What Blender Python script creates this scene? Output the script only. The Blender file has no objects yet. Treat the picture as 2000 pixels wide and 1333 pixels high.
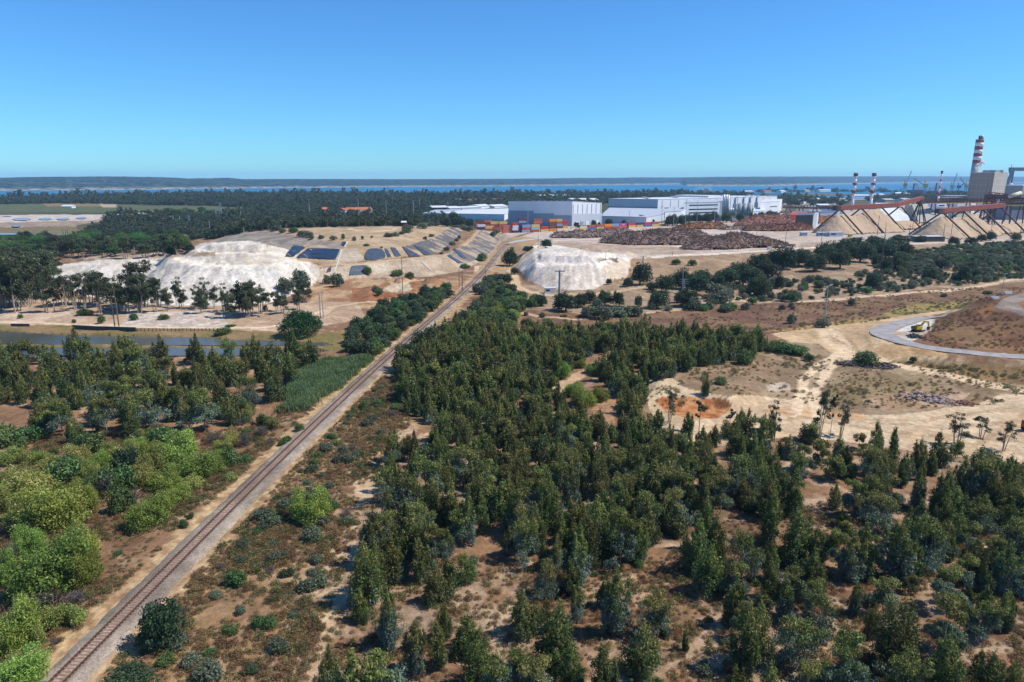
import bpy, math, random
import numpy as np
from mathutils import Vector, Matrix
from math import radians as R, sin, cos, pi, tan, atan2, sqrt

# ---------------------------------------------------------------- camera, sky, sun, exposure
SC = bpy.context.scene
COL = SC.collection
H = 60.0                       # drone height above the plain
PITCH = R(13.4)
FPX = 1333.333                 # focal length in pixels of the 2000 px wide photograph
SUN_EL, SUN_AZ = R(53), R(92.5)  # azimuth clockwise from +Y
cd = bpy.data.cameras.new('camera'); cam = bpy.data.objects.new('camera', cd); COL.objects.link(cam)
HAZE = 6e-5
cam.location = (0, 0, H); cam.rotation_euler = (pi/2 - PITCH, 0, 0)
cd.sensor_width = 36; cd.lens = 24; cd.clip_start = 1; cd.clip_end = 60000
SC.camera = cam
W = bpy.data.worlds.new('World'); SC.world = W; W.use_nodes = True
wn = W.node_tree.nodes; wl = W.node_tree.links
sky = wn.new('ShaderNodeTexSky'); sky.sky_type = 'NISHITA'; sky.sun_disc = False
sky.sun_elevation = SUN_EL; sky.sun_rotation = SUN_AZ; sky.altitude = 60
sky.air_density = 1.0; sky.dust_density = 0.0; sky.ozone_density = 1.0
bg = wn['Background']; bg.inputs['Strength'].default_value = 0.08
tint = wn.new('ShaderNodeMix'); tint.data_type = 'RGBA'; tint.blend_type = 'MULTIPLY'; tint.inputs[0].default_value = 1; tint.inputs[7].default_value = (.385, .87, 1.40, 1)
wl.new(sky.outputs[0], tint.inputs[6]); wl.new(tint.outputs[2], bg.inputs['Color'])
sl = bpy.data.lights.new('sun', 'SUN'); sun = bpy.data.objects.new('sun', sl); COL.objects.link(sun)
sl.energy = 3.75; sl.angle = R(0.5); sl.color = (1.0, 0.955, 0.88)
SUND = Vector((cos(SUN_EL)*sin(SUN_AZ), cos(SUN_EL)*cos(SUN_AZ), sin(SUN_EL)))
sun.rotation_euler = SUND.to_track_quat('Z', 'Y').to_euler(); sun.location = (300, 0, 400)
SC.view_settings.view_transform = 'Standard'; SC.view_settings.look = 'None'
SC.view_settings.gamma = 1; SC.view_settings.exposure = 0.5
SC.cycles.max_bounces = 6; SC.cycles.diffuse_bounces = 4; SC.cycles.glossy_bounces = 2
SC.cycles.transmission_bounces = 3; SC.cycles.volume_bounces = 3; SC.cycles.transparent_max_bounces = 4
SC.cycles.caustics_reflective = False; SC.cycles.caustics_refractive = False

# ---------------------------------------------------------------- projection helpers
cT, sT = cos(PITCH), sin(PITCH)
def row_tan(py):
    yc = (666.5-np.asarray(py, float))/FPX
    return (sT-yc*cT)/(cT+yc*sT)
def col_u(px, py):
    yc = (666.5-np.asarray(py, float))/FPX
    return (np.asarray(px, float)-1000)/FPX/(cT+yc*sT)
def PW(px, py, z=0.0):
    """point of the plane at height z seen at a pixel of the photograph"""
    y = (H-z)/row_tan(py); return np.stack([col_u(px, py)*y, y], -1)
def project(x, y, z):
    zc = y*cT-(z-H)*sT; yc = y*sT+(z-H)*cT
    zc = np.maximum(zc, 1e-3)
    return 1000+FPX*x/zc, 666.5-FPX*yc/zc
def zrow(py, y):
    """height seen at a pixel row at distance y"""
    return H-y*float(row_tan(py))
def pxm(x, y, z=0): return FPX/(y*cT-(z-H)*sT)   # pixels per metre there

def hash2(ix, iy, s):
    h = (ix.astype(np.int64)*374761393+iy.astype(np.int64)*668265263+s*1442695041) & 0xffffffff
    h = ((h ^ (h >> 13))*1274126177) & 0xffffffff
    return ((h ^ (h >> 16)) & 0xffff)/65535.0
def vnoise(x, y, s=0):
    x = np.asarray(x, float); y = np.asarray(y, float)
    ix = np.floor(x); iy = np.floor(y); fx = x-ix; fy = y-iy
    fx = fx*fx*(3-2*fx); fy = fy*fy*(3-2*fy)
    a = hash2(ix, iy, s); b = hash2(ix+1, iy, s); c = hash2(ix, iy+1, s); d = hash2(ix+1, iy+1, s)
    return (a*(1-fx)+b*fx)*(1-fy)+(c*(1-fx)+d*fx)*fy
def fbm(x, y, s=0, o=4):
    t = 0; a = 0.5; n = 0
    for k in range(o):
        t = t+a*vnoise(x*2**k, y*2**k, s+k*17); n += a; a *= 0.5
    return t/n
def sstep(a, b, x): t = np.clip((x-a)/(b-a), 0, 1); return t*t*(3-2*t)

def inside(P, x, y):
    r = np.zeros(np.shape(x), bool); n = len(P)
    for i in range(n):
        x0, y0 = P[i]; x1, y1 = P[(i+1) % n]
        if y0 == y1: continue
        c = (y0 > y) != (y1 > y)
        r ^= c & (x < (x1-x0)*(y-y0)/(y1-y0)+x0)
    return r
def segdist(P, x, y, closed=True):
    d = np.full(np.shape(x), 1e18); n = len(P)
    for i in range(n if closed else n-1):
        x0, y0 = P[i]; x1, y1 = P[(i+1) % n]
        vx, vy = x1-x0, y1-y0; L = vx*vx+vy*vy+1e-12
        t = np.clip(((x-x0)*vx+(y-y0)*vy)/L, 0, 1)
        d = np.minimum(d, (x-x0-t*vx)**2+(y-y0-t*vy)**2)
    return np.sqrt(d)

# ---------------------------------------------------------------- terrain
YARD = 5.0
def CP(z, *pts):
    """a contour: pixels at height z, or ('w', x, y) world points"""
    o = []
    for p in pts:
        o.append((p[1], p[2]) if p[0] == 'w' else tuple(PW(p[0], p[1], z)))
    return np.array(o)
FEATS = []
def feat(mode, *cs): FEATS.append((mode, [(z, CP(z, *pts)) for z, pts in cs]))
# raised log yard / works plateau
feat('max', (0.0, [(985, 500), (1010, 540), (1130, 545), (1230, 528), (1330, 530), (1450, 532), (1560, 560), (1700, 592), (1900, 575), (2150, 560), ('w', 900, 420), ('w', 2600, 1500), ('w', 1500, 2280), ('w', -20, 1900), ('w', -150, 1200), ('w', -45, 800)]),
     (YARD, [(1012, 478), (1040, 490), (1100, 500), (1230, 503), (1300, 501), (1450, 494), (1560, 487), (1700, 482), (1850, 477), (2100, 472), ('w', 900, 640), ('w', 2300, 1500), ('w', 1400, 2000), ('w', 40, 1800), ('w', -60, 1200), ('w', -15, 790)]))
# old landfill mound in tiers
feat('max', (0.0, [(430, 575), (520, 570), (620, 556), (730, 542), (840, 539), (900, 528), (935, 512), (958, 496), (972, 482), (983, 466), (988, 456), ('w', -90, 840), ('w', -230, 800), ('w', -330, 700), ('w', -290, 560), ('w', -190, 430)]),
     (8.0, [(560, 530), (620, 524), (700, 515), (780, 508), (868, 500), (903, 480), (930, 462), (948, 450), ('w', -100, 780), ('w', -240, 740), ('w', -290, 640), ('w', -230, 500)]),
     (8.3, [(560, 520), (640, 518), (700, 510), (760, 505), (850, 496), (885, 478), (908, 462), (925, 448), ('w', -105, 765), ('w', -235, 725), ('w', -280, 635), ('w', -210, 500)]),
     (14.0, [(485, 458), (560, 474), (640, 484), (700, 487), (760, 483), (800, 478), (850, 462), (880, 443), ('w', -120, 720), ('w', -220, 690), ('w', -250, 640)]),
     (14.3, [(500, 456), (565, 471), (645, 480), (700, 483), (760, 479), (797, 474), (841, 460), (870, 444), ('w', -123, 712), ('w', -216, 682), ('w', -243, 635)]),
     (16.3, [(535, 450), (590, 461), (640, 469), (678, 472), (740, 470), (795, 461), (832, 450), (850, 443), ('w', -135, 660), ('w', -205, 640)]),
     (18.6, [(600, 449), (660, 453), (740, 452), (795, 447), ('w', -140, 610), ('w', -175, 605)]))
# white spoil heap on the left
feat('max', (0.0, [(265, 590), (400, 595), (520, 590), (590, 572), (635, 548), (655, 520), ('w', -150, 530), ('w', -260, 530), (290, 505)]),
     (13.0, [(325, 514), (400, 523), (480, 525), (545, 524), (578, 513), (592, 499), ('w', -140, 500), ('w', -235, 500), (340, 494)]),
     (13.4, [(348, 506), (385, 512), (430, 517), (490, 517), (535, 515), (562, 506), (578, 497), ('w', -145, 494), ('w', -222, 490), (356, 493)]),
     (17.0, [(382, 494), (410, 497), (450, 497), (500, 498), (526, 496), (544, 489), ('w', -155, 470), ('w', -205, 468), (384, 487)]),
     (17.3, [(390, 489), (418, 493), (455, 492), (500, 494), (520, 491), (537, 485), ('w', -158, 466), ('w', -200, 464), (394, 484)]),
     (20.6, [(408, 479), (440, 481), (480, 479), (508, 481), (524, 479), (520, 474), (480, 471), (440, 471)]))
feat('max', (0.0, [(92, 538), (150, 572), (250, 588), (360, 590), (385, 498), (150, 505), (90, 522)]),
     (6.0, [(150, 517), (200, 522), (260, 526), (330, 530), (345, 506), (320, 500), (230, 503)]))
feat('max', (0.0, [(165, 522), (200, 515), (330, 514), (440, 511), (440, 486), (330, 486), (190, 494)]),
     (3.6, [(203, 503), (330, 499), (400, 497), (400, 495), (330, 495), (213, 500)]))
# white spoil heap on the right
feat('max', (0.0, [(998, 524), (1023, 548), (1056, 561), (1110, 567), (1160, 563), (1198, 551), (1245, 548), (1280, 522), (1275, 503), ('w', 112, 520), ('w', 60, 560), ('w', 5, 550), (1004, 498)]),
     (9.4, [(1046, 517), (1064, 518), (1120, 519), (1165, 517), (1195, 511), (1220, 503), ('w', 84, 490), ('w', 60, 515), ('w', 16, 512), (1042, 499)]),
     (9.7, [(1054, 511), (1068, 512), (1120, 514), (1158, 512), (1186, 507), (1206, 501), ('w', 79, 488), ('w', 60, 508), ('w', 19, 505), (1048, 498)]),
     (12.2, [(1060, 502), (1080, 503), (1115, 504), (1140, 502), (1172, 498), (1186, 494), (1180, 490), (1080, 488), (1056, 494)]))
# road embankment and the dark spur above it
feat('max', (0.0, [(1560, 650), (1630, 674), (1700, 698), (1760, 708), (1850, 719), (2000, 730), (2250, 748), ('w', 330, 200), ('w', 360, 330), (1900, 602), (1750, 620), (1650, 634)]),
     (3.0, [(1708, 643), (1717, 659), (1756, 678), (1850, 694), (2000, 705), (2250, 721), ('w', 300, 225), ('w', 330, 300), (1900, 614), (1760, 629)]))
feat('add', (0.0, [(1795, 664), (1820, 676), (1870, 683), (1940, 690), (2010, 694), (2250, 714), ('w', 340, 215), ('w', 370, 330), (2060, 590), (1960, 590), (1880, 606), (1838, 620)]),
     (8.5, [(1926, 597), (1945, 606), (1975, 618), (2010, 632), ('w', 260, 236), ('w', 310, 250), ('w', 310, 310), (2060, 585), (1980, 580), (1940, 589)]),
     (9.0, [(1985, 590), (2020, 610), ('w', 280, 260), ('w', 290, 290), (2080, 592)]))
# cut bank of the orange borrow pit
feat('max', (0.0, [(1250, 806), (1275, 802), (1300, 798), (1345, 799), (1400, 798), (1432, 803), (1475, 792), (1520, 770), (1520, 715), (1400, 705), (1270, 712), (1240, 745)]),
     (2.6, [(1264, 778), (1280, 775), (1300, 771), (1345, 772), (1400, 770), (1422, 775), (1440, 765), (1440, 745), (1340, 735), (1290, 742)]))
SEA_Z = -1.5
SEA = [np.array(p, float) for p in [
    [(-400, 387.5), (0, 387), (60, 386), (150, 382.5), (300, 381), (420, 380), (600, 379), (850, 379), (1050, 380), (1300, 381), (1480, 379), (1600, 377), (1680, 378.5), (1760, 379), (1900, 379), (2400, 379), (2400, 352), (-400, 352)],
    [(1480, 381.5), (1620, 382.5), (1660, 382), (1760, 386), (1770, 390), (1700, 391.5), (1560, 391.5), (1480, 392)]]]
POND = [np.array(p, float) for p in [
    [(-400, 638), (0, 645), (30, 647), (120, 652), (260, 655), (400, 658), (440, 662), (540, 664), (630, 668), (650, 673), (600, 676), (470, 675), (300, 674), (140, 673), (-400, 671)],
    [(-400, 675), (0, 676.5), (140, 677.5), (400, 678), (480, 678.5), (600, 680), (640, 685), (600, 694), (470, 695), (-400, 694)]]]
TRK = np.array([(-57, 45), (-55.4, 71.6), (-51.6, 130), (-48.0, 173), (-42.8, 226), (-36.9, 276), (-31.2, 322), (-24.2, 386), (-18.3, 450), (-11.5, 545), (-5.5, 600), (2, 650), (16, 705), (40, 760)])
def trk_x(y):
    y = np.asarray(y, float); n = len(TRK)
    m = np.gradient(TRK[:, 0], TRK[:, 1])
    i = np.clip(np.searchsorted(TRK[:, 1], y)-1, 0, n-2)
    h = TRK[i+1, 1]-TRK[i, 1]; t = np.clip((y-TRK[i, 1])/h, 0, 1)
    return ((2*t**3-3*t**2+1)*TRK[i, 0]+(t**3-2*t**2+t)*h*m[i]+(-2*t**3+3*t**2)*TRK[i+1, 0]+(t**3-t**2)*h*m[i+1])
def HT(x, y):
    x = np.asarray(x, float); y = np.asarray(y, float); sh = x.shape
    x = x.ravel(); y = y.ravel()
    z = np.zeros_like(x); add = np.zeros_like(x); flat = np.zeros_like(x)
    for mode, cs in FEATS:
        B = cs[0][1]; bb = (x > B[:, 0].min()) & (x < B[:, 0].max()) & (y > B[:, 1].min()) & (y < B[:, 1].max())
        ix = np.nonzero(bb)[0]
        if not len(ix): continue
        ix = ix[inside(B, x[ix], y[ix])]
        if not len(ix): continue
        hh = np.full(len(ix), cs[-1][0]); cur = np.arange(len(ix))
        for k in range(len(cs)):
            xs, ys = x[ix[cur]], y[ix[cur]]
            if k+1 < len(cs):
                ins = inside(cs[k+1][1], xs, ys)
                out = cur[~ins]; xo, yo = xs[~ins], ys[~ins]
                d0 = segdist(cs[k][1], xo, yo); d1 = segdist(cs[k+1][1], xo, yo)
                hh[out] = cs[k][0]+(cs[k+1][0]-cs[k][0])*d0/(d0+d1+1e-9)
                cur = cur[ins]
                if not len(cur): break
        if mode == 'max': z[ix] = np.maximum(z[ix], hh)
        else: add[ix] += hh
    z = z+add
    td = np.abs(x-trk_x(y))
    w = sstep(5, 18, td)*(1-sstep(900, 1500, y))
    rough = (fbm(x/14, y/14, 3)-.5)*1.5+(fbm(x/3.3, y/3.3, 9, 3)-.5)*.5
    z = z+rough*w*np.where(z > 4.5, .45, 1)
    for k in (2, 3, 5):   # gullied flanks of the white heaps
        B = FEATS[k][1][0][1]; bb = (x > B[:, 0].min()) & (x < B[:, 0].max()) & (y > B[:, 1].min()) & (y < B[:, 1].max()); ix = np.nonzero(bb)[0]
        if len(ix):
            ix = ix[inside(B, x[ix], y[ix])]
            if len(ix):
                e = np.minimum(segdist(B, x[ix], y[ix])/6, 1); cx, cy = B[:, 0].mean(), B[:, 1].mean()
                an = np.arctan2(y[ix]-cy, x[ix]-cx); rr = np.hypot(x[ix]-cx, y[ix]-cy)
                z[ix] += e*((.5-np.abs(fbm(an*9, rr/60, 83, 3)-.5)*4)*(.9 if k == 5 else .5)+(fbm(x[ix]/17, y[ix]/17, 85, 3)-.5)*(1.6 if k == 5 else 2.2)+(fbm(x[ix]/5, y[ix]/5, 84, 3)-.5)*1.9)
    # lower ground beside the line, where the left hand scrub lies
    z -= .9*sstep(6, 16, trk_x(y)-x)*(1-sstep(190, 240, y))
    # broken red diggings below the landfill
    D = PW(np.array([690, 740, 830, 900, 880, 760, 690]), np.array([570, 545, 543, 556, 575, 590, 590]))
    bb = inside(D, x, y)
    if bb.any():
        e = np.minimum(segdist(D, x[bb], y[bb])/8, 1)
        z[bb] += e*(np.abs(fbm(x[bb]/13, y[bb]/13, 31)-.5)*13-.5)
    nearf = y < 420
    if nearf.any():
        px, py = project(x[nearf], y[nearf], 0*x[nearf])
        for P in POND:
            m = inside(P, px, py); zz = z[nearf]; zz[m] = -2.2; z[nearf] = zz
    farf = y > 1300
    if farf.any():
        px, py = project(x[farf], y[farf], 0*x[farf])
        zz = z[farf]
        for P in SEA:
            zz[inside(P, px, py)] = -5
        z[farf] = zz
    return z.reshape(sh)
def hit(px, py, far=1500):
    """first point of the terrain seen at each pixel"""
    px = np.atleast_1d(np.asarray(px, float)); py = np.atleast_1d(np.asarray(py, float))
    out = np.zeros((len(px), 3))
    ys = np.geomspace(45, far, 700)
    for a in range(0, len(px), 400):
        u = col_u(px[a:a+400], py[a:a+400])[:, None]; t = row_tan(py[a:a+400])[:, None]
        Y = np.repeat(ys[None], len(u), 0); zr = H-Y*t; zt = HT(u*Y, Y)
        below = zr <= zt; k = np.argmax(below, 1); k = np.where(below.any(1), k, len(ys)-1); k = np.maximum(k, 1)
        r = np.arange(len(u)); d0 = (zr-zt)[r, k-1]; d1 = (zr-zt)[r, k]
        f = np.clip(d0/np.where(abs(d0-d1) < 1e-9, 1e-9, d0-d1), 0, 1)
        y = ys[k-1]+(ys[k]-ys[k-1])*f
        out[a:a+400, 0] = u[:, 0]*y; out[a:a+400, 1] = y; out[a:a+400, 2] = HT(u[:, 0]*y, y)
    return out
def hit1(px, py): return hit([px], [py])[0]

# ---------------------------------------------------------------- mesh and material helpers
def nmat(name):
    m = bpy.data.materials.new(name); m.use_nodes = True
    return m, m.node_tree.nodes, m.node_tree.links, m.node_tree.nodes['Principled BSDF']
def mix(N, L, a, b, fac=None, kind='MIX', f=.5):
    n = N.new('ShaderNodeMix'); n.data_type = 'RGBA'; n.blend_type = kind
    n.inputs[0].default_value = f
    if fac is not None: L.new(fac, n.inputs[0])
    for s, v in ((6, a), (7, b)):
        if hasattr(v, 'is_output'): L.new(v, n.inputs[s])
        else: n.inputs[s].default_value = (*v, 1)
    return n.outputs[2]
def ramp(N, L, src, a, b, lo=0., hi=1.):
    n = N.new('ShaderNodeMapRange'); n.inputs[1].default_value = a; n.inputs[2].default_value = b
    n.inputs[3].default_value = lo; n.inputs[4].default_value = hi
    L.new(src, n.inputs[0]); return n.outputs[0]
def noise(N, L, vec, scale, det=4, rough=.55):
    n = N.new('ShaderNodeTexNoise'); n.inputs['Scale'].default_value = scale
    n.inputs['Detail'].default_value = det; n.inputs['Roughness'].default_value = rough
    if vec is not None: L.new(vec, n.inputs['Vector'])
    return n.outputs['Fac']
def worldpos(N): return N.new('ShaderNodeNewGeometry').outputs['Position']
MATS = {}
def mat(name, c, rough=.7, var=.18, scale=.35, metal=0., spec=.3, rust=None, streak=False):
    """plain paint / metal / concrete with uneven weathering"""
    if name in MATS: return MATS[name]
    m, N, L, P = nmat(name); MATS[name] = m
    pos = worldpos(N)
    if streak:
        mp = N.new('ShaderNodeMapping'); mp.inputs['Scale'].default_value = (1, 1, .12); L.new(pos, mp.inputs[0]); pos = mp.outputs[0]
    f = noise(N, L, pos, scale, 5, .6)
    v = ramp(N, L, f, .3, .7, 1-var, 1+var*.6)
    hv = N.new('ShaderNodeHueSaturation'); hv.inputs['Color'].default_value = (*c, 1); L.new(v, hv.inputs['Value'])
    col = hv.outputs[0]
    if rust:
        f2 = noise(N, L, pos, scale*3.1, 6, .7)
        col = mix(N, L, col, rust, ramp(N, L, f2, .56, .7, 0, .8))
    L.new(col, P.inputs['Base Color']); P.inputs['Roughness'].default_value = rough
    P.inputs['Metallic'].default_value = metal; P.inputs['Specular IOR Level'].default_value = spec
    return m

class MB:
    def __init__(s): s.v = []; s.f = []
    def add(s, vs, fs):
        o = len(s.v); s.v += [tuple(map(float, p)) for p in vs]; s.f += [tuple(i+o for i in f) for f in fs]; return s
    def box(s, c, d, rz=0., M=None):
        x, y, z = d[0]/2, d[1]/2, d[2]/2; ca, sa = cos(rz), sin(rz); vs = []
        for a, b, e in ((-x, -y, -z), (x, -y, -z), (x, y, -z), (-x, y, -z), (-x, -y, z), (x, -y, z), (x, y, z), (-x, y, z)):
            vs.append((c[0]+a*ca-b*sa, c[1]+a*sa+b*ca, c[2]+e))
        return s.add(vs, [(0, 3, 2, 1), (4, 5, 6, 7), (0, 1, 5, 4), (1, 2, 6, 5), (2, 3, 7, 6), (3, 0, 4, 7)])
    def prism(s, poly, z0, z1):
        n = len(poly); a = [z0]*n if np.isscalar(z0) else z0; b = [z1]*n if np.isscalar(z1) else z1
        vs = [(p[0], p[1], a[i]) for i, p in enumerate(poly)]+[(p[0], p[1], b[i]) for i, p in enumerate(poly)]
        return s.add(vs, [tuple(range(n))[::-1], tuple(range(n, 2*n))]+[(i, (i+1) % n, n+(i+1) % n, n+i) for i in range(n)])
    def tube(s, pts, rs, n=8, cap=True):
        pts = [Vector(p) for p in pts]
        if np.isscalar(rs): rs = [rs]*len(pts)
        vs = []; fs = []
        for i, p in enumerate(pts):
            d = (pts[min(i+1, len(pts)-1)]-pts[max(i-1, 0)]).normalized()
            a = d.orthogonal().normalized() if abs(d.z) > .99 else d.cross(Vector((0, 0, 1))).normalized()
            b = d.cross(a)
            for k in range(n):
                t = 2*pi*k/n+.3; vs.append(p+(a*cos(t)+b*sin(t))*rs[i])
        for i in range(len(pts)-1):
            for k in range(n): fs.append((i*n+k, i*n+(k+1) % n, (i+1)*n+(k+1) % n, (i+1)*n+k))
        if cap: fs += [tuple(range(n))[::-1], tuple(range(len(vs)-n, len(vs)))]
        return s.add(vs, fs)
    def beam(s, p, q, w, h):
        p, q = Vector(p), Vector(q); d = (q-p).normalized()
        a = Vector((1, 0, 0)) if abs(d.z) > .98 else d.cross(Vector((0, 0, 1))).normalized()
        b = a.cross(d).normalized(); vs = []
        for e in (p, q):
            for i, j in ((-1, -1), (1, -1), (1, 1), (-1, 1)): vs.append(e+a*w/2*i+b*h/2*j)
        return s.add(vs, [(0, 1, 2, 3), (7, 6, 5, 4), (0, 4, 5, 1), (1, 5, 6, 2), (2, 6, 7, 3), (3, 7, 4, 0)])
    def build(s, name, m, parent=None, smooth=False):
        org = Vector(parent.matrix_basis.translation) if parent else Vector()
        if parent is not None and parent.parent is not None: org = org+Vector(parent.parent.matrix_basis.translation)
        me = bpy.data.meshes.new(name)
        me.from_pydata([(p[0]-org[0], p[1]-org[1], p[2]-org[2]) for p in s.v], [], s.f); me.update()
        if smooth: me.polygons.foreach_set('use_smooth', [True]*len(me.polygons))
        if m: me.materials.append(m)
        o = bpy.data.objects.new(name, me); COL.objects.link(o)
        if parent: o.parent = parent
        return o
def tag(o, label=None, cat=None, group=None, kind=None):
    if label: o['label'] = label
    if cat: o['category'] = cat
    if group: o['group'] = group
    if kind: o['kind'] = kind
    return o
def thing(name, label, cat, loc=(0, 0, 0), group=None, rz=0.):
    o = bpy.data.objects.new(name, None); COL.objects.link(o); o.location = loc; o.rotation_euler = (0, 0, rz)
    o.empty_display_size = .5
    return tag(o, label, cat, group)
def npmesh(name, v, q, m=None, cols=None, dom='POINT', attr='leafcol', smooth=False):
    """quad mesh straight from arrays"""
    me = bpy.data.meshes.new(name); n = len(q)
    me.vertices.add(len(v)); me.vertices.foreach_set('co', np.ascontiguousarray(v, np.float32).ravel())
    me.loops.add(n*4); me.loops.foreach_set('vertex_index', np.ascontiguousarray(q, np.int32).ravel())
    me.polygons.add(n); me.polygons.foreach_set('loop_start', np.arange(0, n*4, 4, dtype=np.int32))
    if smooth: me.polygons.foreach_set('use_smooth', np.ones(n, bool))
    me.update(calc_edges=True)
    if cols is not None:
        a = me.attributes.new(attr, 'FLOAT_COLOR', dom)
        c = np.ones((len(cols), 4), np.float32); c[:, :3] = cols; a.data.foreach_set('color', c.ravel())
    if m: me.materials.append(m)
    return me
# ---------------------------------------------------------------- ground: one sheet to the horizon
rows = np.concatenate([np.arange(1500, 700, -2.0), np.arange(700, 353, -1.0), [352, 351, 350.2]])
gy = np.concatenate([[34, 38, 42, 46, 50, 54], H/row_tan(rows)])
gy = np.sort(gy[gy > 0]); gy = np.concatenate([gy, [60000.0]])
gu = np.linspace(-1.12, 1.12, 1060)
GU, GY = np.meshgrid(gu, gy); GX = GU*GY
GZ = HT(GX, GY)
GPX, GPY = project(GX, GY, GZ)
gcol = np.zeros(GX.shape+(3,)); gveg = np.full(GX.shape, .55)
n1 = fbm(GX/9, GY/9, 1); n2 = fbm(GX/38, GY/38, 2); n3 = fbm(GX/2.6, GY/2.6, 4, 3); n4 = fbm(GX/160, GY/160, 8)
def lerp(a, b, t): return np.asarray(a)*(1-t[..., None])+np.asarray(b)*t[..., None]
SOIL, PALE, HEATH, RED = (.225, .135, .082), (.37, .265, .18), (.125, .072, .046), (.25, .115, .06)
near = lerp(SOIL, PALE, sstep(.50, .64, n1*.45+n3*.55)*.9)
near = lerp(near, HEATH, sstep(.52, .64, n2*.4+fbm(GX/6, GY/6, 77)*.6)*.75)
far = lerp((.05, .062, .036), (.10, .095, .055), sstep(.4, .65, n4))
t = sstep(640, 900, GY)
gcol[:] = near*(1-t[..., None])+far*t[..., None]
def paint(poly, c, warp=5, c2=None, veg=None, a=1., nz=n1, scale=12., th=(.4, .62)):
    P = np.array(poly, float); B = (P.min(0)-3*warp-4, P.max(0)+3*warp+4)
    m = (GPX > B[0][0]) & (GPX < B[1][0]) & (GPY > B[0][1]) & (GPY < B[1][1])
    if not m.any(): return
    px, py, x, y = GPX[m], GPY[m], GX[m], GY[m]
    if warp:
        s = scale*np.maximum(1, y/200)
        px = px+(fbm(x/s, y/s, 51)-.5)*warp*4.4; py = py+(fbm(x/s, y/s, 52)-.5)*warp*2.4
    i = inside(P, px, py).astype(float)*a
    col = np.broadcast_to(np.array(c, float), (len(px), 3))
    if c2 is not None: col = lerp(c, c2, sstep(th[0], th[1], nz[m]))
    g = gcol[m]; gcol[m] = g*(1-i[:, None])+col*i[:, None]
    if veg is not None: v = gveg[m]; v[i > .1] = veg; gveg[m] = v
def path(pix, w, c, c2=None, rag=.35, veg=.1, zc=None, a=1., twin=False):
    """a worn track on the ground, width in metres"""
    pts = hit([p[0] for p in pix], [p[1] for p in pix]) if zc is None else PW(np.array([p[0] for p in pix], float), np.array([p[1] for p in pix], float), zc)
    P = pts[:, :2]; lo = P.min(0)-w*2; hi = P.max(0)+w*2
    m = (GX > lo[0]) & (GX < hi[0]) & (GY > lo[1]) & (GY < hi[1])
    if not m.any(): return
    x, y = GX[m], GY[m]
    d = segdist(P, x, y, False)+(fbm(x/(w*1.3), y/(w*1.3), 61)-.5)*w*rag*2
    i = 1-sstep(w*.42, w*.6, d)
    if twin: i = i*(1-.75*(1-sstep(w*.08, w*.16, d)))
    i = i*a
    col = np.broadcast_to(np.array(c, float), (len(x), 3)) if c2 is None else lerp(c, c2, sstep(.4, .62, n3[m]))
    g = gcol[m]; gcol[m] = g*(1-i[:, None])+col*i[:, None]
    v = gveg[m]; gveg[m] = v*(1-i)+veg*i
TRACKS = []
TAN, CREAM, SAND, WHITE, DRY = (.45, .325, .20), (.62, .49, .345), (.52, .42, .31), (.60, .575, .54), (.33, .225, .125)
# -- far left: fields, salt pans
paint([(-300, 383), (140, 382), (420, 381), (420, 384), (200, 384), (0, 391), (-300, 392)], (.40, .36, .28), 1, veg=.1)
paint([(-300, 396), (150, 399), (280, 402), (400, 403), (480, 407), (470, 414), (380, 420), (215, 416), (-300, 413)], (.075, .105, .05), 2, c2=(.10, .115, .06), veg=.3)
paint([(85, 399), (150, 397), (230, 401), (180, 404), (90, 404)], (.21, .16, .08), 1, veg=.1)
paint([(195, 399), (226, 399), (228, 405), (198, 405)], (.38, .31, .22), .6, veg=.1)
paint([(0, 391), (50, 392), (52, 396), (0, 395)], (.42, .36, .28), .6, veg=.1)
paint([(-300, 419), (205, 420), (225, 424), (190, 434), (150, 440), (120, 470), (-300, 480)], (.25, .20, .16), 2, c2=(.33, .27, .22), veg=.2)
paint([(-300, 420), (205, 420), (225, 424), (180, 431), (0, 435), (-300, 436)], (.42, .38, .35), 1.5, c2=(.50, .46, .43), veg=.05)
paint([(-300, 446), (150, 443), (150, 452), (-300, 455)], (.17, .14, .075), 2, veg=.3)
paint([(-300, 455), (140, 452), (130, 480), (-300, 485)], (.13, .135, .095), 2, c2=(.18, .17, .13), veg=.3)
# -- town and works land
paint([(1480, 372), (2300, 372), (2300, 379), (1480, 378)], (.16, .13, .09), 1, c2=(.30, .26, .2), veg=.2)
paint([(1480, 381), (1770, 385), (1770, 391), (1480, 392)], (.3, .27, .22), 1, veg=.2)
paint([(930, 458), (990, 447), (1200, 440), (1320, 434), (1480, 425), (1600, 405), (2400, 380), (2400, 470), (1850, 478), (1700, 483), (1560, 488), (1450, 495), (1300, 502), (1230, 504), (1100, 501), (1000, 480), (985, 470)], (.40, .33, .285), 3, c2=(.48, .41, .36), veg=.08)
paint([(1490, 392), (1640, 394), (1640, 410), (1560, 414), (1490, 410)], (.2, .17, .14), 2, c2=(.33, .29, .25), veg=.2)
paint([(1040, 478), (1200, 472), (1400, 490), (1300, 498), (1150, 490), (1060, 488)], (.33, .255, .20), 3, c2=(.42, .34, .28), veg=.15)
paint([(1560, 474), (1700, 472), (1760, 478), (1640, 484), (1560, 484)], (.33, .25, .195), 2, c2=(.40, .32, .26), veg=.15)
path([(1225, 503), (1300, 500), (1400, 496), (1520, 489), (1600, 483), (1700, 478), (1800, 476)], 7, (.60, .54, .48), rag=.15)
path([(1085, 470), (1200, 467), (1300, 473), (1350, 489)], 5, (.58, .52, .46), rag=.2)
path([(1230, 453), (1330, 448), (1400, 455), (1520, 452), (1620, 449)], 8, (.56, .50, .45), rag=.2)
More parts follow.
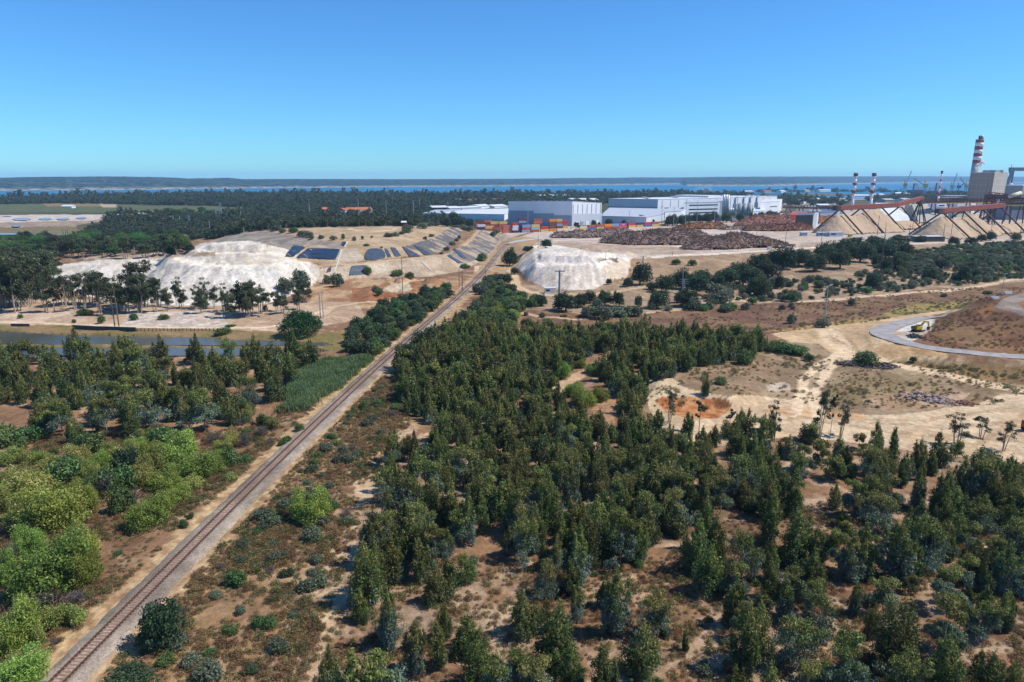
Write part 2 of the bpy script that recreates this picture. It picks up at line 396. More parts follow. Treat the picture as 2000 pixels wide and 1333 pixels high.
path([(1000, 468), (1060, 466), (1100, 462), (1160, 456)], 6, (.50, .44, .38), rag=.2)
paint([(1600, 458), (1800, 455), (1900, 468), (1760, 474), (1600, 470)], (.42, .385, .36), 2, veg=.05)
paint([(1630, 455), (1700, 459), (1790, 455), (1960, 462), (2050, 460), (2050, 450), (1850, 452)], (.40, .32, .25), 2, veg=.05)
for tr in ([(1520, 655), (1600, 640), (1660, 640), (1700, 632)], [(1625, 640), (1650, 655), (1668, 675), (1665, 692)], [(1560, 660), (1620, 655), (1650, 672)], [(1480, 830), (1560, 815), (1700, 826), (1850, 835), (2020, 822)], [(1500, 800), (1600, 822), (1760, 845), (1980, 860)], [(1590, 800), (1640, 818), (1800, 822), (1990, 790)], [(1900, 870), (1940, 845), (2010, 800)], [(1650, 645), (1690, 655), (1700, 680), (1680, 690)]):
    for o_ in (0, 3): TRACKS.append([(a_+o_*1.5, b_+o_) for a_, b_ in tr])
# -- embankment and slopes in front of the yard
paint([(1230, 504), (1300, 502), (1450, 495), (1560, 488), (1560, 520), (1450, 536), (1330, 540), (1240, 540)], (.27, .19, .125), 4, c2=(.35, .255, .17), veg=.55)
paint([(1010, 560), (1250, 545), (1450, 530), (1560, 520), (1700, 485), (1850, 478), (2100, 470), (2100, 545), (1900, 560), (1700, 585), (1560, 592), (1350, 600), (1200, 620), (1020, 610)], (.265, .19, .13), 5, c2=(.36, .27, .19), veg=.55)
paint([(1840, 490), (1960, 482), (2100, 480), (2100, 530), (1960, 520), (1850, 510)], (.12, .12, .055), 5, c2=(.25, .17, .10), veg=.5)
# white heaps
HW = n2*.4+n1*.35+n3*.25
paint([(1008, 520), (1035, 550), (1062, 561), (1110, 568), (1160, 564), (1192, 550), (1215, 540), (1235, 505), (1225, 497), (1150, 490), (1060, 477), (1042, 482), (1020, 500)], (.50, .455, .42), 3, c2=(.63, .595, .56), veg=.04, nz=HW, th=(.42, .58))
paint([(1175, 520), (1200, 512), (1235, 508), (1230, 540), (1192, 548)], (.55, .47, .38), 4, veg=.05)
paint([(1085, 548), (1120, 535), (1165, 540), (1160, 562), (1110, 566)], (.48, .405, .345), 5, a=.7)
paint([(1165, 503), (1205, 505), (1210, 513), (1190, 514), (1170, 511)], (.16, .12, .09), 3, veg=.4, c2=(.4, .34, .28), th=(.5, .6))
paint([(92, 540), (150, 576), (250, 592), (400, 600), (520, 592), (585, 572), (628, 545), (620, 520), (588, 505), (578, 490), (545, 474), (480, 468), (430, 470), (390, 480), (345, 496), (300, 505), (200, 506), (110, 520)], (.50, .465, .42), 2, c2=(.64, .615, .58), veg=.03, nz=HW, th=(.4, .6))
paint([(440, 535), (520, 528), (560, 545), (540, 575), (460, 580)], (.64, .62, .59), 6, a=.8)
def gully_shading(poly, cx, dark, light, a, freq=.22):  # downslope soil streaks, with slope shading put into the colour
    P = np.array(poly, float); m = inside(P, GPX, GPY); px, py = GPX[m], GPY[m]
    lean = (px-cx)/260.; q = px-lean*(py-P[:, 1].min())*1.1
    s = fbm(q*freq, py/24, 93, 4); t = sstep(.36, .66, s)
    gcol[m] = gcol[m]*(1-a)+lerp(dark, light, t)*a
gully_shading([(330, 498), (345, 495), (400, 474), (480, 470), (545, 476), (560, 486), (520, 484), (405, 483)], 470, (.50, .47, .43), (.62, .60, .57), .6, .1)
gully_shading([(130, 545), (330, 512), (400, 520), (480, 523), (545, 523), (590, 512), (620, 545), (580, 575), (400, 600), (200, 590)], 420, (.47, .45, .42), (.67, .655, .63), .55, .19)
gully_shading([(400, 516), (405, 482), (440, 484), (545, 484), (560, 505), (535, 518), (480, 519)], 470, (.41, .37, .32), (.53, .49, .44), .75, .1)
gully_shading([(1010, 520), (1046, 519), (1120, 520), (1168, 518), (1195, 548), (1160, 566), (1062, 562), (1030, 548)], 1110, (.43, .385, .345), (.60, .56, .53), .8, .2)
gully_shading([(1040, 512), (1054, 500), (1145, 500), (1160, 512), (1110, 514)], 1090, (.34, .325, .33), (.52, .50, .50), .85, .3)
path([(1022, 521), (1046, 516), (1080, 517), (1120, 519), (1165, 516), (1192, 510)], 3.5, (.68, .65, .62), rag=.5)
path([(1050, 500), (1080, 499), (1140, 498), (1185, 505)], 3, (.66, .63, .60), rag=.6)
path([(345, 509), (400, 518), (480, 521), (545, 521)], 4, (.62, .55, .46), rag=.4)
path([(335, 500), (365, 510), (420, 519), (480, 521), (540, 519), (575, 507)], 9, (.67, .62, .55), rag=.35)
path([(384, 492), (415, 495), (455, 494), (500, 496), (530, 493)], 5, (.66, .61, .54), rag=.4)
path([(480, 505), (500, 513), (520, 518)], 5, (.58, .51, .42), rag=.4)
paint([(560, 480), (575, 474), (590, 492), (580, 508), (555, 505)], (.55, .47, .37), 3, a=.8)
paint([(150, 508), (200, 497), (330, 492), (420, 492), (420, 500), (330, 503), (210, 508)], (.30, .23, .17), 2, c2=(.40, .33, .27), veg=.25)
# landfill
paint([(430, 462), (530, 449), (600, 444), (720, 442), (860, 440), (905, 449), (885, 475), (845, 497), (760, 506), (700, 512), (640, 519), (580, 510), (575, 488), (555, 474), (490, 460)], (.34, .25, .16), 2, c2=(.42, .325, .225), veg=.2)
paint([(620, 556), (625, 525), (700, 514), (780, 507), (870, 498), (905, 480), (930, 460), (950, 447), (988, 456), (982, 470), (958, 498), (935, 513), (900, 530), (840, 541), (730, 545)], (.35, .275, .20), 2, c2=(.43, .35, .265), veg=.15)
paint([(620, 548), (622, 525), (700, 517), (760, 512), (760, 538)], (.40, .335, .26), 2, c2=(.48, .41, .33), veg=.1)
paint([(660, 488), (700, 488), (712, 508), (655, 516)], (.42, .36, .29), 1, veg=.1)
paint([(600, 475), (560, 470), (520, 452), (470, 452), (440, 462), (400, 474), (490, 470), (555, 486), (575, 492)], (.20, .185, .165), 1.5, c2=(.30, .27, .235), veg=.1)
paint([(530, 452), (585, 464), (640, 472), (676, 474), (672, 486), (640, 483), (570, 472), (510, 457)], (.21, .18, .165), 1, c2=(.29, .25, .225), veg=.1)
def streaks(poly, dx, dy, dark, light, bias):
    P = np.array(poly, float); m = inside(P, GPX, GPY)
    px, py = GPX[m], GPY[m]; L = sqrt(dx*dx+dy*dy)
    across = (px*dy-py*dx)/L; along = (px*dx+py*dy)/L
    s = fbm(across/2.2, along/30, 91, 3)
    gcol[m] = lerp(dark, light, sstep(bias, bias+.12, s)); gveg[m] = .05
streaks([(790, 482), (850, 463), (880, 444), (904, 451), (893, 470), (862, 492), (842, 497)], 40, 18, (.115, .115, .125), (.34, .28, .215), .5)
streaks([(870, 500), (905, 481), (932, 458), (948, 452), (975, 468), (965, 488), (940, 505), (905, 516)], 42, 20, (.135, .13, .14), (.33, .275, .215), .48)
path([(690, 446), (680, 448), (700, 451), (740, 452), (770, 449), (775, 446), (740, 443)], 2.6, CREAM, rag=.2)
path([(905, 480), (925, 462), (935, 450)], 4, (.42, .3, .19), rag=.3)
path([(620, 522), (700, 515), (780, 507), (868, 498)], 4, (.44, .34, .23), rag=.3)
# red diggings
paint([(600, 565), (690, 545), (740, 546), (830, 545), (905, 545), (895, 575), (840, 600), (760, 610), (690, 600), (610, 605)], (.27, .15, .085), 4, c2=(.42, .29, .18), veg=.35)
paint([(690, 565), (790, 552), (830, 565), (770, 590), (690, 590)], (.25, .105, .05), 5, veg=.25, a=.75)
paint([(765, 555), (800, 553), (808, 568), (780, 572), (745, 572)], (.46, .39, .29), 3, veg=.1)
# left bank of the pond
paint([(-300, 585), (120, 585), (400, 598), (560, 590), (700, 590), (720, 625), (600, 640), (540, 645), (300, 645), (-300, 640)], (.37, .27, .19), 4, c2=(.47, .36, .27), veg=.2)
paint([(235, 640), (250, 605), (330, 606), (450, 612), (440, 640)], (.40, .345, .30), 4, c2=(.52, .465, .42), veg=.25, nz=n3, th=(.42, .58))
paint([(-300, 610), (150, 607), (170, 627), (-300, 630)], (.40, .30, .23), 4, c2=(.50, .40, .32), veg=.15)
paint([(-300, 632), (60, 634), (265, 640), (450, 644), (620, 652), (720, 640), (730, 680), (600, 690), (-300, 690)], (.17, .145, .06), 2, c2=(.24, .17, .09), veg=.45)
path([(-300, 622), (0, 630), (100, 632), (180, 636), (265, 639), (420, 641), (500, 641), (545, 636), (580, 622), (630, 607)], 3.0, CREAM, rag=.15)
path([(630, 615), (650, 600), (700, 592), (760, 589)], 3.5, (.52, .40, .27), rag=.2)
path([(905, 562), (925, 549), (940, 540), (930, 530), (931, 521), (948, 519)], 3, (.55, .46, .34), rag=.15)
paint([(935, 515), (985, 470), (1005, 460), (1060, 468), (1012, 500), (1000, 540), (960, 530)], (.36, .25, .15), 3, veg=.25)
path([(1062, 478), (1030, 500), (1010, 515), (1000, 530), (1010, 560), (1030, 570), (1060, 575), (1110, 580)], 6, (.52, .40, .26), rag=.25)
path([(1060, 575), (1160, 575), (1230, 565), (1310, 556)], 5, (.46, .35, .22), rag=.3)
# fields right of the middle
paint([(1010, 640), (1030, 605), (1200, 620), (1350, 602), (1560, 590), (1750, 575), (1900, 560), (2100, 545), (2100, 590), (1900, 600), (1700, 628), (1500, 655), (1250, 640)], (.135, .075, .055), 5, c2=(.20, .125, .08), veg=.6)
paint([(1560, 592), (1750, 573), (1900, 560), (2100, 548), (2100, 572), (1950, 575), (1850, 595), (1700, 625), (1560, 625)], (.20, .13, .075), 5, c2=(.15, .085, .06), veg=.5)
paint([(1760, 600), (1850, 590), (1900, 585), (1880, 605), (1720, 628), (1690, 628)], (.26, .21, .08), 4, c2=(.15, .15, .06), veg=.5)
paint([(1490, 648), (1620, 630), (1720, 618), (1740, 624), (1600, 646)], (.32, .22, .10), 3, c2=(.22, .15, .07), veg=.4)
path([(1560, 590), (1650, 584), (1750, 575), (1850, 568), (1910, 560), (1960, 549), (2080, 538)], 4.5, (.52, .41, .29), rag=.15)
path([(1020, 612), (1060, 620), (1130, 624), (1200, 618), (1300, 608), (1350, 603)], 4, (.45, .33, .21), rag=.4)
path([(1380, 592), (1450, 588), (1500, 590)], 4, (.47, .36, .24), rag=.4)
# clearing with the bare tracks
paint([(1250, 790), (1270, 720), (1350, 715), (1500, 680), (1560, 660), (1640, 690), (1760, 700), (2100, 720), (2100, 850), (1900, 860), (1500, 840), (1300, 840)], (.21, .15, .095), 5, c2=(.31, .235, .155), veg=.5)
paint([(1640, 740), (1800, 735), (1850, 760), (1700, 790), (1600, 780)], (.20, .16, .075), 8, a=.5, veg=.6)
paint([(1300, 720), (1480, 700), (1560, 730), (1480, 765), (1340, 745)], (.235, .16, .10), 8, a=.6, veg=.6)
paint([(1700, 705), (1900, 712), (2100, 722), (2100, 765), (1900, 740), (1780, 715)], (.25, .165, .075), 3, c2=(.17, .115, .06), veg=.5)
paint([(1505, 652), (1560, 645), (1640, 636), (1720, 625), (1760, 619), (1900, 600), (1930, 592), (1880, 606), (1740, 630), (1706, 645), (1715, 660), (1760, 680), (1850, 694), (1850, 702), (1720, 704), (1640, 700), (1600, 672), (1540, 668)], (.46, .33, .20), 2, c2=(.53, .40, .255), veg=.05)
paint([(1730, 672), (1850, 690), (1845, 698), (1740, 700), (1690, 690)], (.37, .22, .10), 3, c2=(.44, .30, .17), veg=.05)
paint([(1272, 800), (1262, 760), (1270, 735), (1310, 738), (1345, 760), (1420, 775), (1440, 770), (1480, 790), (1470, 800), (1300, 845)], (.52, .42, .29), 4, c2=(.44, .33, .21), veg=.1)
paint([(1500, 775), (1440, 770), (1400, 800), (1300, 850), (1400, 870), (1560, 850), (1700, 870), (1900, 900), (2100, 910), (2100, 775), (1960, 770), (1900, 790), (1750, 812), (1620, 806), (1560, 788)], (.47, .355, .235), 4, c2=(.54, .43, .30), veg=.06)
paint([(1500, 795), (1560, 793), (1680, 808), (1690, 818), (1560, 815), (1490, 806)], (.50, .29, .13), 3, a=.6)
paint([(1282, 786), (1292, 776), (1345, 777), (1400, 776), (1426, 788), (1424, 803), (1400, 818), (1350, 818), (1300, 804)], (.30, .115, .045), 2.5, c2=(.44, .225, .11), veg=.15, nz=fbm(GX/2.2, GY/1.1, 97))
paint([(1392, 779), (1420, 780), (1428, 792), (1412, 800), (1392, 794)], (.20, .09, .045), 1.5, veg=.03)
path([(1577, 812), (1575, 785), (1583, 755), (1600, 725), (1625, 706), (1655, 693)], 7.5, CREAM, rag=.2, twin=True)
path([(1655, 693), (1640, 675), (1620, 655), (1612, 640)], 8, (.62, .48, .33), rag=.2, twin=True)
path([(2080, 775), (1960, 757), (1880, 740), (1800, 722), (1740, 711), (1690, 700), (1655, 693)], 6.5, (.60, .47, .32), rag=.25)
paint([(1500, 750), (1540, 748), (1545, 762), (1505, 764)], (.48, .42, .36), 4, a=.7, veg=.1)
paint([(1680, 778), (1800, 760), (1890, 770), (1860, 795), (1720, 800)], (.40, .29, .21), 5, c2=(.3, .2, .13), veg=.3)
path([(1850, 612), (1800, 616)], 3, (.45, .35, .24), rag=.3)
# the dark spur and its haul road
paint([(1790, 666), (1838, 618), (1880, 603), (1930, 588), (2200, 570), (2200, 710), (2010, 694), (1900, 688), (1820, 678)], (.145, .075, .048), 2, c2=(.20, .115, .065), veg=.55)
paint([(1830, 640), (1870, 625), (1930, 650), (1960, 680), (1900, 686), (1860, 660)], (.24, .155, .085), 6, a=.6, veg=.5)
paint([(1905, 605), (1935, 590), (1945, 602), (1920, 622)], (.27, .13, .055), 4, a=.8)
paint([(1940, 600), (1960, 583), (2000, 572), (2200, 560), (2200, 660), (2000, 618), (1965, 606)], (.23, .19, .17), 1.5, c2=(.29, .245, .22), veg=.05)
paint([(1985, 592), (2030, 580), (2030, 606), (2000, 604)], (.22, .125, .075), 2, veg=.4)
paint([(1732, 655), (1745, 640), (1800, 627), (1826, 622), (1826, 640), (1800, 660), (1780, 668)], (.38, .30, .24), 1.5, c2=(.48, .44, .40), veg=.05)
paint([(1752, 648), (1775, 633), (1826, 624), (1815, 642), (1770, 650)], (.55, .54, .53), 1, veg=.02)
for tr in TRACKS: path(tr, .9, (.35, .245, .15), rag=.7, a=.6)
# foreground: verges of the line, sandy paths in the scrub
td = GX-trk_x(GY)
vr = (td > -7.5) & (td < 7.0) & (GY < 560)
k = (1-sstep(3.9, 5.6, np.where(td > 0, td*.74, -td*.84)+(fbm(GX/3, GY/3, 14)-.5)*3.4))*(GY < 520)
gcol = gcol*(1-k[..., None])+lerp((.47, .345, .205), (.30, .19, .105), sstep(.3, .7, fbm(GX/1.3, GY/1.3, 15, 3)))*k[..., None]; gveg = gveg*(1-k)+.2*k
sg = sstep(5.5, 9, td)*(1-sstep(24, 34, td))*(GY < 260)*sstep(.40, .56, fbm(GX/5, GY/5, 98)*.6+n3*.4)*.8
gcol = gcol*(1-sg[..., None])+lerp((.37, .25, .13), (.26, .16, .085), n1)*sg[..., None]
fore = (GY < 330) & (td > 6)
w = sstep(9, 26, td)*(GY < 150)*sstep(.47, .6, fbm(GX/13, GY/13, 29)*.5+n3*.5)*.5
gcol = gcol*(1-w[..., None])+np.array((.40, .31, .235))*w[..., None]
path([(560, 1400), (600, 1300), (632, 1235), (648, 1180), (668, 1120), (690, 1040), (706, 960), (722, 915), (745, 880), (800, 835), (778, 812)], 3.4, (.50, .39, .27), c2=(.40, .29, .19), rag=.8, veg=.15, a=.85)
path([(500, 1320), (560, 1230), (615, 1150), (650, 1080)], 1.2, (.55, .43, .30), rag=.9, a=.8)
path([(1085, 770), (1100, 750), (1130, 735), (1165, 715), (1180, 700)], 4, (.45, .32, .21), rag=.4)
paint([(1160, 770), (1200, 770), (1210, 800), (1190, 840), (1160, 820)], (.33, .2, .12), 5, veg=.3)
path([(760, 900), (830, 850), (870, 830)], 2, (.44, .32, .21), rag=.6)
path([(60, 1400), (20, 1100), (60, 1000), (40, 930)], 2.5, (.50, .41, .32), rag=.8, a=.8)

gcol *= np.array((1.07, 1.0, .89))
me = npmesh('ground', np.stack([GX, GY, GZ], -1).reshape(-1, 3), (lambda nr, nc: (np.arange(nr-1)[:, None]*nc+np.arange(nc-1)[None])[..., None]+np.array([0, 1, nc+1, nc]))(*GX.shape).reshape(-1, 4), None, gcol.reshape(-1, 3), 'POINT', 'soil', True)
a = me.attributes.new('veg', 'FLOAT', 'POINT'); a.data.foreach_set('value', gveg.ravel().astype(np.float32))
gm, N, L, P = nmat('ground_soil')
at = N.new('ShaderNodeAttribute'); at.attribute_name = 'soil'
av = N.new('ShaderNodeAttribute'); av.attribute_name = 'veg'
pos = worldpos(N)
f1 = noise(N, L, pos, .55, 7, .68); f2 = noise(N, L, pos, .09, 5, .6); f3 = noise(N, L, pos, 2.3, 5, .7)
v = N.new('ShaderNodeMath'); v.operation = 'MULTIPLY'; L.new(ramp(N, L, f1, .3, .7, .68, 1.28), v.inputs[0]); L.new(ramp(N, L, f2, .3, .7, .84, 1.14), v.inputs[1])
v2 = N.new('ShaderNodeMath'); v2.operation = 'MULTIPLY'; L.new(v.outputs[0], v2.inputs[0]); L.new(ramp(N, L, f3, .3, .7, .78, 1.2), v2.inputs[1])
hv = N.new('ShaderNodeHueSaturation'); L.new(at.outputs['Color'], hv.inputs['Color']); L.new(v2.outputs[0], hv.inputs['Value'])
vo = N.new('ShaderNodeTexVoronoi'); vo.inputs['Scale'].default_value = .62; vo.inputs['Randomness'].default_value = 1
mpv = N.new('ShaderNodeMapping'); L.new(pos, mpv.inputs[0]); L.new(mpv.outputs[0], vo.inputs['Vector'])
clump = ramp(N, L, vo.outputs['Distance'], .25, .6, 1, 0)
gate = ramp(N, L, noise(N, L, pos, .16, 4, .6), .42, .6, 0, 1)
mm = N.new('ShaderNodeMath'); mm.operation = 'MULTIPLY'; L.new(clump, mm.inputs[0]); L.new(gate, mm.inputs[1])
mm2 = N.new('ShaderNodeMath'); mm2.operation = 'MULTIPLY'; L.new(mm.outputs[0], mm2.inputs[0]); L.new(av.outputs['Fac'], mm2.inputs[1])
tuft = mix(N, L, (.155, .115, .052), (.24, .155, .08), ramp(N, L, vo.outputs['Color'], .2, .8))
L.new(mix(N, L, hv.outputs[0], tuft, mm2.outputs[0]), P.inputs['Base Color'])
P.inputs['Roughness'].default_value = .95; P.inputs['Specular IOR Level'].default_value = .1
bp = N.new('ShaderNodeBump'); bp.inputs['Strength'].default_value = .9; bp.inputs['Distance'].default_value = .35
L.new(f1, bp.inputs['Height']); L.new(bp.outputs[0], P.inputs['Normal'])
me.materials.append(gm)
ground = bpy.data.objects.new('ground', me); COL.objects.link(ground); tag(ground, kind='structure')

# ---------------------------------------------------------------- water
def water_mat(name, c, rough, bscale, bstr, spec=.5):
    m, N, L, P = nmat(name)
    pos = worldpos(N); mp = N.new('ShaderNodeMapping'); mp.inputs['Scale'].default_value = (1, .35, 1); L.new(pos, mp.inputs[0])
    f = noise(N, L, mp.outputs[0], bscale*.04, 4, .6)
    L.new(mix(N, L, tuple(x*.75 for x in c), tuple(x*1.25 for x in c), ramp(N, L, f, .35, .65)), P.inputs['Base Color'])
    P.inputs['Roughness'].default_value = rough; P.inputs['Specular IOR Level'].default_value = spec; P.inputs['IOR'].default_value = 1.33
    b = N.new('ShaderNodeBump'); b.inputs['Strength'].default_value = bstr; b.inputs['Distance'].default_value = .3
    L.new(noise(N, L, mp.outputs[0], bscale, 4, .6), b.inputs['Height']); L.new(b.outputs[0], P.inputs['Normal'])
    return m
o = MB().add([(-9000, 1500, SEA_Z), (9000, 1500, SEA_Z), (30000, 30000, SEA_Z), (-30000, 30000, SEA_Z)], [(0, 1, 2, 3)]).build('sea_water', water_mat('estuary_water', (.010, .13, .235), .4, .05, .6, .2)); tag(o, kind='structure')
pm = water_mat('pond_water', (.085, .088, .068), .2, .5, .2, .38)
for P_ in POND:
    pts = PW(P_[:, 0], P_[:, 1], -.45)
    c = pts.mean(0); pts = pts+(pts-c)/np.linalg.norm(pts-c, axis=1)[:, None]*1.2
    o = MB().add([(p[0], p[1], -.45) for p in pts], [tuple(range(len(pts)))[::-1]]).build('pond_water', pm)
    if o.data.polygons[0].normal.z < 0: o.data.flip_normals()
    tag(o, kind='structure')
saltm = water_mat('salt_pan_water', (.22, .25, .28), .3, .3, .1, .4)
for px0, px1, r0, r1 in ((24, 62, 426.5, 431), (75, 102, 426, 430), (110, 137, 426, 430), (148, 170, 424.5, 428), (22, 42, 440, 444), (-40, 28, 463, 467), (-60, 60, 456.5, 459.5), (2, 24, 422.5, 423.5)):
    q = [PW(a_, b_, .7) for a_, b_ in ((px0, (r0+r1)/2), (px0+.2*(px1-px0), r1), (px0+.7*(px1-px0), r1), (px1, (r0+r1)/2), (px0+.8*(px1-px0), r0), (px0+.3*(px1-px0), r0))]
    o = MB().add([(p[0], p[1], 1.0) for p in q], [(0, 1, 2, 3, 4, 5)]).build('salt_pan_water', saltm)
    tag(o, kind='structure')

# ---------------------------------------------------------------- far shore and hills
prof = [(-900, 347), (-300, 347), (0, 347.5), (60, 346), (150, 345.5), (210, 345), (260, 345.5), (320, 346.5), (370, 349), (410, 348.5), (445, 347.5), (480, 350.5), (560, 350), (640, 350), (760, 350.5), (900, 350), (1000, 349.5), (1060, 349), (1120, 348), (1200, 347.8), (1240, 346.8), (1330, 347), (1400, 345.8), (1500, 345.3), (1600, 345.2), (1750, 344.5), (1900, 345), (2100, 346), (2900, 346)]
shore = [(-900, 374), (0, 373), (250, 371), (500, 368), (700, 366), (900, 364.5), (1050, 363.2), (1240, 361.5), (1330, 360.2), (1340, 363.4), (1500, 363.8), (1600, 361), (1800, 357.5), (1950, 357), (2900, 357)]
hx = np.linspace(-900, 2900, 900)
pr = np.interp(hx, *zip(*prof)); sr = np.interp(hx, *zip(*shore))
hv_, hq, hc = [], [], []
NR = 16
for j in range(NR):
    f = j/(NR-1)
    y0 = H/row_tan(sr); y = y0*(1+.42*f)+np.where(f > 0, 14, 0)
    u = col_u(hx, 360)
    ztop = H-y0*1.42*row_tan(pr)
    bump = (fbm(hx/30, np.full_like(hx, j*1.7), 5)-.5)
    z = np.where(f == 0, SEA_Z-2, ztop*(f**.8)*(1+.5*bump*(1-f))+ (fbm(hx/7, np.full_like(hx, j*3.), 6)-.5)*5*min(1, f*6)*(1 if f < .95 else .6))
    if j == 1: z = np.full_like(z, 1.5)
    hv_.append(np.stack([u*y, y, z], -1))
    cc = lerp((.018, .042, .05), (.045, .07, .062), sstep(.4, .65, fbm(hx/9, np.full_like(hx, j*1.3), 12)))
    if j <= 1: cc[:] = (.22, .21, .18)
    hc.append(cc)
back = hv_[-1].copy(); back[:, 1] *= 1.15; back[:, 0] *= 1.15; back[:, 2] = -8; hv_.append(back); hc.append(hc[-1])
nr, nc = len(hv_), len(hx)
hme = npmesh('far_hills', np.concatenate(hv_), ((np.arange(nr-1)[:, None]*nc+np.arange(nc-1)[None])[..., None]+np.array([0, 1, nc+1, nc])).reshape(-1, 4), None, np.concatenate(hc), 'POINT', 'soil', True)
hm, N, L, P = nmat('wooded_hills')
at = N.new('ShaderNodeAttribute'); at.attribute_name = 'soil'
f = noise(N, L, worldpos(N), .02, 6, .7)
hs = N.new('ShaderNodeHueSaturation'); L.new(at.outputs['Color'], hs.inputs['Color']); L.new(ramp(N, L, f, .38, .62, .25, 1.9), hs.inputs['Value'])
L.new(hs.outputs[0], P.inputs['Base Color']); P.inputs['Roughness'].default_value = 1; P.inputs['Specular IOR Level'].default_value = 0
hme.materials.append(hm); o = bpy.data.objects.new('far_hills', hme); COL.objects.link(o); tag(o, kind='structure')

# ---------------------------------------------------------------- paved haul road round the spur
def ribbon(name, pix, width, lift, m, zc=None):
    pts = hit([p[0] for p in pix], [p[1] for p in pix])[:, :2]
    # resample smoothly
    t = np.arange(len(pts)); tt = np.linspace(0, len(pts)-1, 12*len(pts))
    from_ = []
    for d in range(2):
        g = np.gradient(pts[:, d]); i = np.clip(tt.astype(int), 0, len(pts)-2); s = tt-i
        from_.append((2*s**3-3*s**2+1)*pts[i, d]+(s**3-2*s**2+s)*g[i]+(-2*s**3+3*s**2)*pts[i+1, d]+(s**3-s**2)*g[i+1])
    C = np.stack(from_, -1); T = np.gradient(C, axis=0); T /= np.linalg.norm(T, axis=1)[:, None]+1e-9
    Nn = np.stack([-T[:, 1], T[:, 0]], -1)
    w = np.interp(tt, t, width if hasattr(width, '__len__') else [width]*len(pts))
    offs = np.linspace(-.5, .5, 7)
    V = []
    for k in offs:
        q = C+Nn*(w*k)[:, None]; V.append(q)
    V = np.stack(V, 1); Z = HT(V[..., 0], V[..., 1])
    Z = np.maximum(Z.max(1, keepdims=True)*.6+Z*.4, Z)+lift
    ker = np.ones(9)/9
    for c in range(Z.shape[1]): Z[:, c] = np.maximum(np.convolve(np.pad(Z[:, c], 4, 'edge'), ker, 'valid'), HT(V[:, c, 0], V[:, c, 1])+lift*.7)
    n, k = Z.shape; v = np.concatenate([np.stack([V[..., 0], V[..., 1], Z], -1).reshape(-1, 3)])
    q = ((np.arange(n-1)[:, None]*k+np.arange(k-1)[None])[..., None]+np.array([0, k, k+1, 1])).reshape(-1, 4)
    me = npmesh(name, v, q, m, smooth=True)
    o = bpy.data.objects.new(name, me); COL.objects.link(o)
    if me.polygons[0].normal.z < 0: me.flip_normals()
    return o
asph = mat('worn_asphalt', (.33, .305, .29), .95, .3, .35, spec=.1, rust=(.43, .34, .24))
o = ribbon('haul_road', [(1850, 616), (1800, 624), (1760, 631), (1732, 640), (1722, 650), (1733, 659), (1765, 669), (1810, 679), (1860, 686), (1920, 692), (2000, 699), (2120, 711), (2260, 724)], [4.5, 6, 7.2, 7.8, 8.2, 7.6, 6.8, 6.4, 6.4, 6.4, 6.4, 6.4, 6.4], .08, asph)
tag(o, kind='structure')

# ---------------------------------------------------------------- railway
rail_m = mat('rusty_rail', (.12, .055, .032), .65, .3, 1.5, metal=.3)
slee_m = mat('old_sleeper', (.235, .165, .13), .95, .35, 1.2)
bm_, N, L, P = nmat('track_ballast')
pos = worldpos(N); vo = N.new('ShaderNodeTexVoronoi'); vo.inputs['Scale'].default_value = 5; L.new(pos, vo.inputs['Vector'])
at = N.new('ShaderNodeAttribute'); at.attribute_name = 'soil'
hs = N.new('ShaderNodeHueSaturation'); L.new(at.outputs['Color'], hs.inputs['Color'])
vm = N.new('ShaderNodeMath'); vm.operation = 'MULTIPLY'; L.new(ramp(N, L, vo.outputs['Color'], 0, 1, .62, 1.3), vm.inputs[0]); L.new(ramp(N, L, noise(N, L, pos, .35, 5, .65), .3, .7, .8, 1.18), vm.inputs[1])
L.new(vm.outputs[0], hs.inputs['Value']); L.new(hs.outputs[0], P.inputs['Base Color']); P.inputs['Roughness'].default_value = .95; P.inputs['Specular IOR Level'].default_value = .15
ty = np.concatenate([np.arange(46, 330, 1.0), np.arange(330, 720, 3.0)])
tx = trk_x(ty); tz = HT(tx, ty); tz = np.convolve(np.pad(tz, 20, 'edge'), np.ones(41)/41, 'valid')+.05
slope = np.gradient(tx, ty); tn = np.stack([np.ones_like(slope), -slope], -1)/np.sqrt(1+slope**2)[:, None]
profx = [-3.0, -2.35, -1.75, -1.2, -1.05, -.87, -.68, -.5, .5, .68, .87, 1.05, 1.2, 1.75, 2.9, 3.9]
profz = [-.15, .16, .30, .31, .31, .31, .31, .31, .31, .31, .31, .31, .31, .30, .10, -.2]
_r, _p = (.095, .058, .036), (.36, .245, .17)  # dark strips by the rails: rust stain and rail shadow in one colour
pc = [(.30, .235, .165), (.285, .235, .18), (.285, .235, .185), (.27, .22, .17), _r, _r, _r, _p, _p, _r, _r, _r, (.28, .225, .175), (.30, .245, .19), (.33, .26, .19), (.38, .285, .18)]
BV = np.concatenate([np.stack([tx+tn[:, 0]*(a_+ (fbm(ty/2, ty*0, 40+i_)-.5)*(.7 if abs(a_) > 2 else 0)), ty+tn[:, 1]*a_, tz+b_], -1)[:, None] for i_, (a_, b_) in enumerate(zip(profx, profz))], 1)
n, k = BV.shape[:2]
track = thing('railway_track', 'single railway track on pale ballast running diagonally through the scrub to the works', 'railway track', (float(tx[0]), float(ty[0]), 0))
pcv = np.tile(np.array(pc), (n, 1)).reshape(n, k, 3)*(1+(fbm(np.repeat(ty[:, None], k, 1)/3.1, np.arange(k)[None]*1.3+0*ty[:, None], 19, 3)-.5)[..., None]*.75)
pcv = pcv*(1-.28*sstep(.52, .66, fbm(ty/11, ty*0, 23))[:, None, None]*np.array((1, 1.05, 1.12)))
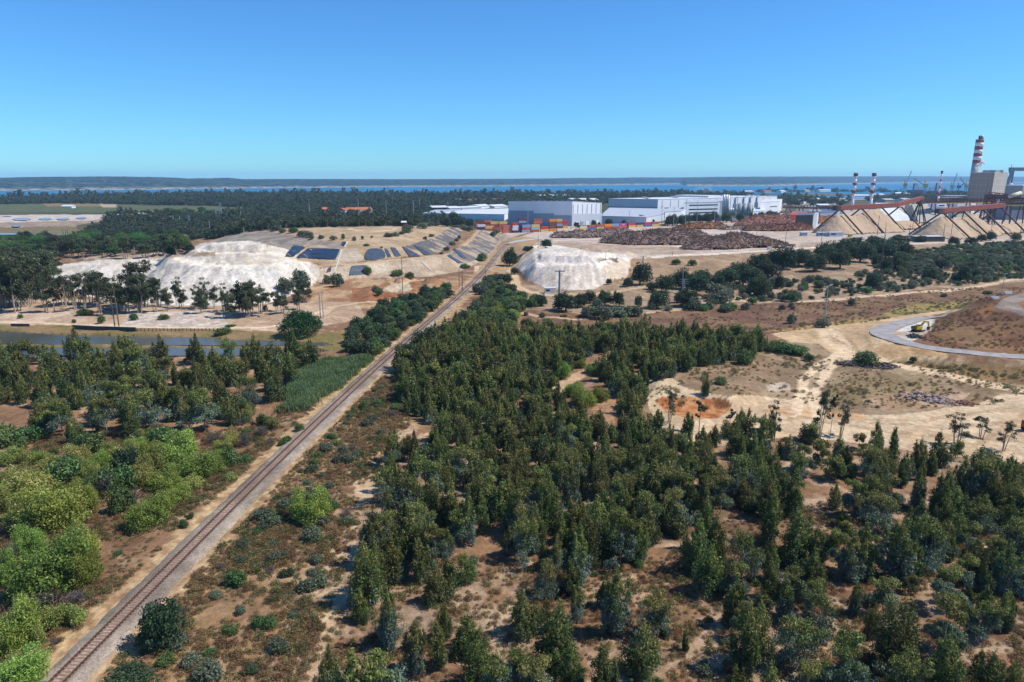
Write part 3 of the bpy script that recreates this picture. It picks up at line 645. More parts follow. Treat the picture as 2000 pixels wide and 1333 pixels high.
bme = npmesh('ballast', BV.reshape(-1, 3)-np.array([tx[0], ty[0], 0]), ((np.arange(n-1)[:, None]*k+np.arange(k-1)[None])[..., None]+np.array([0, k, k+1, 1])[::-1]).reshape(-1, 4), bm_, pcv.reshape(-1, 3), 'POINT', 'soil')
o = bpy.data.objects.new('ballast', bme); COL.objects.link(o); o.parent = track
for s in (-1, 1):
    m = MB()
    off = s*.87
    for (da, dz, w_, h_) in ((0, .50, .10, .06), (0, .42, .17, .10)):
        vs = []; fs = []
        for i in range(len(ty)):
            for (e, g) in ((-w_/2, 0), (w_/2, 0), (w_/2, h_), (-w_/2, h_)):
                vs.append((tx[i]+tn[i, 0]*(off+e), ty[i]+tn[i, 1]*(off+e), tz[i]+dz-.06+g))
        for i in range(len(ty)-1):
            for q in range(4): fs.append((i*4+q, i*4+(q+1) % 4, i*4+4+(q+1) % 4, i*4+4+q))
        m.add(vs, fs)
    m.build('rail', rail_m, track)
sy = np.arange(60, 330, .62)
def sleeper_box(m, y):
    x = float(trk_x(y)); z = float(np.interp(y, ty, tz)); a_ = float(np.interp(y, ty, slope))
    return m.box((x, y, z+.29), (2.6, .26, .1), -atan2(a_, 1))
for y in sy[18:118]: sleeper_box(MB(), y).build('sleeper', slee_m, track)
m = MB()
for i, y in enumerate(sy):
    if not 18 <= i < 118: sleeper_box(m, y)
tag(m.build('sleepers', slee_m, track), kind='stuff')
# ================================================================ works, depots, harbour
white = mat('white_cladding', (.80, .81, .82), .55, .07, .05, streak=True)
bluegrey = mat('grey_cladding', (.58, .61, .65), .6, .10, .06, streak=True)
slate = mat('slate_cladding', (.33, .37, .43), .6, .1, .06, streak=True)
roofm = mat('pale_sheet_roof', (.62, .63, .63), .6, .12, .08)
roofg = mat('grey_sheet_roof', (.42, .44, .47), .65, .15, .08)
conc = mat('weathered_concrete', (.44, .42, .39), .85, .2, .2)
steel = mat('galvanised_steel', (.42, .44, .46), .45, .15, .5, metal=.5)
redsteel = mat('red_oxide_steel', (.31, .095, .062), .7, .2, .3)
darksteel = mat('dark_rusty_steel', (.075, .05, .045), .75, .3, .5)
brownclad = mat('brown_cladding', (.27, .215, .16), .7, .1, .06, streak=True)
beigeclad = mat('beige_cladding', (.40, .355, .29), .7, .08, .06, streak=True)
tile = mat('terracotta_roof', (.42, .13, .06), .85, .2, .5)
glass = mat('dark_window', (.03, .04, .055), .25, .1, .3, spec=.5)
redp = mat('red_paint', (.42, .04, .035), .6, .12, .4)
whitep = mat('white_paint', (.74, .74, .73), .6, .1, .4)
yelp = mat('yellow_paint', (.62, .42, .03), .55, .12, 1.5)
blk = mat('black_rubber', (.02, .02, .022), .8, .2, 1)
woodp = mat('grey_wood_pole', (.16, .125, .095), .9, .25, .8)
bluep = mat('ship_blue_paint', (.02, .045, .19), .5, .1, .05)
def quad_building(name, label, cat, base, tops, wallm, roofmat, band=None, z0=YARD-1, group=None, parapet=.6, windows=None):
    """base: four world corners (front-left, front-right, back-right, back-left); tops: their heights"""
    c = np.mean(base, 0); t = thing(name, label, cat, (c[0], c[1], z0), group)
    MB().prism(base, z0, tops).build('wall', wallm, t)
    cc = np.array(base); inn = c+(cc-c)*1.006
    MB().prism(inn, [a+.02 for a in tops], [a+parapet for a in tops]).build('roof', roofmat, t)
    if band:
        hs, m = band; inn = c+(cc-c)*(1+.25/np.linalg.norm(cc-c, axis=1).min())
        MB().prism(inn, z0, [z0+h for h in hs]).build('plinth', m, t)
    if windows:
        for (i, j, zb, zt, a, b, m) in windows:
            p = cc[i]+(cc[j]-cc[i])*a; q = cc[i]+(cc[j]-cc[i])*b; d = (q-p)/np.linalg.norm(q-p); nn = np.array([d[1], -d[0]])*.3
            if np.dot(nn, (p+q)/2-c) < 0: nn = -nn
            MB().prism([p-nn*.2, q-nn*.2, q+nn*.35, p+nn*.35], zb, zt).build('window', m, t)
    return t
def corners(pl, rl, pc_, rc, pr_, rr, z=YARD):
    a, b, c = PW(pl, rl, z), PW(pc_, rc, z), PW(pr_, rr, z); return [a, b, c, a+c-b]
# high bay warehouse
base = corners(993, 440.5, 1117, 442, 1174, 439.0)
wh_base = base
wh = quad_building('warehouse', 'tall white high-bay warehouse with grey lower cladding behind the stacked containers', 'warehouse', base, [33, 33.5, 30.5, 30.5], white, roofm, band=([14.5, 15.5, 14.5, 13.5], bluegrey))
a_, b_ = np.array(base[0]), np.array(base[1]); d = (b_-a_)/np.linalg.norm(b_-a_); nn = np.array([d[1], -d[0]])
for f0, f1, h in ((0, .4, 21.5), (.4, .72, 18.5), (.72, 1, 16.5)):
    p, q = a_+(b_-a_)*f0+nn*.4, a_+(b_-a_)*f1+nn*.4
    MB().prism([p-nn*.1, q-nn*.1, q+nn*.3, p+nn*.3], YARD-1, YARD+h-4).build('cladding_panel', slate, wh)
p, q = a_+nn*.3, b_+nn*.3
MB().prism([p-nn*.05, q-nn*.05, q+nn*.02, p+nn*.02], YARD, 33).build('cladding_panel', mat('brightened_cladding', (.84, .86, .88), .6, .1, .06, streak=True), wh)  # paler sheet lifts the shaded left wall through its colour
m = MB()
for i in range(7):
    p = a_*.55+np.array(base[2])*.45+(b_-a_)*(i-3)*.09; m = MB(); m.tube([(p[0], p[1], 31), (p[0], p[1], 34)], .8, 8).build('roof_vent', steel, wh)
# long white factory
base = corners(1188, 413.5, 1284, 415.5, 1516, 405.0)
fac = quad_building('factory_building', 'very long white factory hall stretching right with a shaded grey end wall', 'factory', base, [26, 26, 25.5, 25.5], white, roofm, parapet=.8)
a_, b_, c_ = [np.array(v) for v in base[:3]]
d = (b_-a_)/np.linalg.norm(b_-a_); nn = np.array([d[1], -d[0]])
MB().prism([a_+nn*.05, b_+nn*.05, b_+nn*.3, a_+nn*.3], YARD-1, 25.8).build('shade_toned_end_wall', bluegrey, fac)  # grey sheet over the white hall puts the end wall's shade into colour
MB().prism([a_+nn*.3, b_+nn*.3, b_+nn*.6, a_+nn*.6], YARD-1, 14).build('plinth', slate, fac)
for i in range(14):
    p = b_+(c_-b_)*(i+.5)/14+(a_-b_)*(.3+.25*(i % 3)); MB().box((p[0], p[1], 27.5), (6, 5, 2.4), .7).build('roof_vent', roofg, fac)
p = a_*.5+c_*.5; MB().prism([p+(-40, 20), p+(10, -25), p+(40, 0), p+(-10, 50)], 26, 30).build('roof_penthouse', roofm, fac)
d2 = (c_-b_)/np.linalg.norm(c_-b_); n2 = np.array([d2[1], -d2[0]])
for i in range(9):
    p = b_+(c_-b_)*(.05+.1*i)+n2*.02; q = p+d2*(7 if i % 3 else 12)
    MB().prism([p, q, q+n2*.35, p+n2*.35], YARD-.5, YARD+(6 if i % 3 else 8)).build('loading_door', [slate, glass, bluegrey][i % 3], fac)
for i in range(16):
    p = b_+(c_-b_)*(.03+.06*i)+n2*.03; MB().prism([p, p+d2*.9, p+d2*.9+n2*.5, p+n2*.5], YARD-.5, 25.2).build('downpipe', bluegrey, fac)
for (p0, p1, ht) in ((a_, b_, 25.9),):
    for i in range(6):
        p = p0+(p1-p0)*(.08+.16*i)+nn*.62; q = p+d*5; MB().prism([p, q, q+nn*.2, p+nn*.2], YARD, YARD+5.5).build('loading_door', glass if i % 2 else white, fac)
b2, c2_ = np.array(wh_base[1]), np.array(wh_base[2]); d3 = (c2_-b2)/np.linalg.norm(c2_-b2); n3_ = np.array([d3[1], -d3[0]])
for i in range(5):
    p = b2+(c2_-b2)*(.1+.18*i)+n3_*.27; q = p+d3*4.5; MB().prism([p, q, q+n3_*.3, p+n3_*.3], YARD-.5, YARD+5).build('loading_door', slate if i % 2 else white, wh)
for i in range(7):
    p = b2+(c2_-b2)*(.03+.155*i)+n3_*.03; MB().prism([p, p+d3*.7, p+d3*.7+n3_*.4, p+n3_*.4], YARD+14.6, 30.2).build('downpipe', bluegrey, wh)
# low depot in front of it
base = corners(1150, 436, 1240, 440, 1335, 432)
base = [PW(1172, 437, YARD), PW(1262, 439, YARD), PW(1345, 420, YARD), PW(1190, 418, YARD)]
quad_building('depot_building', 'low wide depot with flat grey roof between the two white halls', 'depot', base, [14, 13.5, 13, 14], bluegrey, roofg)
base = [PW(1298, 431, YARD), PW(1330, 429, YARD), PW(1345, 420, YARD), PW(1305, 421, YARD)]
quad_building('annex_building', 'plain pale annex against the long factory with a small dark canopy', 'annex', base, [16, 16, 16, 16], white, roofg, windows=[(0, 1, 5, 10, .1, .5, glass)])
base = [PW(1335, 424, YARD), PW(1403, 422, YARD), PW(1413, 415, YARD), PW(1345, 416, YARD)]
quad_building('office_block', 'white office block with three dark ribbon windows beside the silos', 'office block', base, [25, 25, 25, 25], white, roofg, windows=[(0, 1, z, z+1.8, .14, .96, glass) for z in (9.5, 14.5, 20.5)])
base = [PW(1401, 421.5, YARD), PW(1411, 421, YARD), PW(1416, 416, YARD), PW(1405, 416, YARD)]
quad_building('process_tower', 'dark blue process block between the office block and the tall silos', 'process block', base, [26, 26, 26, 26], slate, roofg)
def cyl(name, label, cat, px, row, w, top, m, group, dome=False):
    p = PW(px, row, YARD); s = pxm(p[0], p[1], YARD); r = w/s/2; zt = zrow(top, p[1])
    t = thing(name, label, cat, (p[0], p[1], YARD), group)
    MB().tube([(p[0], p[1], YARD-1), (p[0], p[1], zt)], r, 16).build('shell', m, t, True)
    MB().tube([(p[0], p[1], zt+.02), (p[0], p[1], zt+r*.35), (p[0], p[1], zt+r*.5)], [r*1.03, r*.5, r*.1], 16).build('roof', steel, t)
    return t
for i, px in enumerate((1411.5, 1414.5, 1417.5, 1420.5)):
    cyl('silo', ('leftmost', 'second', 'third', 'rightmost')[i]+' of the four tall slim silos standing against the white factory', 'silo', px, 421, 3.4, 380.5+.5*(i % 2), steel, 'tall slim silos beside the factory')
for i, px in enumerate((1444, 1453, 1463)):
    cyl('storage_tank', ('left', 'middle', 'right')[i]+' of the three stout grey storage tanks in front of the factory', 'storage tank', px, 421, 9, 399, conc, 'stout storage tanks before the factory')
for i in range(4):
    cyl('small_tank', ('first', 'second', 'third', 'fourth')[i]+' small tank from the tall silos, low beside the stout tanks', 'tank', 1424+i*3.3, 421, 2.8, 407, steel, 'small tanks beside the stout tanks')
for i, px in enumerate((1434, 1450, 1462.5, 1476)):
    p = PW(px, 414+(-1.2*i), YARD); zt = zrow(385-.5*i, p[1])
    t = thing('exhaust_duct', ('first', 'second', 'third', 'fourth')[i]+' bent exhaust duct right of the tall silos on the factory wall', 'duct', (p[0], p[1], YARD), 'bent exhaust ducts on the factory wall')
    MB().tube([(p[0], p[1], YARD-1), (p[0], p[1], zt-4), (p[0]+1, p[1]+.6, zt-1.2), (p[0]+5, p[1]+4, zt)], [1.9, 1.9, 1.6, 1.3], 10).build('pipe', steel, t, True)
    MB().box((p[0], p[1], YARD+6), (5, 5, 14)).build('filter_box', bluegrey, t)
base = [PW(1484, 420, YARD), PW(1520, 418, YARD), PW(1526, 411, YARD), PW(1490, 412, YARD)]
quad_building('plant_house', 'stepped white plant house with bright blue doors at the factory end', 'plant house', base, [24, 24, 24, 24], white, roofm, windows=[(0, 1, 4.5, 9, .45, .62, mat('bright_blue_door', (.02, .17, .5), .5)), (0, 1, 4.5, 9, .72, .95, mat('bright_blue_door', (.02, .17, .5), .5)), (0, 1, 16, 17.2, .5, .9, glass)])
base = [PW(1470, 424, YARD), PW(1494, 423, YARD), PW(1494, 416, YARD), PW(1472, 417, YARD)]
quad_building('pump_house', 'low white pump house with dark openings right of the stout tanks', 'pump house', base, [13, 13, 13, 13], white, roofm, windows=[(0, 1, 6, 10, .1, .3, glass), (0, 1, 6, 10, .45, .8, glass)])
# depots left of the high bay
def shed(name, label, px0, r0, px1, r1, depth, h, rise, m1=white, m2=roofm, z=0., cat='shed', skew=0.):
    a, b = PW(px0, r0, z), PW(px1, r1, z); d = (b-a)/np.linalg.norm(b-a); n = np.array([-d[1], d[0]])
    if n[1] < 0: n = -n
    n = n+d*skew
    c, e = b+n*depth, a+n*depth; ct = (a+b+c+e)/4
    t = thing(name, label, cat, (ct[0], ct[1], z))
    MB().prism([a, b, c, e], z-1, z+h).build('wall', m1, t)
    ra, rb = a+n*depth*.5, b+n*depth*.5
    o = .6*d; n2 = n/np.linalg.norm(n)*.6
    vs = [(*(a-o-n2), z+h-.1), (*(b+o-n2), z+h-.1), (*(rb+o), z+h+rise), (*(ra-o), z+h+rise), (*(c+o+n2), z+h-.1), (*(e-o+n2), z+h-.1)]
    MB().add(vs, [(0, 1, 2, 3), (3, 2, 4, 5), (0, 3, 5), (1, 4, 2), (0, 5, 4, 1)]).build('roof', m2, t)
    return t
base = [PW(858, 427, 2), PW(985, 436, 2), PW(1010, 421, 2), PW(905, 419, 2)]
quad_building('depot_building', 'broad low depot with pale flat roof left of the high-bay warehouse', 'depot', base, [9, 13, 13, 9], white, roofm, z0=1)
base = [PW(825, 424, 2), PW(862, 425, 2), PW(900, 417, 2), PW(850, 416.5, 2)]
quad_building('depot_building', 'low grey-roofed depot at the edge of the wood behind the landfill', 'depot', base, [7, 8, 8, 7], bluegrey, roofg, z0=1)
shed('storage_shed', 'white shed with dark open front left of the far depots', 845, 417, 875, 416.5, 40, 10, 2.5, glass, roofm)  # walls in dark window material; shade of the open front put into colour
shed('storage_shed', 'white curved-roof shed second from left among the far depots', 879, 416, 900, 415.5, 40, 8, 3)
shed('storage_shed', 'long pale shed behind trees left of the high-bay warehouse', 903, 415, 940, 413.5, 35, 8, 2, bluegrey, roofm)
shed('storage_shed', 'bright white gabled shed right behind the far depots', 938, 413, 960, 411.5, 30, 9, 3)
shed('storage_shed', 'small white shed touching the high-bay warehouse on its left', 966, 412, 992, 410.5, 30, 8, 3)
redr = mat('dull_red_roof', (.23, .085, .06), .85, .25, .1)
for (a_, b_, r_, lab) in ((899, 912, 398, 'leftmost'), (914, 930, 399, 'second'), (932, 955, 398.5, 'third'), (968, 992, 396.5, 'rightmost')):
    shed('red_roofed_hall', lab+' of four dull red-roofed halls in the wood beyond the depots', a_, r_, b_, r_-.3, 60, 6, 5, beigeclad, redr)
shed('storage_shed', 'small white roofed store behind the red roofed halls in the wood', 1003, 392, 1012, 391.8, 40, 7, 3)
shed('storage_shed', 'long grey shed in the pines above the high-bay warehouse', 1058, 391, 1114, 388.5, 50, 11, 3, bluegrey, roofg)
shed('red_roofed_hall', 'orange roofed house right of the long grey shed in the pines', 1096, 393, 1107, 392.5, 30, 5, 4, white, tile)
for i, (a_, b_) in enumerate(((1120, 1131), (1138, 1152), (1158, 1170))):
    shed('storage_shed', ('left', 'middle', 'right')[i]+' of three white sheds peeping over the high-bay warehouse roof', a_, 402, b_, 401.5, 30, 13, 3)
# farm with red tiled roofs
shed('farm_house', 'small white house with red tiled roof left of a round tree', 636, 417.5, 648, 416, 22, 6, 4, whitep, tile, cat='house')
shed('farm_house', 'long white farmhouse with orange tiled roof in front of the pine wood', 680, 418, 728, 416.5, 18, 6, 4.5, whitep, tile, cat='house')
shed('farm_house', 'white farmhouse gable beside the long orange-roofed farmhouse', 675, 418.5, 681, 418, 18, 6.5, 3.5, whitep, tile, cat='house')
shed('farm_hut', 'tiny hut with orange roof under the stone pines at the left', 38, 477.5, 50, 477, 8, 4.5, 2.5, whitep, tile, cat='hut')
for i, (a_, b_, r_) in enumerate(((227, 240, 427.5), (244, 256, 427), (268, 280, 424.5), (120, 140, 407))):
    shed('farm_hut', ('white roofed hut', 'pink roofed hut', 'pale long hut', 'tiny white hut')[i]+(' at the right end of the salt pans' if i < 3 else ' among the fields beyond the salt pans'), a_, r_, b_, r_, 14, 4, 2.5, whitep, [whitep, tile, roofm, roofm][i], cat='hut')
# hut on the landfill
p = hit1(789, 442.5)
t = thing('red_hut', 'small dark red hut with pale roof on top of the landfill', 'hut', tuple(p)); x, y, z = p
MB().box((x, y, z+1.7), (4.2, 3.2, 3.9), .2).build('wall', mat('maroon_paint', (.20, .02, .03), .7), t)
MB().add([(x-2.4, y-2, z+3.67), (x+2.4, y-2, z+3.67), (x+2.4, y, z+4.9), (x-2.4, y, z+4.9), (x+2.4, y+2, z+3.67), (x-2.4, y+2, z+3.67)], [(0, 1, 2, 3), (3, 2, 4, 5), (0, 3, 5), (1, 4, 2), (0, 5, 4, 1)]).build('roof', whitep, t)
MB().box((x-.5, y-1.75, z+1.1), (1.1, .2, 2.2), .2).build('door', glass, t)

# ---------------------------------------------------------------- shipping containers
CC = {'red': (.58, .05, .04), 'rust': (.40, .12, .065), 'maroon': (.22, .05, .055), 'yellow': (.66, .46, .17), 'orange': (.75, .29, .03), 'blue': (.07, .15, .38), 'steel blue': (.24, .36, .50), 'navy': (.04, .06, .15), 'white': (.68, .68, .67), 'mint': (.24, .52, .44), 'magenta': (.62, .03, .26), 'salmon': (.52, .16, .11), 'brown': (.19, .085, .045)}
CDIR = np.array([.83, .56]); CROT = atan2(.56, .83); CL, CW, CH = 10.8, 2.45, 2.6
def container_bm():
    m = MB()
    m.box((0, 0, CH/2), (CL-.1, CW-.12, CH-.12))
    n = 22
    for i in range(n):
        x = -CL/2+.4+(CL-.8)*i/(n-1)
        for s in (-1, 1): m.box((x, s*(CW/2-.05), CH/2), (.22, .07, CH-.3))
    for sx in (-1, 1):
        for sy in (-1, 1): m.box((sx*(CL/2-.08), sy*(CW/2-.08), CH/2), (.16, .16, CH))
    for sy in (-1, 1):
        for zz in (.09, CH-.09): m.box((0, sy*(CW/2-.07), zz), (CL-.33, .14, .17))
    for sy in (-.42, .42): m.box((CL/2-.03, sy*CW/2, CH/2), (.06, CW*.4, CH-.4))
    return m
CME = {}
_first = container_bm()
def container(px, row, colour, lvl, label, rot=CROT, size=1., z=YARD):
    p = PW(px, row, z)
    if colour not in CME:
        o = _first.build('shipping_container', mat('container_'+colour.replace(' ', '_'), CC[colour], .6, .16, .6)); CME[colour] = o.data
    else:
        o = bpy.data.objects.new('shipping_container', CME[colour]); COL.objects.link(o)
    j = random.Random(int(px*7+lvl)).uniform(-.25, .25)
    o.location = (p[0]+j, p[1]+j*.5, z+lvl*(CH+.02)); o.rotation_euler = (0, 0, rot); o.scale = (size, 1, 1)
    tag(o, label, 'shipping container', 'shipping containers stacked in the yard'); return o
LV = ['on the ground', 'second tier', 'third tier', 'fourth tier']
def stack(px, row, cols, where, rot=CROT, size=1.):
    for i, c in enumerate(cols):
        if c: container(px, row, c, i, '%s container, %s of %s' % (c, LV[i], where), rot, size)
row_ = [(1139, ['yellow']), (1155, ['blue', 'rust']), (1171, ['yellow', 'rust']), (1186.5, ['red', 'orange']), (1201, ['rust', 'steel blue']), (1215.5, ['salmon', 'magenta']), (1233.5, ['yellow', 'red']), (1249, ['yellow', 'navy']), (1264, ['blue', 'red']), (1279, ['yellow', 'rust']), (1293, ['yellow'])]
nth = ['first', 'second', 'third', 'fourth', 'fifth', 'sixth', 'seventh', 'eighth', 'ninth', 'tenth', 'last']
for i, (px, cols) in enumerate(row_):
    stack(px, 450-(px-1139)*.055, cols, 'the %s stack in the long container row' % nth[i])
stack(1224.5, 445, ['red', 'maroon'], 'the stack tucked behind the magenta container')
sd = CROT-.12
for px, row, cols, w, rot, sz in [
    (990.5, 455.5, ['salmon', 'salmon', 'salmon'], 'the nearest salmon stack left of the white ones', sd, .95),
    (971.5, 453.5, ['salmon', 'rust'], 'the stack just left of the nearest salmon stack', sd, .95),
    (955, 451.5, ['rust', 'yellow'], 'the stack at the landfill edge', sd, .9),
    (966, 447, ['rust', 'rust', 'yellow'], 'the yellow topped stack behind the landfill edge', sd, .9),
    (982, 447, ['salmon', 'rust', 'yellow'], 'the yellow topped stack behind the salmon ones', sd, .9),
    (940, 448, ['navy', 'white'], 'the white and navy stack at far left', sd, .9),
    (932, 446, ['rust', 'red'], 'the leftmost red stack of the yard', sd, .5),
    (1006, 455.2, ['navy', 'white', 'white', 'red'], 'the tall white stack with a red top', sd, .6),
    (1014, 454.6, ['navy', 'navy', 'navy'], 'the navy stack right of the white ones', sd, .45),
    (1027, 454.3, ['steel blue', 'red', 'steel blue'], 'the blue and red stack before the warehouse', sd, .9),
    (1045, 453.6, ['red', 'mint', 'yellow'], 'the stack with the mint container', sd, .9),
    (1063, 452.8, ['yellow', 'red'], 'the stack right of the mint container', sd, .85),
    (1080, 452, ['orange'], 'the right end of the front line', sd, .85),
    (1020, 445, ['navy', 'navy', 'steel blue', 'maroon'], 'the back stack under the warehouse wall', sd, .9),
    (1050, 446, ['navy', 'maroon', 'salmon', 'rust'], 'the tall back stack with a salmon tier', sd, 1.),
    (1079, 447, ['brown', 'brown', 'brown', 'orange'], 'the big brown block before the warehouse', sd, .8),
    (1092, 446.5, ['maroon', 'steel blue', 'rust', 'yellow'], 'the mixed block right of the brown one', sd, .7),
    (1103, 446, ['yellow', 'rust', 'red'], 'the right end of the mixed block', sd, .6),
    (938, 444, ['maroon', 'maroon', 'brown'], 'the maroon stack at the back left', sd, .9),
    (953, 443.5, ['salmon', 'maroon', 'salmon'], 'the salmon stack at the back left', sd, .9),
    (1337, 440.6, ['white'], 'the siding near the lamp masts', sd, .55), (1351, 440, ['salmon'], 'the siding between two white ones', sd, .9), (1363, 439.6, ['orange'], 'the siding beside the blue loader', sd, .45), (1372.5, 439.4, ['white'], 'the right end of the siding', sd, .5),
    (1402, 436.2, ['rust', 'navy'], 'the pair between the yard trees', sd, .8), (1433, 435, ['rust', 'steel blue'], 'the pair beside the dark round tree', sd, .7)]:
    stack(px, row, cols, w, rot, sz)
# lettering on the magenta container and the red one
for nm, px, lvl, txt in (('magenta', 1215.5, 1, 'ONE'),):
    t = [o for o in COL.objects if o.name.startswith('shipping_container') and o['label'].startswith('magenta')][0]
    c = bpy.data.curves.new('lettering', 'FONT'); c.body = txt; c.size = 2.1; c.align_x = 'CENTER'; c.extrude = .02
    q = bpy.data.objects.new('lettering', c); COL.objects.link(q); bpy.context.view_layer.update()
    me = bpy.data.meshes.new_from_object(q.evaluated_get(bpy.context.evaluated_depsgraph_get())); bpy.data.objects.remove(q)
    me.materials.clear(); me.materials.append(whitep); o = bpy.data.objects.new('lettering', me); COL.objects.link(o); o.parent = t
    o.location = (0, -CW/2-.08, .65); o.rotation_euler = (pi/2, 0, 0)

# ---------------------------------------------------------------- heaps of logs and wood chips
def heap(name, label, cat, axis, halfw, heights, m, group=None, rough=1., logs=None, res=1.6, sharp=False):
    A = np.array(axis, float); lo = A.min(0)-max(halfw)-3; hi = A.max(0)+max(halfw)+3
    X, Y = np.meshgrid(np.arange(lo[0], hi[0], res), np.arange(lo[1], hi[1], res))
    L_ = np.concatenate([[0], np.cumsum(np.linalg.norm(np.diff(A, axis=0), axis=1))])
    best = np.full(X.shape, -1e9)
    for i in range(len(A)-1):
        n_ = max(2, int((L_[i+1]-L_[i])/res))
        for s in np.linspace(0, 1, n_):
            c = A[i]+(A[i+1]-A[i])*s; h = heights[i]+(heights[i+1]-heights[i])*s; w_ = halfw[i]+(halfw[i+1]-halfw[i])*s
            d = np.hypot(X-c[0], Y-c[1])/w_
            z = h*(1-d) if sharp else h*np.clip(1-d**2.1, 0, 1)**.95
            best = np.maximum(best, np.where(d < 1, z, -1))
    Z = best+((fbm(X/7, Y/7, 71)-.5)*2.6+(fbm(X/2.2, Y/2.2, 72, 2)-.5)*1.6)*rough*np.clip(best/3, 0, 1)
    keep = best > -.5
    base = HT(X, Y); c = A.mean(0); zc = float(HT(c[0], c[1])); idx = -np.ones(X.shape, int); idx[keep] = np.arange(keep.sum())
    v = np.stack([X-c[0], Y-c[1], np.where(best > 0, Z, -1)+base-zc], -1)[keep]
    q = np.stack([idx[:-1, :-1], idx[:-1, 1:], idx[1:, 1:], idx[1:, :-1]], -1).reshape(-1, 4); q = q[(q >= 0).all(1)]
    me = npmesh(name, v, q, m, smooth=not logs)
    if logs:
        rng = np.random.default_rng(int(abs(c[0])*10)); mb = MB(); zi = Z
        ks = np.argwhere(best > .4)
        for kx in rng.choice(len(ks), logs):
            i, j = ks[kx]; p = np.array([X[i, j]-c[0], Y[i, j]-c[1], Z[i, j]+base[i, j]-zc+rng.uniform(-.1, .5)])
            d = rng.normal(size=3)*(1, 1, .35); d /= np.linalg.norm(d); ll = rng.uniform(1.2, 2.6)
            mb.beam(p-d*ll, p+d*ll, .34, .34)
        n0 = len(me.vertices)
        me2 = bpy.data.meshes.new('t'); me2.from_pydata(mb.v, [], mb.f); me2.materials.append(m)
        import bmesh
        b = bmesh.new(); b.from_mesh(me); b.from_mesh(me2); b.to_mesh(me); b.free(); bpy.data.meshes.remove(me2)
    o = bpy.data.objects.new(name, me); COL.objects.link(o); o.location = (c[0], c[1], zc)
    return tag(o, label, cat, group)
def heap_mat(name, c1, c2, c3, sc):
    m, N, L, P = nmat(name); pos = worldpos(N)
    f = noise(N, L, pos, sc, 6, .75); g = noise(N, L, pos, sc*.18, 4, .6)
    col = mix(N, L, c1, c2, ramp(N, L, f, .38, .62)); col = mix(N, L, col, c3, ramp(N, L, g, .45, .68, 0, .7))
    L.new(col, P.inputs['Base Color']); P.inputs['Roughness'].default_value = .95; P.inputs['Specular IOR Level'].default_value = .1
    b = N.new('ShaderNodeBump'); b.inputs['Strength'].default_value = 1; b.inputs['Distance'].default_value = .7; L.new(f, b.inputs['Height']); L.new(b.outputs[0], P.inputs['Normal'])
    return m
logm = heap_mat('purplish_logs', (.12, .075, .06), (.34, .235, .19), (.25, .135, .08), .9)
logg = heap_mat('greyish_logs', (.14, .095, .08), (.33, .245, .20), (.23, .145, .095), .9)
logo = heap_mat('orange_logs', (.13, .06, .03), (.40, .21, .09), (.24, .09, .04), .9)
logr = heap_mat('reddish_logs', (.13, .06, .045), (.31, .155, .11), (.25, .10, .06), .9)
chip = heap_mat('wood_chips', (.42, .295, .185), (.54, .395, .26), (.46, .315, .20), .5)
def AX(*pts): return [tuple(PW(a, b, YARD)) for a, b in pts]
G1 = 'log piles in the yard'
heap('log_pile', 'long greyish log pile at the left end of the yard', 'log pile', AX((1092, 464), (1130, 463.5), (1175, 462), (1218, 461)), [9, 13, 13, 11], [4.5, 6, 6.5, 7], logg, G1, logs=700)
heap('log_pile', 'largest purplish log pile across the middle of the yard', 'log pile', AX((1192, 474), (1235, 475), (1290, 474), (1345, 474), (1380, 477)), [10, 20, 26, 24, 12], [5, 9, 11.5, 11, 6], logm, G1, logs=2200)
heap('log_pile', 'dark log pile tapering to the right in front of the largest pile', 'log pile', AX((1352, 487), (1400, 485), (1440, 481), (1490, 482), (1545, 485)), [9, 16, 18, 13, 4], [4.5, 8.5, 11, 7, 2.5], logm, G1, logs=1800)
heap('log_pile', 'small orange-brown log pile near the white containers', 'log pile', AX((1330, 447.5), (1360, 447), (1405, 446.5)), [8, 12, 9], [4, 6.5, 6], logo, G1, logs=500)
heap('log_pile', 'grey low bark heap right of the orange-brown log pile', 'log pile', AX((1412, 449), (1450, 447.5)), [7, 8], [3.5, 2.5], logg, G1, logs=120)
heap('log_pile', 'reddish log pile below the dark open shed', 'log pile', AX((1448, 441), (1490, 438.5), (1530, 438)), [10, 24, 18], [5, 12, 10], logr, G1, logs=700)
heap('log_pile', 'long dark red log pile along the far yard road', 'log pile', AX((1462, 451), (1510, 451), (1570, 449.5)), [8, 12, 10], [5, 7, 6.5], logr, G1, logs=900)
heap('bark_heap', 'reddish bark heap behind the dark open shed', 'bark heap', AX((1545, 424), (1590, 422)), [16, 16], [7, 6], logr, logs=200)
heap('bark_heap', 'brown bark heap left of the first chip pile', 'bark heap', AX((1592, 436), (1620, 434)), [14, 12], [7, 8], logo, logs=200)
A0 = np.array((338., 718.)); GD = np.array((.876, .482)); GN = np.array((.482, -.876))
B0 = A0+GD*0; 
c1 = [tuple(A0+GD*s+GN*2) for s in (-4, 12, 22, 44, 62, 74, 86)]
heap('wood_chip_pile', 'big tan wood chip pile under the left conveyor gallery', 'wood chip pile', c1, [23, 22.5, 22, 27.5, 29, 20, 14], [18.5, 17.5, 17, 22.5, 24, 15, 8], chip, 'wood chip piles', rough=.8, res=1.2, sharp=True)
C0 = np.array((413., 668.))
c2 = [tuple(C0+GD*s+GN*2) for s in (-2, 14, 30, 50, 62, 76)]
heap('wood_chip_pile', 'big tan wood chip pile under the right conveyor gallery', 'wood chip pile', c2, [26, 22, 21, 27, 23, 17], [19.5, 16.5, 16, 21.5, 16, 7], chip, 'wood chip piles', rough=.8, res=1.2, sharp=True)
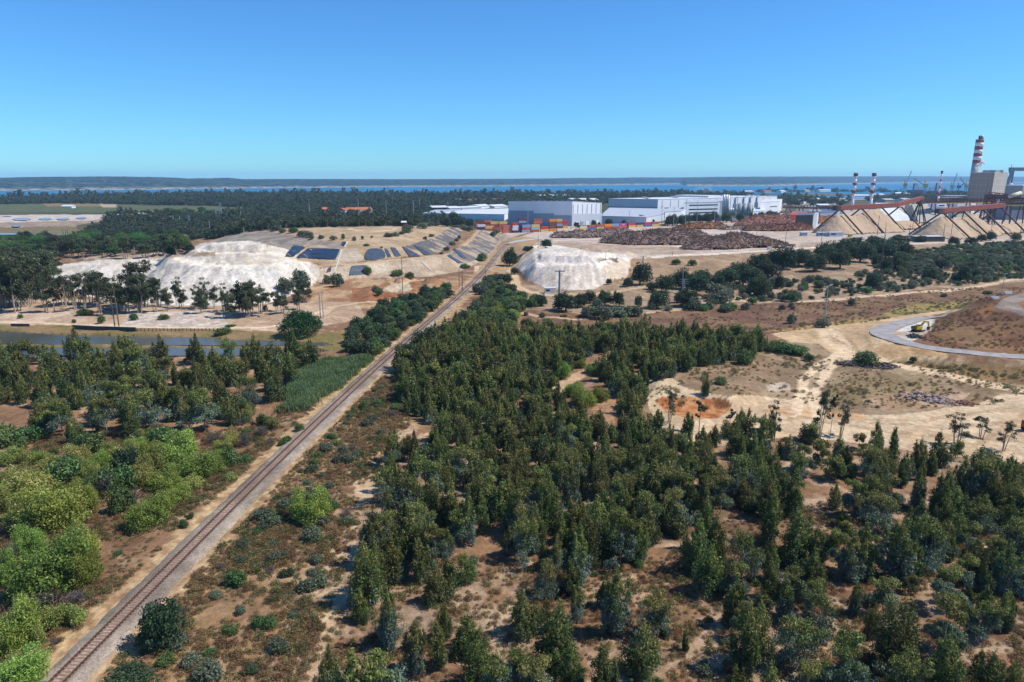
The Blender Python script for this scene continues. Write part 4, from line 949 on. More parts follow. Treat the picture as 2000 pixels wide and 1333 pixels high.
heap('wood_chip_pile', 'low tan chip bank between the two big chip piles', 'wood chip pile', [tuple(A0+GD*s+GN*(-2)) for s in (84, 100, 120, 140)], [16, 15, 15, 12], [9, 8.5, 9, 7], chip, 'wood chip piles', rough=.5)
heap('wood_chip_pile', 'low chip bank at the right edge beyond the second chip pile', 'wood chip pile', [tuple(C0+GD*s+GN*(2)) for s in (84, 105, 130, 160)], [17, 16, 16, 16], [8, 8.5, 8, 8], chip, 'wood chip piles', rough=.5)

# ---------------------------------------------------------------- conveyor galleries on A-frame legs
def gallery(label, P0, length, zb, inc, legs, half, extra=None):
    t = thing('conveyor_gallery', label, 'conveyor gallery', (P0[0], P0[1], YARD), 'red conveyor galleries over the chip piles')
    pt = lambda s, z: (P0[0]+GD[0]*s, P0[1]+GD[1]*s, z)
    MB().beam(pt(0, zb+2.2), pt(length, zb+2.2+inc), 4.6, 4.3).build('enclosed_belt', redsteel, t)
    MB().beam(pt(-7, zb+2.0), pt(-.05, zb+2.0), 4.9, 4.6).build('drive_house', darksteel, t)
    MB().beam(pt(-3, zb-.3), pt(length, zb-.3+inc), 3.4, .5).build('walkway', darksteel, t)
    if extra:
        e = extra; MB().beam(pt(length+.02, zb+2.2+inc), pt(length+e[0], zb+2.2+inc+e[1]), 4.6, 4.3).build('inclined_belt', redsteel, t)
    m = MB()
    for s in np.arange(1.5, length, 3.0):
        for sd_ in (-1, 1):
            a = np.array(pt(s, zb+.2+inc*s/length)); a[:2] += GN*2.35*sd_; m.beam(a, a+(0, 0, 4.1), .25, .12)
    m.build('wall_rib', redsteel, t)
    for s in legs:
        a = np.array(pt(s, zb-.4+inc*s/length))
        for sd_ in (-1, 1):
            f = np.array((*(P0+GD*s+GN*half*sd_), YARD-.5)); top = a.copy(); top[:2] += GN*1.6*sd_
            MB().beam(top, f, 1.0, 1.3).build('leg', darksteel, t)
        b = a.copy(); MB().beam(a+(*(GN*3.0), -.2), a-(*(GN*3.0), .2), .9, .9).build('cross_head', darksteel, t)
    return t
t = gallery('long red conveyor gallery over the left chip pile, rising at its right end', A0, 96, 28.3, 1.2, (2, 36, 70, 104), 29.5, (46, 6.5))
gallery('shorter red conveyor gallery over the right chip pile', C0, 110, 27.5, 3.2, (2, 36, 70, 104), 30.5)
# splayed trestle at the head of the left gallery
e = A0+GD*140; t = thing('conveyor_trestle', 'dark splayed steel trestle between the two chip piles', 'trestle', (e[0], e[1], YARD))
for i in range(6):
    an = i*pi/3+.2; MB().beam((e[0]+1.5*cos(an), e[1]+1.5*sin(an), 33), (e[0]+11*cos(an), e[1]+11*sin(an), YARD-.5), .9, .9).build('leg', darksteel, t)
MB().box((e[0], e[1], 34.5), (7, 6, 5), .5).build('transfer_house', darksteel, t)
# lattice conveyor bridge behind
def lattice(name, label, cat, p, q, w, h, m, rail, legs, group=None, zt=None):
    p, q = np.array(p, float), np.array(q, float); c = (p+q)/2; t = thing(name, label, cat, (c[0], c[1], YARD), group)
    d = q-p; L_ = np.linalg.norm(d); dh = d/L_; n = np.cross(dh, (0, 0, 1)); n /= np.linalg.norm(n); up = np.array((0, 0, h))
    mm = MB()
    for s in (-1, 1):
        o_ = n*w/2*s
        for z in (0, 1): mm.beam(p+o_+up*z, q+o_+up*z, .7, .7)
        k = int(L_/h); 
        for i in range(k):
            a = p+d*i/k+o_; b = p+d*(i+1)/k+o_
            mm.beam(a, a+up, .4, .4); mm.beam(*((a, b+up) if i % 2 else (a+up, b)), .4, .4)
    mm.build('truss', m, t)
    MB().beam(p+up*.35, q+up*.35, w*.6, h*.4).build('belt', darksteel, t)
    mr = MB()
    for s in (-1, 1): mr.beam(p+n*w/2*1.15*s+(0, 0, -.6), q+n*w/2*1.15*s+(0, 0, -.6), .3, .9)
    mr.build('handrail', rail, t)
    for f in legs:
        a = p+d*f
        for s in (-1, 1): MB().beam(a+n*w*.4*s, (a[0]+n[0]*w*1.2*s, a[1]+n[1]*w*1.2*s, YARD-.5), 1, 1).build('leg', darksteel, t)
    return t
rustst = mat('purplish_rust_steel', (.15, .06, .05), .75, .25, .3)
P3 = lambda px, row, y: (float(col_u(px, row)*y), float(y), float(H-y*row_tan(row)))
lattice('conveyor_bridge', 'long rusty lattice conveyor bridge with yellow rails behind the chip piles', 'conveyor bridge', P3(1810, 397, 880), P3(1945, 395, 900), 6, 5, rustst, yelp, (.1, .35, .6, .85))
lattice('conveyor_bridge', 'rusty lattice conveyor bridge entering from the right edge', 'conveyor bridge', P3(1925, 390.5, 860), P3(2110, 393, 840), 7, 6, rustst, redsteel, (.1, .4, .7))
lattice('conveyor_bridge', 'reddish inclined lattice conveyor rising to the boiler house', 'conveyor bridge', P3(1932, 383, 900), P3(1985, 388, 900), 5, 4.5, redsteel, redsteel, (.2, .8))
lattice('conveyor_bridge', 'lower rusty conveyor bridge with yellow rails at the right edge', 'conveyor bridge', P3(1955, 400, 830), P3(2110, 400, 825), 6, 4, rustst, yelp, (.1, .5, .8))
lattice('pipe_bridge', 'long dark pipe bridge on trestles left of the twin chimneys', 'pipe bridge', P3(1530, 406, 1150), P3(1640, 407.5, 1000), 5, 4, rustst, darksteel, (.1, .35, .6, .85))
# pale tube conveyor pieces
o = thing('tube_conveyor', 'cream tube conveyor slanting above the bridges at the right edge', 'tube conveyor', P3(1990, 395, 845)); MB().tube([P3(1972, 384, 845), P3(1993, 377.5, 850)], 2.4, 10).build('tube', mat('cream_paint', (.62, .58, .42), .6), o, True)
MB().beam(P3(1980, 384, 846), P3(1981, 395, 846), 1.2, 1.2).build('leg', darksteel, o)
# covered storage hall with white roof
def hipped(name, label, px0, px1, row, y, w, dep, h, m1, m2, inset):
    a = np.array(PW(px0, row, YARD)); b = np.array(PW(px1, row, YARD)); d = (b-a)/np.linalg.norm(b-a); n = np.array([-d[1], d[0]])
    c, e = b+n*dep, a+n*dep; ct = (a+b+c+e)/4; t = thing(name, label, 'storage hall', (ct[0], ct[1], YARD))
    r0, r1 = a+n*dep/2+d*inset*.2, b+n*dep/2-d*inset
    z0, z1 = YARD+1.5, YARD+h
    MB().prism([a, b, c, e], YARD-1, z0).build('wall', darksteel, t)
    MB().add([(*a, z0), (*b, z0), (*r1, z1), (*r0, z1), (*c, z0), (*e, z0)], [(0, 1, 2, 3), (3, 2, 4, 5), (0, 3, 5), (0, 5, 4, 1)]).build('roof', m1, t)
    MB().add([(*(b+d*.05), z0), (*(c+d*.05), z0), (*(r1+d*.05), z1), (*(b-d*.3), z0), (*(c-d*.3), z0), (*(r1-d*.3), z1-.1)], [(0, 1, 2), (5, 4, 3), (0, 3, 4, 1), (1, 4, 5, 2), (2, 5, 3, 0)]).build('hip_end', m2, t)
    return t
hipped('storage_hall', 'covered storage hall with a sloping white roof behind the left chip pile', 1722, 1792, 436, 0, 0, 60, 24, roofm, beigeclad, 22)
hipped('storage_hall', 'covered storage hall with a beige roof between the chip piles', 1794, 1858, 437, 0, 0, 55, 23, beigeclad, roofg, 20)
base = [PW(1640, 437, YARD), PW(1690, 435, YARD), PW(1700, 426, YARD), PW(1650, 427, YARD)]
quad_building('storage_hall', 'flat blue-roofed hall left of the first chip pile', 'storage hall', [PW(1600, 428, YARD), PW(1634, 427, YARD), PW(1640, 419, YARD), PW(1608, 419, YARD)], [14, 14, 14, 14], slate, mat('blue_sheet_roof', (.12, .17, .30), .6))
# plant clutter behind the right pile
rg = random.Random(4)
cl = [('white process house with dark louvres left of the lattice tower', 1829, 1847, 414, 15, white), ('low white pump house under the conveyor bridge', 1842, 1866, 416, 9, whitep), ('grey screening house with stair tower behind the right gallery', 1868, 1888, 418, 16, bluegrey), ('octagonal white silo house under the lattice bridge', 1893, 1903, 417, 17, whitep), ('slate blue digester house right of the octagonal silo house', 1906, 1926, 416, 17, slate), ('purple-grey machine hall at the right edge behind the chip piles', 1960, 2012, 430, 24, mat('purple_grey_cladding', (.20, .20, .27), .6, .15, .1)), ('pale blue tank house beside the machine hall', 1962, 1985, 408, 16, bluegrey), ('brown low hall under the brown boiler house', 1852, 1888, 402, 16, brownclad), ('long rust-coloured hall in front of the harbour', 1845, 1895, 397, 16, mat('rust_cladding', (.12, .07, .06), .8, .2, .1)), ('cream drum house in front of the right chip pile ridge', 1868, 1886, 425, 10, mat('cream_paint', (.62, .58, .42), .6))]
for lab, a_, b_, r_, h, m_ in cl:
    A_, B_ = PW(a_, r_, YARD), PW(b_, r_-.4, YARD); d = B_-A_; n = np.array([-d[1], d[0]])/np.linalg.norm(d)*min(30, np.linalg.norm(d)*.8)
    quad_building('process_house', lab, 'process house', [A_, B_, B_+n, A_+n], [YARD+h]*4, m_, roofg, windows=[(0, 1, YARD+h*.55, YARD+h*.75, .15, .8, glass)])
t = thing('lattice_tower', 'dark lattice tower with criss-cross braces behind the right gallery', 'lattice tower', (*PW(1925, 437, YARD), YARD))
x, y, z = t.location; mm = MB()
for i in range(4):
    an = i*pi/2+.5; MB().beam((x+5*cos(an), y+5*sin(an), 40), (x+7.5*cos(an), y+7.5*sin(an), YARD-.5), .8, .8).build('leg', darksteel, t)
    a2 = an+pi/2
    for k in range(5):
        z0, z1 = YARD+k*7, YARD+k*7+7; r0, r1 = 7.5-2.5*k/5, 7.5-2.5*(k+1)/5
        mm.beam((x+r0*cos(an), y+r0*sin(an), z0), (x+r1*cos(a2), y+r1*sin(a2), z1), .45, .45); mm.beam((x+r1*cos(an), y+r1*sin(an), z1), (x+r1*cos(a2), y+r1*sin(a2), z1), .45, .45)
mm.build('bracing', darksteel, t)
# ---------------------------------------------------------------- chimneys
def chimney(label, px, row_base, top, w0, w1, bands, parts=None, y=None):
    p = PW(px, row_base, YARD); x, y = p; s = pxm(x, y, YARD); zt = zrow(top, y); r0, r1 = w0/s/2, w1/s/2
    t = thing('chimney', label, 'chimney', (x, y, YARD)); L_ = zt-YARD
    for f0, f1, m_ in bands:
        a, b = r0+(r1-r0)*f0, r0+(r1-r0)*f1
        MB().tube([(x, y, YARD-1 if f0 == 0 else YARD+L_*f0+.01), (x, y, YARD+L_*f1)], [a, b], 20).build('shaft_band', m_, t, True)
    return t, x, y, zt, r0, r1
hazegrey = mat('pale_grey_steel', (.60, .62, .66), .5, .1, .3)
capm = mat('dark_flue_cap', (.07, .07, .075), .6, .2, .5)
for px, lab in ((1663.5, 'left of the twin slim chimneys with red and white rings'), (1699, 'right of the twin slim chimneys with red and white rings')):
    p_ = 1663.5 if px < 1680 else 1699
    t, x, y, zt, r0, r1 = chimney(lab, px, 413, 343.5, 5.0, 6.4, [(0, .36, hazegrey), (.36, .50, whitep), (.50, .60, redp), (.60, .74, whitep), (.74, .80, redp), (.80, .9, whitep), (.9, 1, hazegrey)])
    MB().tube([(x, y, zt-1), (x, y, zt+.3), (x, y, zt+4.6)], [r1*1.05, r1*1.3, r1*1.2], 20).build('cap', capm, t, True)
    for f in (.545, .77):
        z = YARD+(zt-YARD)*f; MB().tube([(x, y, z-.7), (x, y, z+.7)], r1*1.45, 20).build('platform', darksteel, t)
t, x, y, zt, r0, r1 = chimney('slim red and white striped chimney in front of the harbour ships', 1830.5, 403, 338, 3.6, 2.8, [(0, .30, whitep), (.3, .42, redp), (.42, .52, whitep), (.52, .62, mat('orange_red_paint', (.55, .12, .04), .6)), (.62, .74, whitep), (.74, .82, redp), (.82, .96, whitep), (.96, 1, redp)])
MB().tube([(x, y, zt), (x, y, zt+4)], [r1*1.35, r1*1.5], 16).build('cap', capm, t, True)
# boiler house with the big striped chimney
yb = 1380.
def wx(px, row, y): return float(col_u(px, row)*y)
fl, fc, fr = np.array([wx(1893, 360, 1410), 1410]), np.array([wx(1939, 360, 1380), 1380]), np.array([wx(1965, 360, 1440), 1440])
zt = zrow(337.5, 1380)
bh = quad_building('boiler_house', 'huge brown boiler house with lighter right face under the great chimney', 'boiler house', [fl, fc, fr, fl+fr-fc], [zt-1, zt, zt, zt-1], brownclad, roofg, parapet=1.2)
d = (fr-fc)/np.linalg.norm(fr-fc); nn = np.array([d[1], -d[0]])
MB().prism([fc+nn*.05, fr+nn*.05, fr+nn*.4, fc+nn*.4], YARD, zt-.2).build('sunlit_tone_cladding', beigeclad, bh)  # lighter sheet puts the sunlight on the right face into its colour
for i in range(4):
    for j in range(3):
        a = fc+(fr-fc)*(.3+.18*j)+nn*.4; b = a+d*3.2
        MB().prism([a, b, b+nn*.3, a+nn*.3], 22+i*12.5, 24.2+i*12.5).build('window', whitep, bh)
for i in range(4):
    for j in range(5):
        d2 = (fc-fl)/np.linalg.norm(fc-fl); n2 = np.array([d2[1], -d2[0]]); a = fl+(fc-fl)*(.12+.18*j)+n2*.02; b = a+d2*2.2
        MB().prism([a, b, b+n2*.3, a+n2*.3], 22+i*12.5, 24+i*12.5).build('window', beigeclad, bh)
c = (fl+fr)/2; MB().prism([c+(-14, -10), c+(16, -16), c+(20, 2), c+(-8, 10)], zt, zt+5).build('roof_house', beigeclad, bh)
a = fc*.7+fr*.3; MB().prism([a+(-2, 6), a+(10, 12), a+(8, 20), a+(-4, 14)], zt+1.25, zt+5).build('roof_house', beigeclad, bh)
ych = 1450.
x, y = wx(1910, 300, ych), ych; s = 1/ (ych*cT)*FPX
t = thing('chimney', 'great red and white banded chimney rising behind the brown boiler house', 'chimney', (x, y, YARD))
rws = [(335, YARD), (319, None), (313, None), (306, None), (299.5, None), (293, None), (286.5, None), (279, None), (273, None)]
zz = [YARD-1, zrow(319, y), zrow(312.8, y), zrow(306, y), zrow(299.5, y), zrow(293, y), zrow(286, y), zrow(279.2, y), zrow(272.8, y)]
ms = [conc, mat('dull_red_band', (.27, .03, .045), .7, .12, .1), whitep]
for i in range(8):
    r_ = lambda z: 8.2-1.0*(z-YARD)/(zz[-1]-YARD)
    mm_ = conc if i == 0 else (ms[1] if i % 2 else whitep)
    MB().tube([(x, y, zz[i]+(.01 if i else 0)), (x, y, zz[i+1])], [r_(zz[i]), r_(zz[i+1])], 28).build('shaft_band', mm_, t, True)
for k, (dx, dy) in enumerate(((-2.6, -1), (1.8, -2.2), (3.2, 2))):
    MB().tube([(x+1+dx, y+dy, zz[-1]+.01), (x+1+dx, y+dy, zrow(265.5, y))], 2.3, 12).build('flue', capm if k != 1 else steel, t, True)
px_, py_ = wx(1905, 330, 1400), 1400.
t = thing('vent_stack', 'thin steam vent stack on the boiler house roof below the plume', 'vent stack', (px_, py_, zt+1.3)); MB().tube([(px_, py_, zt-1), (px_, py_, zrow(328, 1400))], 1.1, 10).build('pipe', steel, t, True)
# steam plume
sm = bpy.data.materials.new('steam'); sm.use_nodes = True; N, L = sm.node_tree.nodes, sm.node_tree.links; N.remove(N['Principled BSDF'])
pv = N.new('ShaderNodeVolumePrincipled'); pv.inputs['Color'].default_value = (1, 1, 1, 1); pv.inputs['Anisotropy'].default_value = .2
nz_ = noise(N, L, worldpos(N), .16, 4, .6); L.new(ramp(N, L, nz_, .3, .52, 0, 1.6), pv.inputs['Density']); L.new(pv.outputs[0], N['Material Output'].inputs['Volume'])
import bmesh
def blobs(name, pts, m):
    b = bmesh.new()
    for x_, y_, z_, r_ in pts:
        g = bmesh.ops.create_icosphere(b, subdivisions=2, radius=r_); bmesh.ops.translate(b, verts=g['verts'], vec=(x_, y_, z_))
    me = bpy.data.meshes.new(name); b.to_mesh(me); b.free(); me.materials.append(m); o = bpy.data.objects.new(name, me); COL.objects.link(o); return o
y = 1395.; pl = []
for px, row, w in ((1906, 326, 3.2), (1909, 323, 4.4), (1912, 320.5, 5), (1916, 318, 5.6), (1920, 316.5, 5.5), (1924, 319, 4.4), (1914, 324, 4.0)):
    pl.append((wx(px, row, y), y+random.Random(px).uniform(-3, 3), zrow(row, y), w/2/s))
o = blobs('steam_plume', pl, sm); tag(o, 'white steam plume drifting right from the boiler house roof vent', 'steam plume')
# thin smoke by the factory
sm2 = sm.copy(); 
for n_ in sm2.node_tree.nodes:
    if n_.type == 'MAP_RANGE': n_.inputs[4].default_value = .012
y = 2300.; o = blobs('smoke_plume', [(wx(px, row, y), y, zrow(row, y), w) for px, row, w in ((1353, 378, 7), (1357, 375, 9), (1362, 372, 11), (1368, 370, 13), (1376, 370, 13), (1384, 371.5, 13))], sm2); tag(o, 'thin pale smoke drifting over the estuary behind the factory', 'smoke plume')
# shipyard portal crane
y = 1950.; t = thing('portal_crane', 'giant grey shipyard portal crane at the right edge', 'crane', (wx(1984, 360, y), y, 0))
gm_ = mat('crane_grey', (.17, .19, .24), .6, .1, .05)
MB().beam(P3(1972, 331, y), P3(2110, 331, y), 9, 9.5).build('girder', gm_, t)
MB().beam(P3(1978, 333, y), P3(1966, 363, y), 5, 6).build('leg', gm_, t); MB().beam(P3(1980, 333, y), P3(1975, 360, y+30), 4, 5).build('leg', gm_, t)
MB().beam(P3(2095, 333, y), P3(2100, 363, y), 5, 6).build('leg', gm_, t)
MB().box(P3(1976, 335, y), (10, 8, 10)).build('trolley_house', gm_, t); MB().tube([P3(1976, 328, y), P3(1976, 322, y)], .7, 6).build('mast', gm_, t)
base = [np.array([wx(1962, 375, 1150), 1150]), np.array([wx(1996, 375, 1130), 1130]), np.array([wx(2040, 375, 1180), 1180]), np.array([wx(2000, 375, 1200), 1200])]
t = quad_building('recovery_house', 'grey flat-roofed plant block below the portal crane at the right edge', 'plant block', base, [zrow(363, 1150)]*4, mat('mid_grey_cladding', (.24, .25, .26), .7, .2, .08, streak=True), roofm, parapet=1)
p = P3(1975, 360, 1165); o = blobs('white_dome', [(p[0], p[1], p[2]-1, 2.6)], whitep); tag(o, 'small white dome on the grey plant block roof', 'dome')
# ships and dockside cranes far off in the harbour
def ship(label, px0, px1, row, y, hh, hullm, house, sup):
    a, b = wx(px0, row, y), wx(px1, row, y); z = SEA_Z; L_ = b-a; w = L_*.15; c = (a+b)/2
    t = thing('cargo_ship', label, 'ship', (c, y, z))
    out = [(a, y), (a+L_*.03, y-w/2), (b-L_*.15, y-w/2), (b, y), (b-L_*.15, y+w/2), (a+L_*.03, y+w/2)]
    MB().prism(out, z-2, z+hh).build('hull', hullm, t)
    for f0, f1, h0, h1 in house:
        MB().prism([(a+L_*f0, y-w*.4), (a+L_*f1, y-w*.4), (a+L_*f1, y+w*.4), (a+L_*f0, y+w*.4)], z+hh+h0, z+hh+h1).build('superstructure', sup, t)
    f = house[0][0]; MB().tube([(a+L_*f, y, z+hh), (a+L_*f, y, z+hh+house[0][3]+5)], [3.5, 3], 10).build('funnel', bluep, t)
    return t
ship('dark blue cargo ship with white deckhouse berthed beyond the twin chimneys', 1770, 1806, 379, 2780, 17, bluep, [(.36, .58, 0, 20), (.60, .82, 0, 13), (.42, .52, 20, 26)], whitep)
ship('blue cargo ship with white deckhouse behind the slim striped chimney', 1806, 1880, 379, 2800, 13, mat('dull_blue_paint', (.05, .07, .17), .6), [(.28, .36, 0, 26), (.37, .5, 0, 15), (.12, .2, 0, 14)], whitep)
def dock_crane(label, px, row, y, h, boom, m, tilt, cat='crane'):
    x = wx(px, row, y); z = H-y*float(row_tan(row)); t = thing('dock_crane', label, cat, (x, y, z), 'dockside cranes')
    for s1, s2 in ((-1, -1), (1, -1), (1, 1), (-1, 1)): MB().beam((x+s1*6, y+s2*6, z), (x+s1*2.5, y+s2*2.5, z+h*.55), 1.6, 1.6).build('leg', steel, t)
    MB().box((x, y, z+h*.65), (11, 9, h*.22)).build('cab', m, t)
    MB().beam((x, y, z+h*.6), (x+boom*sin(tilt), y, z+h*.6+boom*cos(tilt)), 2.2, 2.2).build('jib', m if abs(tilt) > .5 else steel, t)
    MB().beam((x-2, y, z+h*.7), (x-5, y, z+h), 2, 2).build('mast', m, t)
dock_crane('orange-cabbed dock crane with upright grey jib left of the blue ship', 1766, 379, 2720, 52, 58, mat('orange_paint', (.55, .22, .03), .6), .3)
dock_crane('yellow dock crane leaning left in front of the harbour', 1806, 380, 2300, 44, 50, yelp, -1.05 )
dock_crane('pale yellow dock crane right of the slim striped chimney', 1858, 380, 2600, 45, 50, mat('pale_yellow_paint', (.55, .47, .2), .6), .22)
dock_crane('beige dock crane beside the brown boiler house', 1886, 381, 2300, 44, 40, mat('pale_yellow_paint', (.55, .47, .2), .6), -.75)
dock_crane('blue dock crane left of the brown boiler house', 1871, 379, 2600, 40, 26, bluep, .9)
# scattered far town buildings along the water
rg = random.Random(11)
for i, (px, row, w, m_, lab) in enumerate([(1500, 377, 14, tile, 'orange'), (1530, 376.5, 9, roofm, 'pale'), (1578, 375.5, 10, beigeclad, 'beige'), (1612, 375, 22, roofm, 'long pale'), (1462, 378, 20, roofm, 'wide white'), (1685, 387, 30, roofm, 'low white'), (1716, 385, 24, roofm, 'flat pale'), (1757, 382, 14, whitep, 'white'), (1773, 383, 10, roofm, 'small grey'), (1645, 395, 16, beigeclad, 'sandy'), (1600, 396, 12, roofm, 'little pale'), (1572, 399, 6, whitep, 'square white'), (1738, 397, 18, beigeclad, 'broad beige'), (1772, 396, 14, roofg, 'grey'), (1612, 410, 20, roofm, 'bright pale'), (1812, 388, 10, whitep, 'boxy white'), (1560, 413, 12, beigeclad, 'stone coloured'), (1590, 415, 20, roofm, 'flat bright'), (1640, 419, 14, whitep, 'narrow white')]):
    shed('quay_shed', '%s roofed shed on the waterside land %s the twin chimneys' % (lab, 'left of' if px < 1663 else 'right of' if px > 1700 else 'between'), px-w/2, row, px+w/2, row-.2, 25, 7, 3, whitep if i % 2 else beigeclad, m_, z=2 if row < 392 else YARD)
cyl('round_silo', 'grey round silo left of the rising conveyor end', 'silo', 1771.5, 409, 9, 390, conc, None)
t = cyl('round_silo', 'green round silo right of the grey one near the conveyor', 'silo', 1783, 408, 6, 392, mat('green_paint', (.12, .26, .17), .6), None)
# open dark shed and small yard buildings
base = [PW(1552, 446, YARD), PW(1586, 445, YARD), PW(1590, 440, YARD), PW(1556, 440, YARD)]
quad_building('open_shed', 'dark open-fronted shed right of the reddish log piles', 'shed', base, [19, 19, 19, 19], mat('painted_interior_shade', (.03, .03, .033), .9), mat('dark_blue_roof', (.10, .12, .16), .6))  # closed box; shade inside the open front is its near-black wall colour
base = [PW(1586.5, 445, YARD), PW(1594, 444.5, YARD), PW(1597, 440, YARD), PW(1590.5, 440, YARD)]
quad_building('concrete_tower', 'pale blue-grey end tower of the dark open shed', 'tower', base, [19.5, 19.5, 19.5, 19.5], bluegrey, roofg)
base = [PW(1541, 431, YARD), PW(1570, 430, YARD), PW(1575, 425, YARD), PW(1547, 425, YARD)]
quad_building('red_hall', 'red hall behind the dark open shed', 'hall', base, [12, 12, 13, 13], redp, mat('red_sheet_roof', (.34, .10, .07), .7))
def cabin(label, px, row, w, dep, h, m_, win=True, name='site_cabin', cat='cabin'):
    p = hit1(px, row); t = thing(name, label, cat, tuple(p)); x, y, z = p
    MB().box((x, y, z+h/2-.2), (w, dep, h+.4), .1).build('wall', m_, t); MB().box((x, y, z+h+.1), (w+.5, dep+.5, .25), .1).build('roof', roofm, t)
    if win: MB().box((x-.2*w, y-dep/2-.02*w, z+h*.6), (w*.35, .2, h*.35), .1).build('window', glass, t)
    return t
cabin('dark blue-grey site cabin with awning left of the chip piles', 1604, 461.5, 8, 5, 3.5, slate)
cabin('white site cabin between two dark ones by the first chip pile', 1617, 461.5, 6, 5, 3.2, whitep)
cabin('long grey flat-roofed weigh cabin before the first chip pile', 1630, 462, 14, 6, 4, bluegrey)
cabin('small dark crate-like cabin alone on the yard left of the weigh cabins', 1569, 461, 6, 4, 3.4, slate, False)
cabin('brown low bunker with pale roof among the oaks before the right chip pile', 1811, 471.5, 26, 10, 4.5, mat('brown_bunker', (.10, .08, .07), .9), False, 'low_building', 'bunker')
cabin('white van-sized cabin half hidden by the dark oak below the white heap', 1074, 573, 6, 3, 3, whitep)
cabin('white kiosk at the foot of the yellow post', 1502, 488.5, 2.5, 2, 2.2, whitep, False)
cabin('yellow tank box on the apron before the first chip pile', 1660, 463.5, 3, 3, 3, yelp, False)

# ---------------------------------------------------------------- utility poles, masts, pylons
def pole(px, row, top, label, r=.16, m=woodp, arms=(), twin=0, lamp=None, name='utility_pole', cat='utility pole', z=None):
    p = hit1(px, row) if z is None else np.array([*PW(px, row, z), z]); x, y, zb = p; zt = zrow(top, y)
    t = thing(name, label, cat, tuple(p), None)
    r = max(r, .42/pxm(x, y, zb)*1.0)
    for k in ((-twin/2, twin/2) if twin else (0,)):
        MB().tube([(x+k, y, zb-.5), (x+k, y, zt)], [r*1.25, r*.85], 8).build('shaft', m, t)
    for (dz, w) in arms:
        MB().box((x, y-r*1.3, zt-dz), (w+twin, r*1.2, max(.18, r*.9))).build('crossarm', m, t)
        for k in (-1, 0, 1): MB().tube([(x+k*(w+twin)*.45, y-r*1.3, zt-dz+.05), (x+k*(w+twin)*.45, y-r*1.3, zt-dz+.55)], [.1, .06], 6).build('insulator', conc, t)
    if lamp:
        for s in lamp: 
            MB().beam((x, y, zt-.1), (x+s, y, zt+.25), .14, .14).build('lamp_arm', m, t); MB().box((x+s, y, zt+.25), (1.0, .5, .25)).build('lamp_head', steel, t)
    return t
pole(4, 607, 548, 'tall wooden pole with crossarm at the left edge by the bare bank', arms=((1.6, 3),))
pole(229, 643, 584, 'twin wooden poles standing by the pond wall', twin=1.7, r=.2)
pole(197, 622, 566, 'thin bare pole on the sandy bank among gum trees', r=.12)
pole(629, 622, 570, 'twin concrete poles with a transformer frame beside the umbrella pine', twin=1.3, m=conc, arms=((.4, 2),), r=.2)
pole(787, 581, 503, 'tall single pole on the red diggings below the landfill')
pole(897, 560, 525, 'left one of the dark pole pair beside the rail crossing', m=darksteel)
pole(903, 563, 529, 'right one of the dark pole pair beside the rail crossing', m=darksteel)
pole(948, 540, 521, 'slim pole right beside the track at the level crossing', r=.1)
pole(925, 568, 557, 'short post beside the track below the crossing', m=darksteel, name='signal_post', cat='post')
cb = hit1(903.5, 568); t = thing('signal_cabinet', 'small blue-grey signal cabinet beside the track below the pole pair', 'cabinet', tuple(cb)); MB().box((cb[0], cb[1], cb[2]+1), (1.2, .8, 2.2)).build('case', bluegrey, t); MB().box((cb[0], cb[1]-.42, cb[2]+1), (.5, .06, 1.6)).build('door', steel, t)
pole(1092, 604, 527, 'thick concrete pole with a short arm in front of the white heap', r=.55, m=conc, arms=((.6, 4.5),))
pole(1051, 487, 459, 'slim pole above the track at the left foot of the white heap')
pole(1183, 508, 490, 'short pole on the right end of the white heap', r=.1)
pole(1313, 500, 492, 'stub pole at the yard edge above the slope', r=.1)
pole(1332, 572, 521, 'left of three slim poles among the oaks below the yard', m=conc)
pole(1338, 566, 524, 'right of three slim steel poles among the oaks below the yard', m=steel)
pole(1507, 488, 468, 'bright yellow post at the right end of the dark log pile', m=yelp, r=.3, name='yellow_post', cat='post')
pole(1532.5, 490, 441, 'dark pole in front of the tapering dark log pile')
pole(1602.5, 490, 446, 'dark pole at the yard edge before the site cabins')
pole(1721, 522, 458, 'tallest dark pole on the slope below the first chip pile', r=.28)
pole(1609, 640, 560, 'steel post with a lamp in the heath right of the track junction', m=steel, lamp=(.6,), r=.22)
pole(1956, 578, 536, 'thin lamp post near the haul road at the right', m=steel, lamp=(.6,), r=.12)
pole(1713, 461, 421, 'dark pole before the middle of the first chip pile', r=.2)
pole(1728, 462, 436, 'shorter dark pole right of the middle of the first chip pile', r=.2)
pole(1782, 449, 418, 'pole beside the trestle between the chip piles')
pole(1776, 456, 438, 'short pole beside the low chip bank')
pole(1841, 473, 437, 'left of the two poles before the right chip pile')
pole(1855, 476, 434, 'right of the two poles before the right chip pile')
pole(1934, 464, 437, 'pole at the right foot of the second chip pile')
pole(1993, 458, 400, 'pole close to the right edge beyond the chip bank')
